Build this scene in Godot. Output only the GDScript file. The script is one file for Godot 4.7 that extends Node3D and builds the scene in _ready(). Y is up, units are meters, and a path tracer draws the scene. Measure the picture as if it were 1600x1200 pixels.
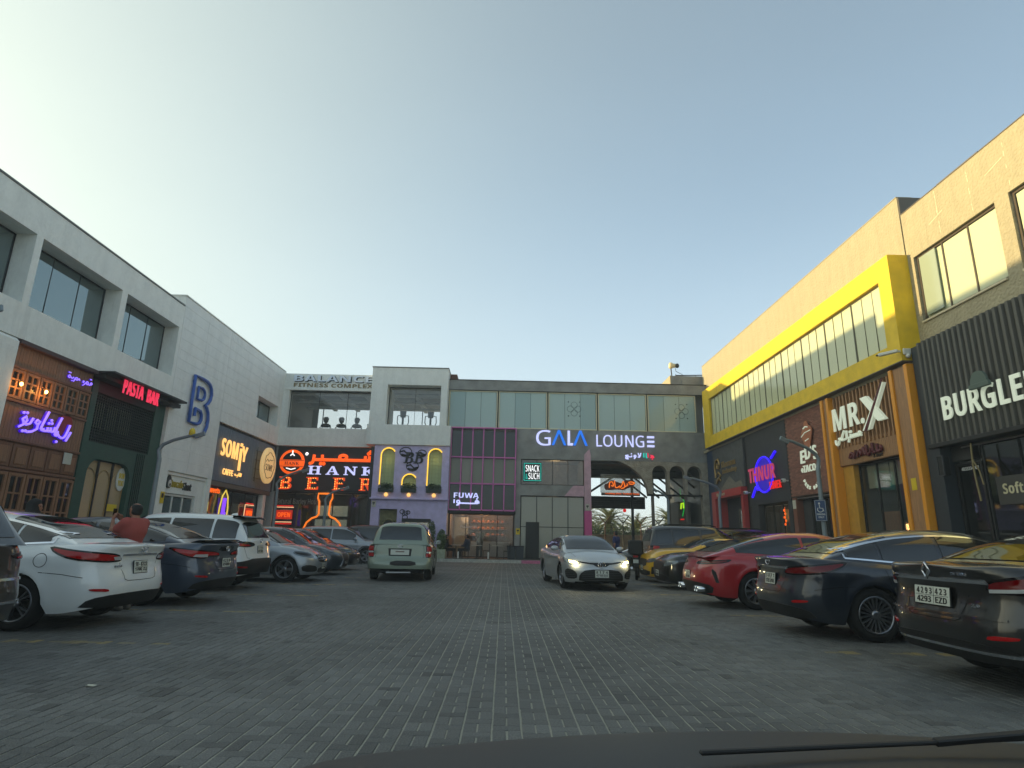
extends Node3D
# A three-sided parking court of shops at dusk, seen through the windscreen of a car in its lane.
var M := {}
var T := {}
var used := {}
var boxes := {}
var cars := {}
var rng := RandomNumberGenerator.new()

func _ready() -> void:
	rng.seed = 7
	used.clear()
	var cam := Camera3D.new()
	cam.name = "camera"
	cam.fov = 64.83
	cam.near = 0.05
	cam.far = 3000.0
	cam.position = Vector3(0, 1.25, 0)
	cam.basis = Basis(Vector3.UP, deg_to_rad(-0.464)) * Basis(Vector3.RIGHT, deg_to_rad(14.433)) * Basis(Vector3.BACK, deg_to_rad(1.2))
	add_child(cam)
	cam.current = true
	make_sky()
	make_textures()
	make_materials()
	build_site()
	build_left()
	build_far()
	build_right()
	build_cars()
	build_street()
	build_people()

func make_sky() -> void:
	var we := WorldEnvironment.new()
	we.name = "world"
	var env := Environment.new()
	env.background_mode = Environment.BG_SKY
	env.tonemap_mode = Environment.TONE_MAPPER_LINEAR
	env.tonemap_exposure = 2.05
	env.sdfgi_enabled = true
	env.ssao_enabled = true
	env.ssil_enabled = true
	env.fog_enabled = true   # dusty evening air
	env.fog_density = 0.0025
	env.fog_light_color = Color(0.9, 0.92, 0.9)
	var w := 512
	var hh := 256
	var im := Image.create(w, hh, false, Image.FORMAT_RGBF)
	var sun := Vector3(-0.97, 0.094, -0.22).normalized()
	var f := FastNoiseLite.new()
	f.seed = 5
	f.frequency = 0.9
	f.fractal_octaves = 3
	for j in hh:
		var el := PI / 2 - PI * (j + 0.5) / hh
		for i in w:
			var az := TAU * (i + 0.5) / w
			var dir := Vector3(sin(az) * cos(el), sin(el), -cos(az) * cos(el))   # the picture begins at -z
			var ca := clampf(dir.dot(sun), -1.0, 1.0)
			var up := maxf(dir.y, 0.0)
			var t := pow(up, 0.62)
			var col := SKY_LOW.lerp(SKY_MID, smoothstep(0.08, 0.72, t)).lerp(SKY_TOP, smoothstep(0.5, 1.0, t))
			var g := pow((ca + 1.0) * 0.5, 5.0)
			col = col.lerp(SKY_GLOW, clampf(g * 1.65 * (1.0 - 0.25 * up), 0.0, 1.0) * 0.95)
			col += Vector3(1.0, 0.85, 0.5) * pow(maxf(ca, 0.0), 16.0)
			col *= 1.0 + 0.02 * f.get_noise_3d(dir.x * 2.0, dir.y * 5.0, dir.z * 2.0)
			if dir.y < 0.0:
				col = col.lerp(Vector3(0.16, 0.15, 0.13), smoothstep(0.0, 0.06, -dir.y))
			im.set_pixel(i, j, Color(col.x, col.y, col.z))
	var pm := PanoramaSkyMaterial.new()
	pm.panorama = ImageTexture.create_from_image(im)
	pm.energy_multiplier = 1.0
	var sky := Sky.new()
	sky.sky_material = pm
	env.sky = sky
	we.environment = env
	add_child(we)
	var l := DirectionalLight3D.new()
	l.name = "sun"
	l.light_color = Color(1.0, 0.89, 0.66)
	l.light_energy = 1.15
	l.light_angular_distance = 0.5
	l.shadow_enabled = true
	add_child(l)
	l.look_at_from_position(sun * 50.0, Vector3.ZERO)

const SKY_LOW := Vector3(0.455, 0.56, 0.605)
const SKY_MID := Vector3(0.19, 0.275, 0.36)
const SKY_TOP := Vector3(0.115, 0.155, 0.19)
const SKY_GLOW := Vector3(0.545, 0.595, 0.505)
# ---------------------------------------------------------------- helpers
class MB:
	var st := SurfaceTool.new()
	var sm := -1
	var n := 0
	func _init() -> void:
		st.begin(Mesh.PRIMITIVE_TRIANGLES)
	func tri(a: Vector3, b: Vector3, c: Vector3) -> void:   # counter-clockwise seen from outside
		st.set_smooth_group(sm)
		st.add_vertex(a)
		st.add_vertex(c)
		st.add_vertex(b)
		n += 1
	func quad(a: Vector3, b: Vector3, c: Vector3, d: Vector3) -> void:
		tri(a, b, c)
		tri(a, c, d)
	func face(p: Array, out: Vector3) -> void:
		var nn: Vector3 = (p[1] - p[0]).cross(p[2] - p[0])
		var flip: bool = nn.dot(out) < 0.0
		for i in range(1, p.size() - 1):
			if flip:
				tri(p[0], p[i + 1], p[i])
			else:
				tri(p[0], p[i], p[i + 1])
	func box(c: Vector3, s: Vector3, b := 0.0, t := Transform3D()) -> void:
		var h := s * 0.5
		var i := h - Vector3(b, b, b)
		for ax in 3:
			var u := (ax + 1) % 3
			var v := (ax + 2) % 3
			for sg: float in [-1.0, 1.0]:
				var ps := []
				for k in 4:
					var q := Vector3()
					q[ax] = h[ax] * sg
					q[u] = i[u] * (1.0 if k == 1 or k == 2 else -1.0)
					q[v] = i[v] * (1.0 if k > 1 else -1.0)
					ps.append(t * (c + q))
				var o := Vector3()
				o[ax] = sg
				face(ps, t.basis * o)
			if b > 0.0:
				for su: float in [-1.0, 1.0]:
					for sv: float in [-1.0, 1.0]:
						var ps := []
						for k in 4:
							var q := Vector3()
							q[ax] = i[ax] * (1.0 if k == 1 or k == 2 else -1.0)
							q[u] = (h[u] if k < 2 else i[u]) * su
							q[v] = (i[v] if k < 2 else h[v]) * sv
							ps.append(t * (c + q))
						var o := Vector3()
						o[u] = su
						o[v] = sv
						face(ps, t.basis * o)
		if b > 0.0:
			for sx: float in [-1.0, 1.0]:
				for sy: float in [-1.0, 1.0]:
					for sz: float in [-1.0, 1.0]:
						var sg := Vector3(sx, sy, sz)
						face([t * (c + Vector3(h.x, i.y, i.z) * sg), t * (c + Vector3(i.x, h.y, i.z) * sg), t * (c + Vector3(i.x, i.y, h.z) * sg)], t.basis * sg)
	func b2(u0: float, u1: float, v0: float, v1: float, n0: float, n1: float, bev := 0.0) -> void:
		box(Vector3((u0 + u1) * 0.5, (v0 + v1) * 0.5, (n0 + n1) * 0.5), Vector3(absf(u1 - u0), absf(v1 - v0), absf(n1 - n0)), bev)
	func bar(a: Vector3, b: Vector3, w: float, d: float, bev := 0.0) -> void:
		var y := (b - a).normalized()
		var x := y.cross(Vector3(0, 0, 1))
		if x.length() < 0.05:
			x = y.cross(Vector3(1, 0, 0))
		x = x.normalized()
		box(Vector3(), Vector3(w, (b - a).length(), d), bev, Transform3D(Basis(x, y, x.cross(y)), (a + b) * 0.5))
	func tube(path: Array, r: float, sides := 8, r1 := -1.0, closed := false) -> void:
		var old := sm
		sm = 1
		var rings := []
		var up := Vector3(0, 0, 1)
		var cnt := path.size()
		for i in cnt:
			var d: Vector3
			if closed:
				d = (path[(i + 1) % cnt] - path[(i + cnt - 1) % cnt]).normalized()
			else:
				d = (path[mini(i + 1, cnt - 1)] - path[maxi(i - 1, 0)]).normalized()
			var x := d.cross(up)
			if x.length() < 0.1:
				x = d.cross(Vector3(1, 0.2, 0))
			x = x.normalized()
			var y := x.cross(d).normalized()
			up = y if absf(d.dot(Vector3(0, 0, 1))) > 0.8 else Vector3(0, 0, 1)
			var rr := r if r1 < 0.0 else lerpf(r, r1, float(i) / maxf(1.0, cnt - 1))
			var ring := []
			for k in sides:
				var a := TAU * k / sides
				ring.append(path[i] + (x * cos(a) + y * sin(a)) * rr)
			rings.append(ring)
		for i in (cnt if closed else cnt - 1):
			var p: Array = rings[i]
			var q: Array = rings[(i + 1) % cnt]
			for k in sides:
				var k2 := (k + 1) % sides
				face([p[k], p[k2], q[k2], q[k]], p[k] + p[k2] - path[i] * 2.0)
		if not closed:
			sm = -1
			face(rings[0], path[0] - path[1])
			face(rings[cnt - 1], path[cnt - 1] - path[cnt - 2])
		sm = old
	func lathe(prof: Array, sides := 16, t := Transform3D(), a0 := 0.0, a1 := TAU) -> void:   # profile of (radius, height) round y
		var old := sm
		sm = 2
		for i in prof.size() - 1:
			var p: Vector2 = prof[i]
			var q: Vector2 = prof[i + 1]
			for k in sides:
				var a := lerpf(a0, a1, float(k) / sides)
				var b := lerpf(a0, a1, float(k + 1) / sides)
				var A := t * Vector3(p.x * cos(a), p.y, p.x * sin(a))
				var B := t * Vector3(p.x * cos(b), p.y, p.x * sin(b))
				var C := t * Vector3(q.x * cos(b), q.y, q.x * sin(b))
				var D := t * Vector3(q.x * cos(a), q.y, q.x * sin(a))
				if p.x > 0.0001:
					tri(A, D, C) if q.x <= 0.0001 else tri(A, D, C)
					tri(A, C, B)
				else:
					tri(A, D, C)
		sm = old
	func prism(poly: PackedVector2Array, z0: float, z1: float, t := Transform3D()) -> void:
		if Geometry2D.is_polygon_clockwise(poly):
			poly.reverse()
		var idx := Geometry2D.triangulate_polygon(poly)
		for i in range(0, idx.size(), 3):
			var a := poly[idx[i]]
			var b := poly[idx[i + 1]]
			var c := poly[idx[i + 2]]
			face([t * Vector3(a.x, a.y, z1), t * Vector3(b.x, b.y, z1), t * Vector3(c.x, c.y, z1)], t.basis.z)
			face([t * Vector3(a.x, a.y, z0), t * Vector3(b.x, b.y, z0), t * Vector3(c.x, c.y, z0)], -t.basis.z)
		for i in poly.size():
			var a := poly[i]
			var b := poly[(i + 1) % poly.size()]
			quad(t * Vector3(a.x, a.y, z0), t * Vector3(b.x, b.y, z0), t * Vector3(b.x, b.y, z1), t * Vector3(a.x, a.y, z1))
	func ball(c: Vector3, r: Vector3, sides := 10, rings := 6) -> void:
		var old := sm
		sm = 3
		for i in rings:
			var a := PI * i / rings - PI / 2
			var b := PI * (i + 1) / rings - PI / 2
			for k in sides:
				var p := TAU * k / sides
				var q := TAU * (k + 1) / sides
				var A := c + r * Vector3(cos(a) * cos(p), sin(a), cos(a) * sin(p))
				var B := c + r * Vector3(cos(a) * cos(q), sin(a), cos(a) * sin(q))
				var C := c + r * Vector3(cos(b) * cos(q), sin(b), cos(b) * sin(q))
				var D := c + r * Vector3(cos(b) * cos(p), sin(b), cos(b) * sin(p))
				if i > 0:
					face([A, B, C], (A + C) * 0.5 - c)
				if i < rings - 1:
					face([A, C, D], (A + C) * 0.5 - c)
		sm = old
	func mesh() -> ArrayMesh:
		st.generate_normals()
		st.index()
		return st.commit()

func numbered(called: String) -> String:
	var k: int = used.get(called, -1) + 1
	used[called] = k
	return called if k == 0 else "%s_%03d" % [called, k]

func tag(o: Node3D, label: String, category: String, group := "") -> Node3D:
	o.set_meta("label", label)
	o.set_meta("category", category)
	if group:
		o.set_meta("group", group)
	return o

func thing(called: String, label: String, category: String, at := Vector3.ZERO, turn := 0.0, group := "") -> Node3D:
	var o := Node3D.new()
	o.name = numbered(called)
	add_child(o)
	o.position = at
	o.rotation.y = turn
	return tag(o, label, category, group)

func inst(called: String, mesh: Mesh, m: Material, parent: Node3D, t := Transform3D()) -> MeshInstance3D:
	var o := MeshInstance3D.new()
	o.mesh = mesh
	o.material_override = m
	o.transform = t
	if parent == self:
		o.name = numbered(called)
		add_child(o)
	else:
		var key := str(parent.get_instance_id()) + called
		var k: int = used.get(key, -1) + 1
		used[key] = k
		o.name = called if k == 0 else "%s_%03d" % [called, k]
		parent.add_child(o, true)
	return o

func obj(called: String, mb: MB, m: Material, parent: Node3D = self) -> MeshInstance3D:
	return inst(called, mb.mesh(), m, parent)

func struct(called: String, mb: MB, m: Material, parent: Node3D = self) -> MeshInstance3D:
	var o := obj(called, mb, m, parent)
	o.set_meta("kind", "structure")
	return o

func stuff(o: Node3D) -> Node3D:
	o.set_meta("kind", "stuff")
	return o

func ub(called: String, u0: float, u1: float, v0: float, v1: float, n0: float, n1: float, m: Material, parent: Node3D, bev := 0.01) -> MeshInstance3D:
	var mb := MB.new()
	mb.b2(u0, u1, v0, v1, n0, n1, bev)
	return obj(called, mb, m, parent)

func unit_box(bev: float, s: Vector3) -> ArrayMesh:   # meshes of alike pieces are shared by size
	var key := "%s %s" % [s, bev]
	if not boxes.has(key):
		var mb := MB.new()
		mb.box(Vector3(), s, bev)
		boxes[key] = mb.mesh()
	return boxes[key]

func pb(called: String, u0: float, u1: float, v0: float, v1: float, n0: float, n1: float, m: Material, parent: Node3D, bev := 0.006) -> MeshInstance3D:
	var s := Vector3(snappedf(u1 - u0, 0.001), snappedf(v1 - v0, 0.001), snappedf(n1 - n0, 0.001))
	return inst(called, unit_box(bev, s), m, parent, Transform3D(Basis(), Vector3((u0 + u1) * 0.5, (v0 + v1) * 0.5, (n0 + n1) * 0.5)))

# a wall sheet with rectangular openings (u0,u1,v0,v1), cut into boxes that butt each other
func wall_boxes(mb: MB, u0: float, u1: float, v0: float, v1: float, n0: float, n1: float, holes: Array) -> void:
	var us := [u0, u1]
	for h in holes:
		for k in 2:
			if h[k] > u0 and h[k] < u1 and not us.has(h[k]):
				us.append(h[k])
	us.sort()
	for i in us.size() - 1:
		var a: float = us[i]
		var b: float = us[i + 1]
		var cuts := []
		for h in holes:
			if h[0] < b - 0.001 and h[1] > a + 0.001:
				cuts.append([h[2], h[3]])
		cuts.sort_custom(func(x, y): return x[0] < y[0])
		var v := v0
		for c in cuts:
			if c[0] > v:
				mb.b2(a, b, v, c[0], n0, n1)
			v = maxf(v, c[1])
		if v < v1:
			mb.b2(a, b, v, v1, n0, n1)

func chaikin(p: PackedVector2Array, times := 2, cut := 0.25) -> PackedVector2Array:
	for k in times:
		var q := PackedVector2Array()
		for i in p.size():
			var a := p[i]
			var b := p[(i + 1) % p.size()]
			q.append(a.lerp(b, cut))
			q.append(a.lerp(b, 1.0 - cut))
		p = q
	return p

func arch_poly(u0: float, u1: float, v0: float, vs: float, top: float, steps := 12) -> PackedVector2Array:
	var p := PackedVector2Array([Vector2(u0, v0), Vector2(u1, v0)])
	for k in steps + 1:
		var a := PI * k / steps
		p.append(Vector2((u0 + u1) * 0.5 + (u1 - u0) * 0.5 * cos(a), vs + (top - vs) * sin(a)))
	return p

func circle(c: Vector2, rx: float, ry: float, k := 24) -> PackedVector2Array:
	var p := PackedVector2Array()
	for i in k:
		p.append(c + Vector2(rx * cos(TAU * i / k), ry * sin(TAU * i / k)))
	return p

# lettering fitted to a width and a height, its lower left corner at (u, v), its back on the plane n
func text(called: String, s: String, u: float, v: float, w: float, h: float, n: float, depth: float, m: Material, parent: Node3D, bold := true, face := "Droid Sans", shear := 0.0) -> MeshInstance3D:
	var tm := TextMesh.new()
	var f := SystemFont.new()
	f.font_names = PackedStringArray([face])
	f.font_weight = 700 if bold else 400
	tm.font = f
	tm.font_size = 48
	tm.pixel_size = 0.01
	tm.depth = depth
	tm.curve_step = 2.0
	tm.text = s
	tm.horizontal_alignment = HORIZONTAL_ALIGNMENT_LEFT
	var bb := tm.get_aabb()
	var sc := Vector3(w / maxf(bb.size.x, 0.001), h / maxf(bb.size.y, 0.001), 1.0)
	var b := Basis(Vector3(sc.x, 0, 0), Vector3(shear * sc.y, sc.y, 0), Vector3(0, 0, 1))
	return inst(called, tm, m, parent, Transform3D(b, Vector3(u, v, n + depth * 0.5) - b * Vector3(bb.position.x, bb.position.y, 0)))

# handwriting drawn as rounded strokes; points are in a box of bw x bh mapped to the rectangle (u, v, w, h)
func strokes(called: String, lines: Array, box: Vector2, u: float, v: float, w: float, h: float, n: float, r: float, m: Material, parent: Node3D, sides := 6) -> MeshInstance3D:
	var mb := MB.new()
	for l: PackedVector2Array in lines:
		var path := []
		if l.size() == 1:
			var c := l[0] / box * Vector2(w, h) + Vector2(u, v)
			mb.ball(Vector3(c.x, c.y, n + r), Vector3(r * 1.25, r * 1.25, r), 8, 4)
			continue
		var sub := 1 if l.size() > 6 else (3 if l.size() > 2 else 1)
		for i in l.size() - 1:
			for k in sub:
				var t := float(k) / sub
				var q := l[i].cubic_interpolate(l[i + 1], l[maxi(i - 1, 0)], l[mini(i + 2, l.size() - 1)], t) / box * Vector2(w, h) + Vector2(u, v)
				path.append(Vector3(q.x, q.y, n + r))
		var e := l[l.size() - 1] / box * Vector2(w, h) + Vector2(u, v)
		path.append(Vector3(e.x, e.y, n + r))
		mb.tube(path, r, sides)
	return obj(called, mb, m, parent)

func V(a: Array) -> PackedVector2Array:
	var p := PackedVector2Array()
	for i in range(0, a.size(), 2):
		p.append(Vector2(a[i], a[i + 1]))
	return p

# ---------------------------------------------------------------- materials
func noise_tex(sd: int, freq: float, lo: float, hi: float, size := 256, oct := 4, kind := FastNoiseLite.TYPE_SIMPLEX_SMOOTH, as_bump := 0.0) -> ImageTexture:
	var f := FastNoiseLite.new()
	f.seed = sd
	f.noise_type = kind
	f.frequency = freq
	f.fractal_octaves = oct
	var im := f.get_seamless_image(size, size)
	im.convert(Image.FORMAT_L8)
	if as_bump > 0.0:
		im.convert(Image.FORMAT_RGBA8)
		im.bump_map_to_normal_map(as_bump)
		return ImageTexture.create_from_image(im)
	var d := im.get_data()
	for i in d.size():
		d[i] = int(clampf(lerpf(lo, hi, d[i] / 255.0), 0.0, 1.0) * 255.0)
	return ImageTexture.create_from_image(Image.create_from_data(size, size, false, Image.FORMAT_L8, d))

func mat(c: Color, rough := 0.6, metal := 0.0, tex := "", scale := 1.0, bump := "", bscale := 0.3) -> StandardMaterial3D:
	var m := StandardMaterial3D.new()
	m.albedo_color = c
	m.roughness = rough
	m.metallic = metal
	if tex:
		m.albedo_texture = T[tex]
	if bump:
		m.normal_enabled = true
		m.normal_texture = T[bump]
		m.normal_scale = bscale
	if tex or bump:
		m.uv1_triplanar = true
		m.uv1_world_triplanar = true
		m.uv1_scale = Vector3(scale, scale, scale)
	return m

func glow(c: Color, e: float, base := Color(0, 0, 0, 0)) -> StandardMaterial3D:
	var m := StandardMaterial3D.new()
	m.albedo_color = c if base.a == 0.0 else base
	m.roughness = 0.4
	m.emission_enabled = true
	m.emission = c
	m.emission_energy_multiplier = e
	return m

func glass(c: Color, alpha: float, rough := 0.03) -> StandardMaterial3D:
	var m := StandardMaterial3D.new()
	m.albedo_color = Color(c.r, c.g, c.b, alpha)
	m.transparency = BaseMaterial3D.TRANSPARENCY_ALPHA
	m.roughness = rough
	m.metallic_specular = 0.6
	return m

func paint(c: Color, metal := 0.0, rough := 0.32) -> StandardMaterial3D:
	var m := StandardMaterial3D.new()
	m.albedo_color = c
	m.roughness = rough
	m.metallic = metal
	m.clearcoat_enabled = true
	m.clearcoat = 1.0
	m.clearcoat_roughness = 0.05
	return m

func lamp(called: String, parent: Node3D, at: Vector3, c: Color, e: float, size := 0.2) -> void:
	var l := OmniLight3D.new()
	l.name = called
	l.light_color = c
	l.light_energy = e
	l.light_size = size
	l.omni_range = 30.0
	l.omni_attenuation = 2.0
	l.shadow_enabled = true
	l.position = at
	parent.add_child(l, true)
func make_textures() -> void:
	T.plaster = noise_tex(3, 0.03, 0.9, 1.02, 256, 6)
	T.stain = noise_tex(9, 0.008, 0.72, 1.1, 256, 5)
	T.grain = noise_tex(12, 0.12, 0.8, 1.08, 256, 3)
	T.concrete = noise_tex(21, 0.03, 0.8, 1.05, 256, 6)
	var wd := FastNoiseLite.new()
	wd.seed = 17
	wd.frequency = 0.05
	wd.fractal_octaves = 4
	var im := Image.create(256, 256, false, Image.FORMAT_RGB8)
	for j in 256:
		for i in 256:
			var v := 0.92 + 0.16 * wd.get_noise_2d(i * 3.0, j * 0.12) + 0.1 * wd.get_noise_2d(i * 9.0 + 500.0, j * 0.4)
			im.set_pixel(i, j, Color(v, v * 0.98, v * 0.96))
	T.wood = ImageTexture.create_from_image(im)
	T.streak = streak_tex()
	T.bump = noise_tex(30, 0.06, 0, 1, 256, 4, FastNoiseLite.TYPE_SIMPLEX_SMOOTH, 3.0)
	T.rough = noise_tex(31, 0.15, 0, 1, 256, 3, FastNoiseLite.TYPE_SIMPLEX_SMOOTH, 5.0)

func make_materials() -> void:
	M.white_paint = paint(Color(0.86, 0.88, 0.88))
	M.pearl_paint = paint(Color(0.66, 0.68, 0.69), 0.4)
	M.silver_paint = paint(Color(0.6, 0.63, 0.66), 0.5, 0.38)
	M.grey_blue_paint = paint(Color(0.24, 0.28, 0.34), 0.3)
	M.dark_grey_paint = paint(Color(0.2, 0.22, 0.25), 0.3)
	M.black_paint = paint(Color(0.05, 0.055, 0.065), 0.1)
	M.black_brown_paint = paint(Color(0.075, 0.07, 0.065), 0.1)
	M.black_grey_paint = paint(Color(0.09, 0.1, 0.115), 0.1)
	M.navy_paint = paint(Color(0.105, 0.135, 0.18), 0.3)
	M.red_paint = paint(Color(0.62, 0.07, 0.11), 0.1)
	M.yellow_paint = paint(Color(0.85, 0.66, 0.05))
	M.sage_paint = paint(Color(0.49, 0.54, 0.48), 0.4, 0.4)
	M.own_paint = mat(Color(0.1, 0.115, 0.115), 0.55, 0.0, "grain", 3.0)
	M.teal_glass2 = mat(Color(0.6, 0.7, 0.69), 0.09)
	M.car_glass = mat(Color(0.025, 0.03, 0.033), 0.04)
	M.car_glass.metallic_specular = 0.7
	M.lamp_dark = mat(Color(0.06, 0.02, 0.025), 0.12)
	M.red_lens = mat(Color(0.62, 0.03, 0.04), 0.12)
	M.red_dark_lens = mat(Color(0.38, 0.02, 0.03), 0.1)
	M.clear_lens = mat(Color(0.75, 0.76, 0.76), 0.12, 0.3)
	M.lamp_clear = mat(Color(0.45, 0.48, 0.5), 0.08, 0.5)
	M.headlamp = glow(Color(1.0, 0.92, 0.6), 3.0)
	M.chrome = mat(Color(0.85, 0.86, 0.88), 0.1, 1.0)
	M.silver_metal = mat(Color(0.6, 0.6, 0.6), 0.35, 1.0)
	M.mirror = mat(Color(0.5, 0.55, 0.6), 0.04, 1.0)
	M.black_plastic = mat(Color(0.05, 0.052, 0.055), 0.6)
	M.grey_plastic = mat(Color(0.22, 0.23, 0.24), 0.5)
	M.black_gloss = mat(Color(0.02, 0.02, 0.022), 0.08)
	M.black = mat(Color(0.03, 0.03, 0.03), 0.5)
	M.gap = mat(Color(0.02, 0.02, 0.02), 0.9)
	M.under = mat(Color(0.04, 0.04, 0.04), 0.9)
	M.tyre = mat(Color(0.05, 0.05, 0.052), 0.85)
	M.rim = mat(Color(0.55, 0.56, 0.58), 0.3, 0.9)
	M.plate = mat(Color(0.78, 0.8, 0.76), 0.4)
	M.plate_print = mat(Color(0.5, 0.42, 0.38), 0.5)
	# ground
	M.joint_sand = mat(Color(0.63, 0.63, 0.58), 0.95, 0.0, "grain", 2.0)
	M.kerb = mat(Color(0.74, 0.75, 0.72), 0.85, 0.0, "concrete", 0.7, "rough", 0.4)
	M.pink_kerb = mat(Color(0.8, 0.47, 0.61), 0.8, 0.0, "concrete", 0.8)
	M.under_metal = mat(Color(0.16, 0.16, 0.16), 0.55, 0.6)
	M.tile = mat(Color(0.34, 0.35, 0.34), 0.8, 0.0, "concrete", 0.5)
	M.tile2 = mat(Color(0.4, 0.4, 0.385), 0.8, 0.0, "concrete", 0.5)
	# walls
	M.white_wall = mat(Color(0.93, 0.935, 0.905), 0.75, 0.0, "streak", 0.16, "bump", 0.08)
	M.white_wall2 = mat(Color(0.91, 0.92, 0.895), 0.75, 0.0, "streak", 0.16, "bump", 0.08)
	M.white_panel = mat(Color(0.92, 0.925, 0.9), 0.55, 0.0, "streak", 0.16)
	M.grey_coping = mat(Color(0.4, 0.41, 0.41), 0.6)
	M.beige_wall = mat(Color(0.67, 0.635, 0.525), 0.85, 0.0, "streak", 0.22, "rough", 0.35)
	M.cream_filler = mat(Color(0.84, 0.8, 0.68), 0.8)
	M.yellow_wall = mat(Color(0.92, 0.78, 0.1), 0.6, 0.0, "plaster", 0.2)
	M.grey_wall = mat(Color(0.58, 0.585, 0.57), 0.7, 0.0, "concrete", 0.12)
	M.rough_brown = mat(Color(0.66, 0.63, 0.565), 0.9, 0.0, "concrete", 0.25, "rough", 0.6)
	M.rust_wall = mat(Color(0.4, 0.26, 0.2), 0.8, 0.0, "concrete", 0.4)
	M.sand_wall = mat(Color(0.66, 0.56, 0.44), 0.9, 0.0, "concrete", 0.2)
	M.lilac = mat(Color(0.79, 0.755, 0.91), 0.7, 0.0, "plaster", 0.25)
	M.pale_pink = mat(Color(0.8, 0.66, 0.71), 0.7, 0.0, "plaster", 0.3)
	M.hot_pink = mat(Color(0.78, 0.33, 0.56), 0.6)
	M.olive_wall = mat(Color(0.5, 0.49, 0.33), 0.8, 0.0, "concrete", 0.5)
	M.niche_green = mat(Color(0.68, 0.75, 0.55), 0.5, 0.0, "grain", 1.0)
	M.green_joint = mat(Color(0.42, 0.48, 0.34), 0.9)
	M.green_wall = mat(Color(0.15, 0.31, 0.26), 0.5, 0.0, "plaster", 0.4)
	M.green_dark = mat(Color(0.06, 0.15, 0.12), 0.5)
	M.charcoal = mat(Color(0.2, 0.205, 0.21), 0.7, 0.0, "plaster", 0.3)
	M.charcoal_light = mat(Color(0.33, 0.34, 0.34), 0.7, 0.0, "concrete", 0.25)
	M.black_board = mat(Color(0.15, 0.155, 0.16), 0.5, 0.0, "plaster", 0.3)
	M.blue_black = mat(Color(0.15, 0.18, 0.21), 0.6)
	M.deep_blue = mat(Color(0.1, 0.2, 0.32), 0.6)
	M.rib_black = mat(Color(0.32, 0.315, 0.29), 0.5, 0.2)
	M.portal_red = mat(Color(0.7, 0.2, 0.19), 0.5)
	M.mountain = mat(Color(0.5, 0.49, 0.44), 0.8, 0.0, "concrete", 0.8)
	M.mortar = mat(Color(0.42, 0.33, 0.28), 0.95)
	M.brick_plain = mat(Color(0.5, 0.32, 0.25), 0.85, 0.0, "grain", 1.0)
	M.brown_grey = mat(Color(0.4, 0.375, 0.34), 0.7)
	M.brown_black = mat(Color(0.16, 0.1, 0.07), 0.8)
	M.slate = mat(Color(0.43, 0.5, 0.57), 0.6, 0.0, "wood", 0.5)
	M.slate_dark = mat(Color(0.16, 0.18, 0.2), 0.8)
	M.wood = mat(Color(0.56, 0.41, 0.29), 0.55, 0.0, "wood", 0.5)
	M.wood_dark = mat(Color(0.48, 0.33, 0.23), 0.55, 0.0, "wood", 0.5)
	M.wood_purple = mat(Color(0.28, 0.19, 0.19), 0.6)
	M.wood_tan = mat(Color(0.68, 0.52, 0.36), 0.55, 0.0, "wood", 0.5)
	M.gold_orange = mat(Color(0.9, 0.6, 0.12), 0.45)
	M.gold_ochre = mat(Color(0.78, 0.58, 0.17), 0.6, 0.0, "plaster", 0.4)
	M.gold = mat(Color(0.72, 0.6, 0.38), 0.35, 0.6)
	M.copper = mat(Color(0.72, 0.45, 0.3), 0.4, 0.3)
	# frames and glass
	M.dark_frame = mat(Color(0.13, 0.14, 0.15), 0.5, 0.3)
	M.white_frame = mat(Color(0.82, 0.83, 0.8), 0.4)
	M.ivory_frame = mat(Color(0.82, 0.8, 0.68), 0.45)
	M.bronze_frame = mat(Color(0.32, 0.28, 0.23), 0.45, 0.3)
	M.bronze_thin = mat(Color(0.4, 0.4, 0.34), 0.45, 0.3)
	M.pink_frame = mat(Color(0.8, 0.42, 0.68), 0.45)
	M.blue_glass = mat(Color(0.52, 0.575, 0.58), 0.04, 0.75)
	M.dark_glass = glass(Color(0.05, 0.055, 0.055), 0.55)
	M.dim_glass = glass(Color(0.16, 0.18, 0.17), 0.45)
	M.grey_glass = glass(Color(0.36, 0.42, 0.43), 0.75, 0.1)
	M.clear_glass = glass(Color(0.2, 0.24, 0.24), 0.13)
	M.smoke_glass = mat(Color(0.13, 0.15, 0.15), 0.08)
	M.olive_glass = mat(Color(0.46, 0.47, 0.39), 0.12)
	M.pale_pane = mat(Color(0.6, 0.61, 0.56), 0.08)
	M.olive_glass2 = mat(Color(0.52, 0.52, 0.45), 0.12)
	M.teal_glass = mat(Color(0.66, 0.75, 0.73), 0.07)
	M.frosted = mat(Color(0.78, 0.8, 0.66), 0.12)
	M.frosted_dim = mat(Color(0.6, 0.65, 0.58), 0.15)
	M.beige_glass = mat(Color(0.68, 0.6, 0.46), 0.15)
	M.ink_teal = mat(Color(0.28, 0.36, 0.36), 0.5)
	# rooms
	M.room_dark = mat(Color(0.42, 0.39, 0.35), 0.8)
	M.room_grey = mat(Color(0.62, 0.63, 0.62), 0.85)
	M.room_light = mat(Color(0.66, 0.68, 0.66), 0.85)
	M.beige_room = mat(Color(0.6, 0.5, 0.38), 0.85)
	M.cafe_room = mat(Color(0.4, 0.33, 0.24), 0.85, 0.0, "concrete", 0.5)
	M.shop_room = mat(Color(0.42, 0.4, 0.36), 0.85, 0.0, "concrete", 0.4)
	M.menu_white = glow(Color(0.85, 0.9, 0.8), 0.35, Color(0.6, 0.62, 0.56))
	M.counter_white = mat(Color(0.66, 0.67, 0.63), 0.5)
	M.bread = mat(Color(0.62, 0.38, 0.16), 0.7)
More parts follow.
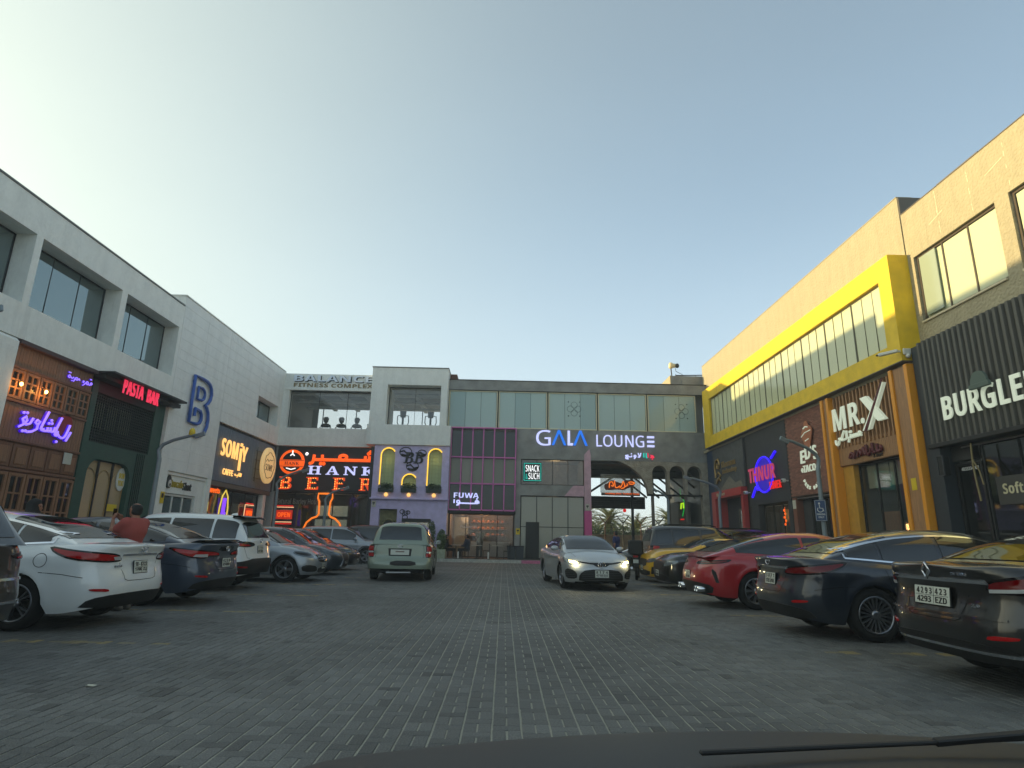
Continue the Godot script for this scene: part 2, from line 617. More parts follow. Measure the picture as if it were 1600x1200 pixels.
	M.maroon = mat(Color(0.24, 0.06, 0.06), 0.4)
	M.louvre = mat(Color(0.62, 0.6, 0.52), 0.6)
	# small things
	M.paper = mat(Color(0.74, 0.74, 0.68), 0.8)
	M.white_gloss = mat(Color(0.82, 0.83, 0.8), 0.35)
	M.planter_white = mat(Color(0.66, 0.7, 0.6), 0.7, 0.0, "concrete", 1.0)
	M.cream_panel = mat(Color(0.9, 0.82, 0.62), 0.5)
	M.cream_lit = glow(Color(0.85, 0.68, 0.42), 0.3, Color(0.9, 0.82, 0.62))
	M.letter_blue = mat(Color(0.2, 0.36, 0.68), 0.4)
	M.brown_ink = mat(Color(0.26, 0.18, 0.1), 0.6)
	M.sign_red = mat(Color(0.55, 0.12, 0.12), 0.6)
	M.sign_blue = mat(Color(0.13, 0.25, 0.42), 0.5)
	M.yellow_sign = mat(Color(0.85, 0.74, 0.1), 0.5)
	M.yellow_dark = mat(Color(0.66, 0.58, 0.08), 0.5)
	M.dark_red = mat(Color(0.36, 0.06, 0.08), 0.45)
	M.rust = mat(Color(0.5, 0.2, 0.06), 0.5)
	M.beanie = mat(Color(0.36, 0.42, 0.39), 0.8)
	M.cord = mat(Color(0.5, 0.45, 0.3), 0.7)
	M.film_grey = mat(Color(0.24, 0.24, 0.23), 0.5)
	M.shade_pale = mat(Color(0.62, 0.62, 0.52), 0.8)
	M.board_pale = glass(Color(0.6, 0.6, 0.52), 0.4, 0.2)
	M.print_cream = mat(Color(0.78, 0.76, 0.62), 0.6)
	M.print_white = mat(Color(0.82, 0.83, 0.82), 0.6)
	M.print_grey = mat(Color(0.55, 0.56, 0.52), 0.6)
	M.steel_letters = mat(Color(0.86, 0.9, 0.95), 0.4)
	M.brass_letters = mat(Color(0.5, 0.43, 0.28), 0.4, 0.4)
	M.lamp_grey = mat(Color(0.5, 0.55, 0.57), 0.5, 0.2)
	M.leaf = foliage(Color(0.27, 0.36, 0.17))
	M.leaf_dark = foliage(Color(0.17, 0.26, 0.14))
	M.palm_leaf = foliage(Color(0.47, 0.49, 0.25))
	M.bark = mat(Color(0.34, 0.26, 0.18), 0.9, 0.0, "grain", 2.0)
	# what gives off light
	M.neon_violet = glow(Color(0.62, 0.5, 1.0), 0.486)
	M.neon_violet2 = glow(Color(0.5, 0.25, 0.95), 0.583)
	M.neon_violet_deep = glow(Color(0.2, 0.08, 1.0), 0.495)
	M.neon_purple = glow(Color(0.2, 0.03, 0.7), 0.518)
	M.violet_panel = glow(Color(0.12, 0.05, 0.55), 0.518)
	M.pink_glow = glow(Color(0.95, 0.2, 0.34), 0.378)
	M.pink_lit = glow(Color(0.75, 0.18, 0.32), 0.292, Color(0.7, 0.3, 0.42))
	M.cream_glow = glow(Color(1.0, 0.75, 0.42), 0.616)
	M.ice_glow = glow(Color(0.74, 0.76, 0.95), 0.522)
	M.white_glow = glow(Color(1.0, 1.0, 1.0), 0.648)
	M.white_lit = glow(Color(0.8, 0.85, 0.75), 0.227, Color(0.84, 0.85, 0.8))
	M.teal_glow = glow(Color(0.1, 0.75, 0.68), 0.454)
	M.blue_glow = glow(Color(0.07, 0.42, 0.86), 0.468)
	M.orange_glow = glow(Color(1.0, 0.38, 0.08), 0.45)
	M.orange_panel = glow(Color(0.75, 0.14, 0.02), 0.324)
	M.orange_red_glow = glow(Color(0.85, 0.12, 0.03), 0.389)
	M.amber_glow = glow(Color(1.0, 0.5, 0.12), 0.468)
	M.ember = glow(Color(0.9, 0.28, 0.04), 0.324)
	M.bulb_glow = glow(Color(1.0, 0.7, 0.3), 1.03)
	M.neon_yellow = glow(Color(0.85, 0.75, 0.3), 0.518)
	M.neon_lemon = glow(Color(1.0, 0.8, 0.22), 0.648)
	M.neon_cream = glow(Color(0.95, 0.75, 0.55), 0.518)
	M.neon_orange = glow(Color(1.0, 0.4, 0.06), 0.45)
	M.neon_red = glow(Color(0.9, 0.06, 0.03), 0.36)
	M.neon_lime = glow(Color(0.75, 0.95, 0.1), 0.405)
	M.neon_green = glow(Color(0.02, 0.6, 0.2), 0.518)
	M.globe_glow = glow(Color(1.0, 0.78, 0.45), 0.551)

func foliage(c: Color) -> StandardMaterial3D:
	var m := mat(c, 0.6)
	m.cull_mode = BaseMaterial3D.CULL_DISABLED
	m.backlight_enabled = true
	m.backlight = Color(c.r * 0.5, c.g * 0.5, c.b * 0.3)
	return m

func streak_tex() -> ImageTexture:   # rain streaks and faint blotches on painted walls
	var n := FastNoiseLite.new()
	n.seed = 77
	n.frequency = 0.02
	n.fractal_octaves = 4
	var size := 512
	var d := PackedByteArray()
	d.resize(size * size)
	for j in size:
		for i in size:
			var x := sin(TAU * i / size) * 82.0
			var z := cos(TAU * i / size) * 82.0
			var v := 0.98 + 0.03 * n.get_noise_3d(x * 1.6, j * 0.16, z * 1.6) + 0.03 * n.get_noise_3d(x, j * 1.0 + 900.0, z) + 0.03 * n.get_noise_3d(x * 6.0, j * 3.0, z * 6.0)
			if n.get_noise_3d(x * 2.2 + 400.0, j * 0.1, z * 2.2) > 0.38:
				v -= 0.025
			d[j * size + i] = int(clampf(v, 0.0, 1.0) * 255.0)
	return ImageTexture.create_from_image(Image.create_from_data(size, size, false, Image.FORMAT_L8, d))
# ---------------------------------------------------------------- cars
class Car:
	var L := 4.8
	var h := 2.4
	var hw := 0.92
	var b0 := 0.2
	var xcf := 1.5
	var xcr := -1.6
	var nf := 3.4
	var nr := 3.8
	var m := 5.0
	var tum := 0.17
	var gx0 := -2.0
	var gx1 := 1.5
	var gwid := 0.8
	var axf := 1.4
	var axr := -1.4
	var R := 0.34
	var aR := 0.37
	var tS: PackedFloat32Array
	var tB: PackedFloat32Array
	var tR: PackedFloat32Array
	var tV: PackedFloat32Array
	var tC: PackedFloat32Array
	var tXR: PackedFloat32Array
	var tXF: PackedFloat32Array
	var pf: PackedFloat32Array
	var pr: PackedFloat32Array
	func table(pts: PackedVector2Array, lo: float, hi: float, n := 160) -> PackedFloat32Array:
		var t := PackedFloat32Array()
		t.resize(n + 1)
		var k := 0
		for i in n + 1:
			var x := lerpf(lo, hi, float(i) / n)
			while k < pts.size() - 2 and x > pts[k + 1].x:
				k += 1
			var a := pts[k]
			var b := pts[k + 1]
			var dx := maxf(b.x - a.x, 0.0001)
			var s := (b.y - a.y) / dx
			var ma := s
			var mc := s
			if k > 0:
				var sp := (a.y - pts[k - 1].y) / maxf(a.x - pts[k - 1].x, 0.0001)
				ma = 0.0 if sp * s <= 0.0 else 2.0 * sp * s / (sp + s)
			if k < pts.size() - 2:
				var sn := (pts[k + 2].y - b.y) / maxf(pts[k + 2].x - b.x, 0.0001)
				mc = 0.0 if sn * s <= 0.0 else 2.0 * sn * s / (sn + s)
			var u := clampf((x - a.x) / dx, 0.0, 1.0)
			var u2 := u * u
			var u3 := u2 * u
			t[i] = (2 * u3 - 3 * u2 + 1) * a.y + (u3 - 2 * u2 + u) * dx * ma + (3 * u2 - 2 * u3) * b.y + (u3 - u2) * dx * mc
		return t
	func at(t: PackedFloat32Array, x: float, lo: float, hi: float) -> float:
		var u := clampf((x - lo) / (hi - lo), 0.0, 1.0) * 160.0
		var i := mini(int(u), 159)
		return lerpf(t[i], t[i + 1], u - i)
	func S(x: float) -> float: return at(tS, x, -h, h)
	func B(x: float) -> float: return at(tB, x, -h, h)
	func C(x: float) -> float: return at(tC, x, -h, h)
	func roof(x: float) -> float: return at(tR, x, gx0, gx1)
	func XR(y: float) -> float: return at(tXR, y, 0.0, 1.4)
	func XF(y: float) -> float: return at(tXF, y, 0.0, 1.4)
	func _init(d: Dictionary) -> void:
		L = d.L
		h = L / 2
		hw = d.W / 2
		b0 = d.get("sill", 0.2)
		xcf = h - d.get("fz", 0.8)
		xcr = -h + d.get("rz", 0.7)
		nf = d.get("nf", 3.2)
		nr = d.get("nr", 3.8)
		tum = d.get("tum", 0.19)
		m = d.get("m", 5.0)
		R = d.get("R", 0.335)
		aR = R + d.get("gap", 0.035)
		axf = d.axf
		axr = d.axr
		gwid = d.get("gw", hw * 0.9)
		tS = table(d.S, -h, h)
		tB = table(d.get("B", PackedVector2Array([Vector2(-h, 0.3), Vector2(-h + 0.5, 0.22), Vector2(0, b0), Vector2(h - 0.5, 0.2), Vector2(h, 0.2)])), -h, h)
		tV = table(d.get("V", PackedVector2Array([Vector2(0, 0.93), Vector2(0.12, 0.965), Vector2(0.38, 0.995), Vector2(0.6, 0.992), Vector2(0.78, 1.0), Vector2(0.92, 0.965), Vector2(1, 0.9)])), 0, 1)
		tC = table(d.get("C", PackedVector2Array([Vector2(-h, 0.012), Vector2(-h + 0.4, 0.03), Vector2(0, 0.05), Vector2(h * 0.5, 0.075), Vector2(h - 0.3, 0.05), Vector2(h, 0.015)])), -h, h)
		tXR = table(d.XR, 0.0, 1.4)
		tXF = table(d.XF, 0.0, 1.4)
		var rr: PackedVector2Array = d.roof
		gx0 = rr[0].x
		gx1 = rr[rr.size() - 1].x
		tR = table(rr, gx0, gx1)
		pf = peri(true)
		pr = peri(false)
	func sup(a: float, n: float) -> float:
		return pow(pow(absf(cos(a)), n) + pow(absf(sin(a)), n), -1.0 / n)
	func side_w(x: float, y: float) -> float:
		var v := clampf((y - b0) / maxf(S(x) - b0, 0.05), 0.0, 1.0)
		var w := hw * at(tV, v, 0, 1)
		for ax: float in [axf, axr]:
			var dd := Vector2(x - ax, y - R).length()
			if dd < aR + 0.2:
				w += 0.022 * exp(-pow((dd - aR - 0.02) / 0.07, 2.0))
		return w
	# a point of the lower body: k < 0 rear zone, 0 side at x, > 0 front zone; a = 0 side .. PI/2 centre line
	func zone(front: bool, a: float, y: float) -> Vector3:
		if front:
			var t := sup(a, nf)
			var e := h - XF(y)
			var x := xcf + (e - xcf) * t * sin(a)
			return Vector3(x, y, side_w(minf(x, h), y) * t * cos(a))
		var t2 := sup(a, nr)
		var e2 := -h + XR(y)
		var x2 := xcr + (e2 - xcr) * t2 * sin(a)
		return Vector3(x2, y, side_w(maxf(x2, -h), y) * t2 * cos(a))
	func peri(front: bool) -> PackedFloat32Array:   # arc length from the centre line outward, at mid height
		var p := PackedFloat32Array([0.0])
		var last := zone(front, PI / 2, 0.65)
		for i in 64:
			var q := zone(front, PI / 2 * (1.0 - (i + 1) / 64.0), 0.65)
			p.append(p[i] + last.distance_to(q))
			last = q
		return p
	func f_end(front: bool, d: float, y: float) -> Vector3:
		var sg := 1.0 if d >= 0.0 else -1.0
		d = absf(d)
		var p := pf if front else pr
		if d >= p[64]:
			var x := (xcf - (d - p[64])) if front else (xcr + (d - p[64]))
			return Vector3(x, y, sg * side_w(x, y))
		var lo := 0
		var hi := 64
		while hi - lo > 1:
			var mid := (lo + hi) / 2
			if p[mid] <= d:
				lo = mid
			else:
				hi = mid
		var u := (lo + (d - p[lo]) / maxf(p[hi] - p[lo], 0.00001)) / 64.0
		var r := zone(front, PI / 2 * (1.0 - u), y)
		return Vector3(r.x, r.y, r.z * sg)
	func f_side(x: float, y: float, sg: float) -> Vector3:
		return Vector3(x, y, sg * side_w(x, y))
	func f_top(x: float, z: float) -> Vector3:
		var w := side_w(x, S(x))
		if x > xcf:
			w *= pow(maxf(0.02, 1.0 - pow((x - xcf) / (h - xcf), nf)), 1.0 / nf)
		return Vector3(x, S(x) + C(x) * (1.0 - pow(z / w, 2.0)), z)
	func yb(x: float) -> float:
		return S(x) - 0.015
	func gw(x: float) -> float:
		var e := minf(x - gx0, gx1 - x)
		return gwid * (1.0 - 0.07 * pow(1.0 - clampf(e / 0.9, 0.0, 1.0), 2.0))
	func f_gs(x: float, y: float, sg: float) -> Vector3:
		var y0 := yb(x)
		var s := clampf((y - y0) / maxf(roof(x) - y0, 0.01), 0.0, 0.998)
		return Vector3(x, y, sg * gw(x) * pow(1.0 - pow(s, m), 1.0 / m) * (1.0 - tum * (y - y0) / 0.5))
	func f_gt(x: float, z: float) -> Vector3:
		var y0 := yb(x)
		var H := maxf(roof(x) - y0, 0.001)
		var y := y0 + H
		for k in 4:
			var zz := minf(absf(z) / (gw(x) * (1.0 - tum * (y - y0) / 0.5)), 0.995)
			y = y0 + H * pow(1.0 - pow(zz, m), 1.0 / m)
		return Vector3(x, y, z)
	func fn(kind: String, sg: float) -> Callable:
		match kind:
			"rear": return func(p: Vector2): return f_end(false, p.x * sg, p.y)
			"front": return func(p: Vector2): return f_end(true, p.x * sg, p.y)
			"side": return func(p: Vector2): return f_side(p.x, p.y, sg)
			"top": return func(p: Vector2): return f_top(p.x, p.y * sg)
			"gs": return func(p: Vector2): return f_gs(p.x, p.y, sg)
		return func(p: Vector2): return f_gt(p.x, p.y * sg)
	func body(mb: MB) -> void:
		var cols := []
		for i in 15:
			cols.append([-1, PI / 2 * (1.0 - i / 14.0)])
		var xs := []
		for ax: float in [axr, axf]:
			for k in 15:
				xs.append(ax - aR * cos(PI * k / 14.0))
			xs.append(ax - aR - 0.003)
			xs.append(ax + aR + 0.003)
		var x := xcr + 0.1
		while x < xcf - 0.04:
			var ok := true
			for ax: float in [axr, axf]:
				if absf(x - ax) < aR + 0.03:
					ok = false
			if ok:
				xs.append(x)
			x += 0.12
		xs.sort()
		for q: float in xs:
			if q > xcr + 0.005 and q < xcf - 0.005:
				cols.append([0, q])
		for i in 15:
			cols.append([1, PI / 2 * i / 14.0])
		var rows := [0.0, 0.05, 0.12, 0.22, 0.33, 0.45, 0.57, 0.68, 0.78, 0.86, 0.92, 0.965, 1.0]
		mb.sm = 0
		var grid := []
		for c in cols:
			var xn: float = c[1]
			if c[0] == -1:
				xn = xcr + (-h + 0.02 - xcr) * sup(c[1], nr) * sin(c[1])
			elif c[0] == 1:
				xn = xcf + (h - 0.02 - xcf) * sup(c[1], nf) * sin(c[1])
			var low := B(xn)
			for ax: float in [axf, axr]:
				if absf(xn - ax) <= aR:
					low = maxf(low, R + sqrt(maxf(0.0, aR * aR - (xn - ax) * (xn - ax))))
			var hi := S(xn)
			var col := []
			for t: float in rows:
				var y := lerpf(low, hi, t)
				if c[0] == 0:
					col.append(f_side(xn, y, 1.0))
				else:
					col.append(zone(c[0] == 1, c[1], y))
			var e: Vector3 = col[rows.size() - 1]
			for k in range(1, 7):
				var q := 1.0 - k / 6.0
				col.append(Vector3(e.x, e.y + C(xn) * (1.0 - q * q), e.z * q))
			grid.append(col)
		for i in grid.size() - 1:
			var a: Array = grid[i]
			var b: Array = grid[i + 1]
			for j in a.size() - 1:
				mb.quad(a[j], b[j], b[j + 1], a[j + 1])
				mb.quad(fl(a[j]), fl(a[j + 1]), fl(b[j + 1]), fl(b[j]))
	func fl(v: Vector3) -> Vector3:
		return Vector3(v.x, v.y, -v.z)
	func house(mb: MB) -> void:
		mb.sm = 0
		var n := 60
		var last := []
		for i in n + 1:
			var u := float(i) / n
			var x := lerpf(gx0, gx1, u)
			var col := []
			for j in 15:
				var a := PI / 2 * j / 14.0
				var t := sup(a, m)
				var y := yb(x) + maxf(roof(x) - yb(x), 0.0) * t * sin(a)
				col.append(Vector3(x, y, gw(x) * t * cos(a) * (1.0 - tum * (y - yb(x)) / 0.5)))
			if i > 0:
				for j in 14:
					mb.quad(last[j], col[j], col[j + 1], last[j + 1])
					mb.quad(fl(last[j]), fl(last[j + 1]), fl(col[j + 1]), fl(col[j]))
			last = col

func sub_tri(out: Array, a: Vector2, b: Vector2, c: Vector2, md: float, depth := 0) -> void:
	var ab := a.distance_to(b)
	var bc := b.distance_to(c)
	var ca := c.distance_to(a)
	var mx := maxf(ab, maxf(bc, ca))
	if mx < md or depth > 9:
		out.append_array([a, b, c])
		return
	if ab == mx:
		var q := (a + b) * 0.5
		sub_tri(out, a, q, c, md, depth + 1)
		sub_tri(out, q, b, c, md, depth + 1)
	elif bc == mx:
		var q := (b + c) * 0.5
		sub_tri(out, a, b, q, md, depth + 1)
		sub_tri(out, a, q, c, md, depth + 1)
	else:
		var q := (c + a) * 0.5
		sub_tri(out, a, b, q, md, depth + 1)
		sub_tri(out, q, b, c, md, depth + 1)

func pn(f: Callable, p: Vector2) -> Array:   # point and outward normal on a car surface
	var e := 0.012
	var o: Vector3 = f.call(p)
	var n: Vector3 = (f.call(p + Vector2(e, 0)) - f.call(p - Vector2(e, 0))).cross(f.call(p + Vector2(0, e)) - f.call(p - Vector2(0, e)))
	n = n.normalized()
	if n.dot(o - Vector3(o.x * 0.5, 0.55, 0)) < 0.0:
		n = -n
	return [o, n]

# a shape drawn flat (poly) and laid on a car surface f, standing off by «off», with a rim of the given depth
func patch(mb: MB, poly: PackedVector2Array, f: Callable, off := 0.004, md := 0.09, rim := 0.014) -> void:
	var idx := Geometry2D.triangulate_polygon(poly)
	var ts := []
	for i in range(0, idx.size(), 3):
		sub_tri(ts, poly[idx[i]], poly[idx[i + 1]], poly[idx[i + 2]], md)
	var memo := {}
	for p: Vector2 in ts:
		if not memo.has(p):
			memo[p] = pn(f, p)
	var st: SurfaceTool = mb.st
	for i in range(0, ts.size(), 3):
		var q := [memo[ts[i]], memo[ts[i + 1]], memo[ts[i + 2]]]
		var A: Vector3 = q[0][0] + q[0][1] * off
		var B: Vector3 = q[1][0] + q[1][1] * off
		var C: Vector3 = q[2][0] + q[2][1] * off
		var up: Vector3 = q[0][1] + q[1][1] + q[2][1]
		var order := [0, 1, 2]
		if (B - A).cross(C - A).dot(up) > 0.0:
			order = [0, 2, 1]
		for k: int in order:
			st.set_normal(q[k][1])
			st.add_vertex(q[k][0] + q[k][1] * off)
	if rim > 0.0:
		var cen: Vector3 = Vector3()
		var cnt := poly.size()
		for p in poly:
			cen += f.call(p)
		cen /= cnt
		for i in cnt:
			var p := poly[i]
			var q := poly[(i + 1) % cnt]
			var steps := maxi(1, int(ceil(p.distance_to(q) / md)))
			for s in steps:
				var a: Array = pn(f, p.lerp(q, float(s) / steps))
				var b: Array = pn(f, p.lerp(q, float(s + 1) / steps))
				var ps := [a[0] + a[1] * off, b[0] + b[1] * off, b[0] + b[1] * (off - rim), a[0] + a[1] * (off - rim)]
				var nn: Vector3 = (ps[1] - ps[0]).cross(ps[2] - ps[0]).normalized()
				var flip := false
				if nn.dot((ps[0] + ps[2]) * 0.5 - cen) < 0.0:
					nn = -nn
					flip = true
				for k: int in ([0, 1, 2, 0, 2, 3] if flip else [0, 2, 1, 0, 3, 2]):
					st.set_normal(nn)
					st.add_vertex(ps[k])

func ribbon(mb: MB, line: PackedVector2Array, f: Callable, w: float, off := 0.002, md := 0.06) -> void:
	for i in line.size() - 1:
		var p := line[i]
		var q := line[i + 1]
		var d := (q - p).normalized().orthogonal() * w * 0.5
		var steps := maxi(1, int(ceil(p.distance_to(q) / md)))
		for s in steps:
			var ps := []
			var a := p.lerp(q, float(s) / steps)
			var b := p.lerp(q, float(s + 1) / steps)
			for v: Vector2 in [a + d, a - d, b - d, b + d]:
				ps.append(pn(f, v))
			var A: Vector3 = ps[0][0]
			var flip: bool = (ps[1][0] - A).cross(ps[2][0] - A).dot(ps[0][1]) > 0.0
			for k: int in ([0, 2, 1, 0, 3, 2] if flip else [0, 1, 2, 0, 2, 3]):
				mb.st.set_normal(ps[k][1])
				mb.st.add_vertex(ps[k][0] + ps[k][1] * off)

func raw(mb: MB) -> ArrayMesh:
	mb.st.index()
	return mb.st.commit()

func mirror_poly(p: PackedVector2Array) -> PackedVector2Array:
	var q := PackedVector2Array()
	for v in p:
		q.append(Vector2(-v.x, v.y))
	return q

func wheel_meshes(R: float, spokes: int, style: String) -> Array:
	var key := "%s %d %s" % [R, spokes, style]
	if boxes.has(key):
		return boxes[key]
	var t := MB.new()
	var rr := R * 0.7
	var w := 0.11
	t.lathe([Vector2(rr, -w), Vector2(R - 0.035, -w), Vector2(R - 0.008, -w + 0.03), Vector2(R, -w + 0.06), Vector2(R, w - 0.06), Vector2(R - 0.008, w - 0.03), Vector2(R - 0.035, w), Vector2(rr + 0.02, w + 0.004), Vector2(rr, w - 0.012)], 36)
	var r := MB.new()
	r.lathe([Vector2(rr, -w), Vector2(rr, w - 0.014), Vector2(rr - 0.014, w - 0.004), Vector2(rr - 0.028, w - 0.02), Vector2(rr - 0.035, w - 0.075), Vector2(rr - 0.04, -w)], 36)
	r.lathe([Vector2(0.062, w - 0.06), Vector2(0.06, w - 0.02), Vector2(0.03, w - 0.012), Vector2(0.0, w - 0.012)], 14)
	for k in spokes:
		var a := TAU * k / spokes
		for s: float in ([-1.0, 1.0] if style == "twin" else [0.0]):
			var a1 := a + s * 0.16
			var a0 := a + s * 0.05
			var wd := 0.022 if style == "twin" else (0.075 if style == "star" else 0.045)
			var p0 := Vector3(cos(a0) * 0.045, w - 0.03, sin(a0) * 0.045)
			var p1 := Vector3(cos(a1) * (rr - 0.02), w - 0.022, sin(a1) * (rr - 0.02))
			var d := (p1 - p0).normalized()
			var x := d.cross(Vector3(0, 1, 0)).normalized()
			var q := [p0 - x * wd * 0.42, p0 + x * wd * 0.42, p1 + x * wd * 0.55, p1 - x * wd * 0.55]
			var dn := Vector3(0, -0.045, 0)
			r.face(q, Vector3(0, 1, 0))
			for i in 4:
				r.face([q[i], q[(i + 1) % 4], q[(i + 1) % 4] + dn, q[i] + dn], (q[i] + q[(i + 1) % 4]) * 0.5 - (p0 + p1) * 0.5)
	var b := MB.new()
	b.lathe([Vector2(rr - 0.02, -0.02), Vector2(rr - 0.02, -0.015), Vector2(0, -0.012)], 24)
	b.lathe([Vector2(rr - 0.07, 0.0), Vector2(rr - 0.07, 0.02), Vector2(0.08, 0.03)], 24)
	boxes[key] = [t.mesh(), r.mesh(), b.mesh()]
	return boxes[key]

# builds a car from its numbers; local +x is forward. «d.feat» lists shapes laid on its surfaces:
# [name, surface, points, material, both sides, stand-off, rounding]
func car(d: Dictionary, called: String, label: String, category: String, at: Vector3, turn: float, group := "") -> Node3D:
	var o := thing(called, label, category, at, turn, group)
	var c := Car.new(d)
	var pm: Material = d.paint
	var mb := MB.new()
	c.body(mb)
	obj("body", mb, pm, o)
	if not d.get("open", false):
		mb = MB.new()
		c.house(mb)
		obj("roof", mb, d.get("roof_paint", pm), o)
		# glass: windscreen, rear window and side windows follow the roof line
		for g in [["windscreen", d.ws[0], d.ws[1], 0.9], ["rear_window", d.rw[0], d.rw[1], d.get("rww", 0.86)]]:
			var p := PackedVector2Array()
			var n := 8
			for k in n + 1:
				var x := lerpf(g[1], g[2], float(k) / n)
				p.append(Vector2(x, c.gw(x) * (1.0 - c.tum * (c.roof(x) - c.yb(x)) / 0.5) * g[3]))
			for k in n + 1:
				p.append(Vector2(p[n - k].x, -p[n - k].y))
			p = chaikin(p, 1, 0.12)
			mb = MB.new()
			patch(mb, p, c.fn("gt", 1.0), 0.008, 0.09)
			inst(g[0], raw(mb), d.get("tint", M.car_glass), o)
		for sg: float in [-1.0, 1.0]:
			var f := c.fn("gs", sg)
			for w in d.sw:
				var p := PackedVector2Array()
				var q := PackedVector2Array()
				var n := 9
				for k in n + 1:
					var x := lerpf(w[0], w[1], float(k) / n)
					var lo: float = c.S(x) + d.get("swl", 0.045)
					var hi: float = lo + (c.roof(x) - c.S(x)) * d.get("swh", 0.77) - 0.03
					if hi > lo + 0.012:
						p.append(Vector2(x, lo))
						q.append(Vector2(x, hi))
				q.reverse()
				p.append_array(q)
				if p.size() > 4:
					mb = MB.new()
					patch(mb, chaikin(p, 1, 0.1), f, 0.009, 0.08)
					inst("side_window", raw(mb), M.car_glass, o)
			if d.has("trim"):
				var p := PackedVector2Array()
				var q := PackedVector2Array()
				var a: float = d.sw[0][0]
				var b: float = d.sw[d.sw.size() - 1][1]
				for w in d.sw:
					a = minf(a, w[0])
					b = maxf(b, w[1])
				for k in 19:
					var x := lerpf(a - 0.05, b + 0.03, k / 18.0)
					var lo := c.S(x) + 0.032
					p.append(Vector2(x, lo))
					q.append(Vector2(x, maxf(lo + 0.005, lo + (c.roof(x) - c.S(x)) * d.get("swh", 0.77) - 0.008)))
				q.reverse()
				p.append_array(q)
				p.append(p[0])
				mb = MB.new()
				ribbon(mb, p, f, 0.022, 0.012)
				inst("window_trim", raw(mb), d.trim, o)
	for ft in d.feat:
		for sg: float in ([1.0, -1.0] if ft[4] else [1.0]):
			mb = MB.new()
			var poly: PackedVector2Array = ft[2]
			if ft.size() > 6 and ft[6] > 0:
				poly = chaikin(poly, ft[6], 0.22)
			patch(mb, poly, c.fn(ft[1], sg), ft[5], 0.08, minf(0.03, ft[5] + 0.012))
			inst(ft[0], raw(mb), ft[3], o)
	# gaps round doors, bonnet and boot
	mb = MB.new()
	for l in d.get("seams", []):
		for sg: float in [1.0, -1.0]:
			ribbon(mb, l[1], c.fn(l[0], sg), 0.008, 0.0015)
	stuff(inst("panel_gaps", raw(mb), M.gap, o))
	# underside, wheel housings and wheels
	mb = MB.new()
	mb.box(Vector3(0, 0.34, 0), Vector3(c.L - 0.5, 0.22, c.hw * 2 - 0.56))
	mb.box(Vector3((c.axf + c.axr) / 2, 0.33, 0), Vector3(c.axf - c.axr - c.aR * 2 - 0.02, 0.2, c.hw * 2 - 0.2))
	for ax: float in [c.axf, c.axr]:
		for sg: float in [-1.0, 1.0]:
			var last := []
			for k in 13:
				var a := PI * k / 12.0
				var ring := []
				for z: float in [0.035, 0.3]:
					var y := c.R + c.aR * sin(a)
					var x := ax + c.aR * cos(a)
					ring.append(Vector3(x, y, sg * (c.side_w(x, y) - z)))
				if k > 0:
					mb.face([last[0], ring[0], ring[1], last[1]], Vector3(ax, c.R, ring[0].z) - ring[0])
				last = ring
	obj("underside", mb, M.under, o)
	var wm := wheel_meshes(c.R, d.get("spokes", 10), d.get("spoke_style", "plain"))
	for ax: float in [c.axf, c.axr]:
		for sg: float in [1.0, -1.0]:
			var w := Node3D.new()
			var tr := c.hw - 0.135
			var b := Basis(Vector3(1, 0, 0), Vector3(0, 0, sg), Vector3(0, -sg, 0))
			if ax == c.axf and d.has("steer"):
				b = Basis(Vector3.UP, d.steer) * b
			w.transform = Transform3D(b, Vector3(ax, c.R, sg * tr))
			w.name = "wheel" if ax == c.axf and sg > 0 else "wheel_%03d" % [1 if ax == c.axf else (2 if sg > 0 else 3)]
			o.add_child(w, true)
			inst("tyre", wm[0], M.tyre, w)
			inst("rim", wm[1], d.get("rim", M.rim), w)
			inst("brake_disc", wm[2], M.under, w)
	# mirrors and handles
	if not d.get("open", false):
		for sg: float in [1.0, -1.0]:
			var mx: float = d.get("mx", 0.95)
			var base := c.f_gs(mx - 0.12, c.S(mx - 0.12) + 0.06, sg)
			mb = MB.new()
			mb.ball(base + Vector3(0.03, 0.04, sg * 0.16), Vector3(0.075, 0.075, 0.115), 12, 8)
			mb.bar(base + Vector3(0.03, -0.02, -sg * 0.02), base + Vector3(0.03, 0.02, sg * 0.12), 0.05, 0.03, 0.008)
			var mo := obj("wing_mirror", mb, d.get("mirror_paint", pm), o)
			mb = MB.new()
			mb.box(base + Vector3(-0.038, 0.042, sg * 0.165), Vector3(0.016, 0.1, 0.17), 0.006)
			obj("mirror_glass", mb, M.mirror, mo)
			for hx: float in d.get("handles", [0.0, -0.95]):
				var q := c.f_side(hx, c.S(hx) - 0.13, sg)
				mb = MB.new()
				mb.box(q + Vector3(0, 0, sg * 0.014), Vector3(0.2, 0.032, 0.03), 0.01)
				obj("door_handle", mb, d.get("handle_paint", pm), o)
	o.set_meta("shape", 0)
	o.remove_meta("shape")
	cars[called] = c
	return o

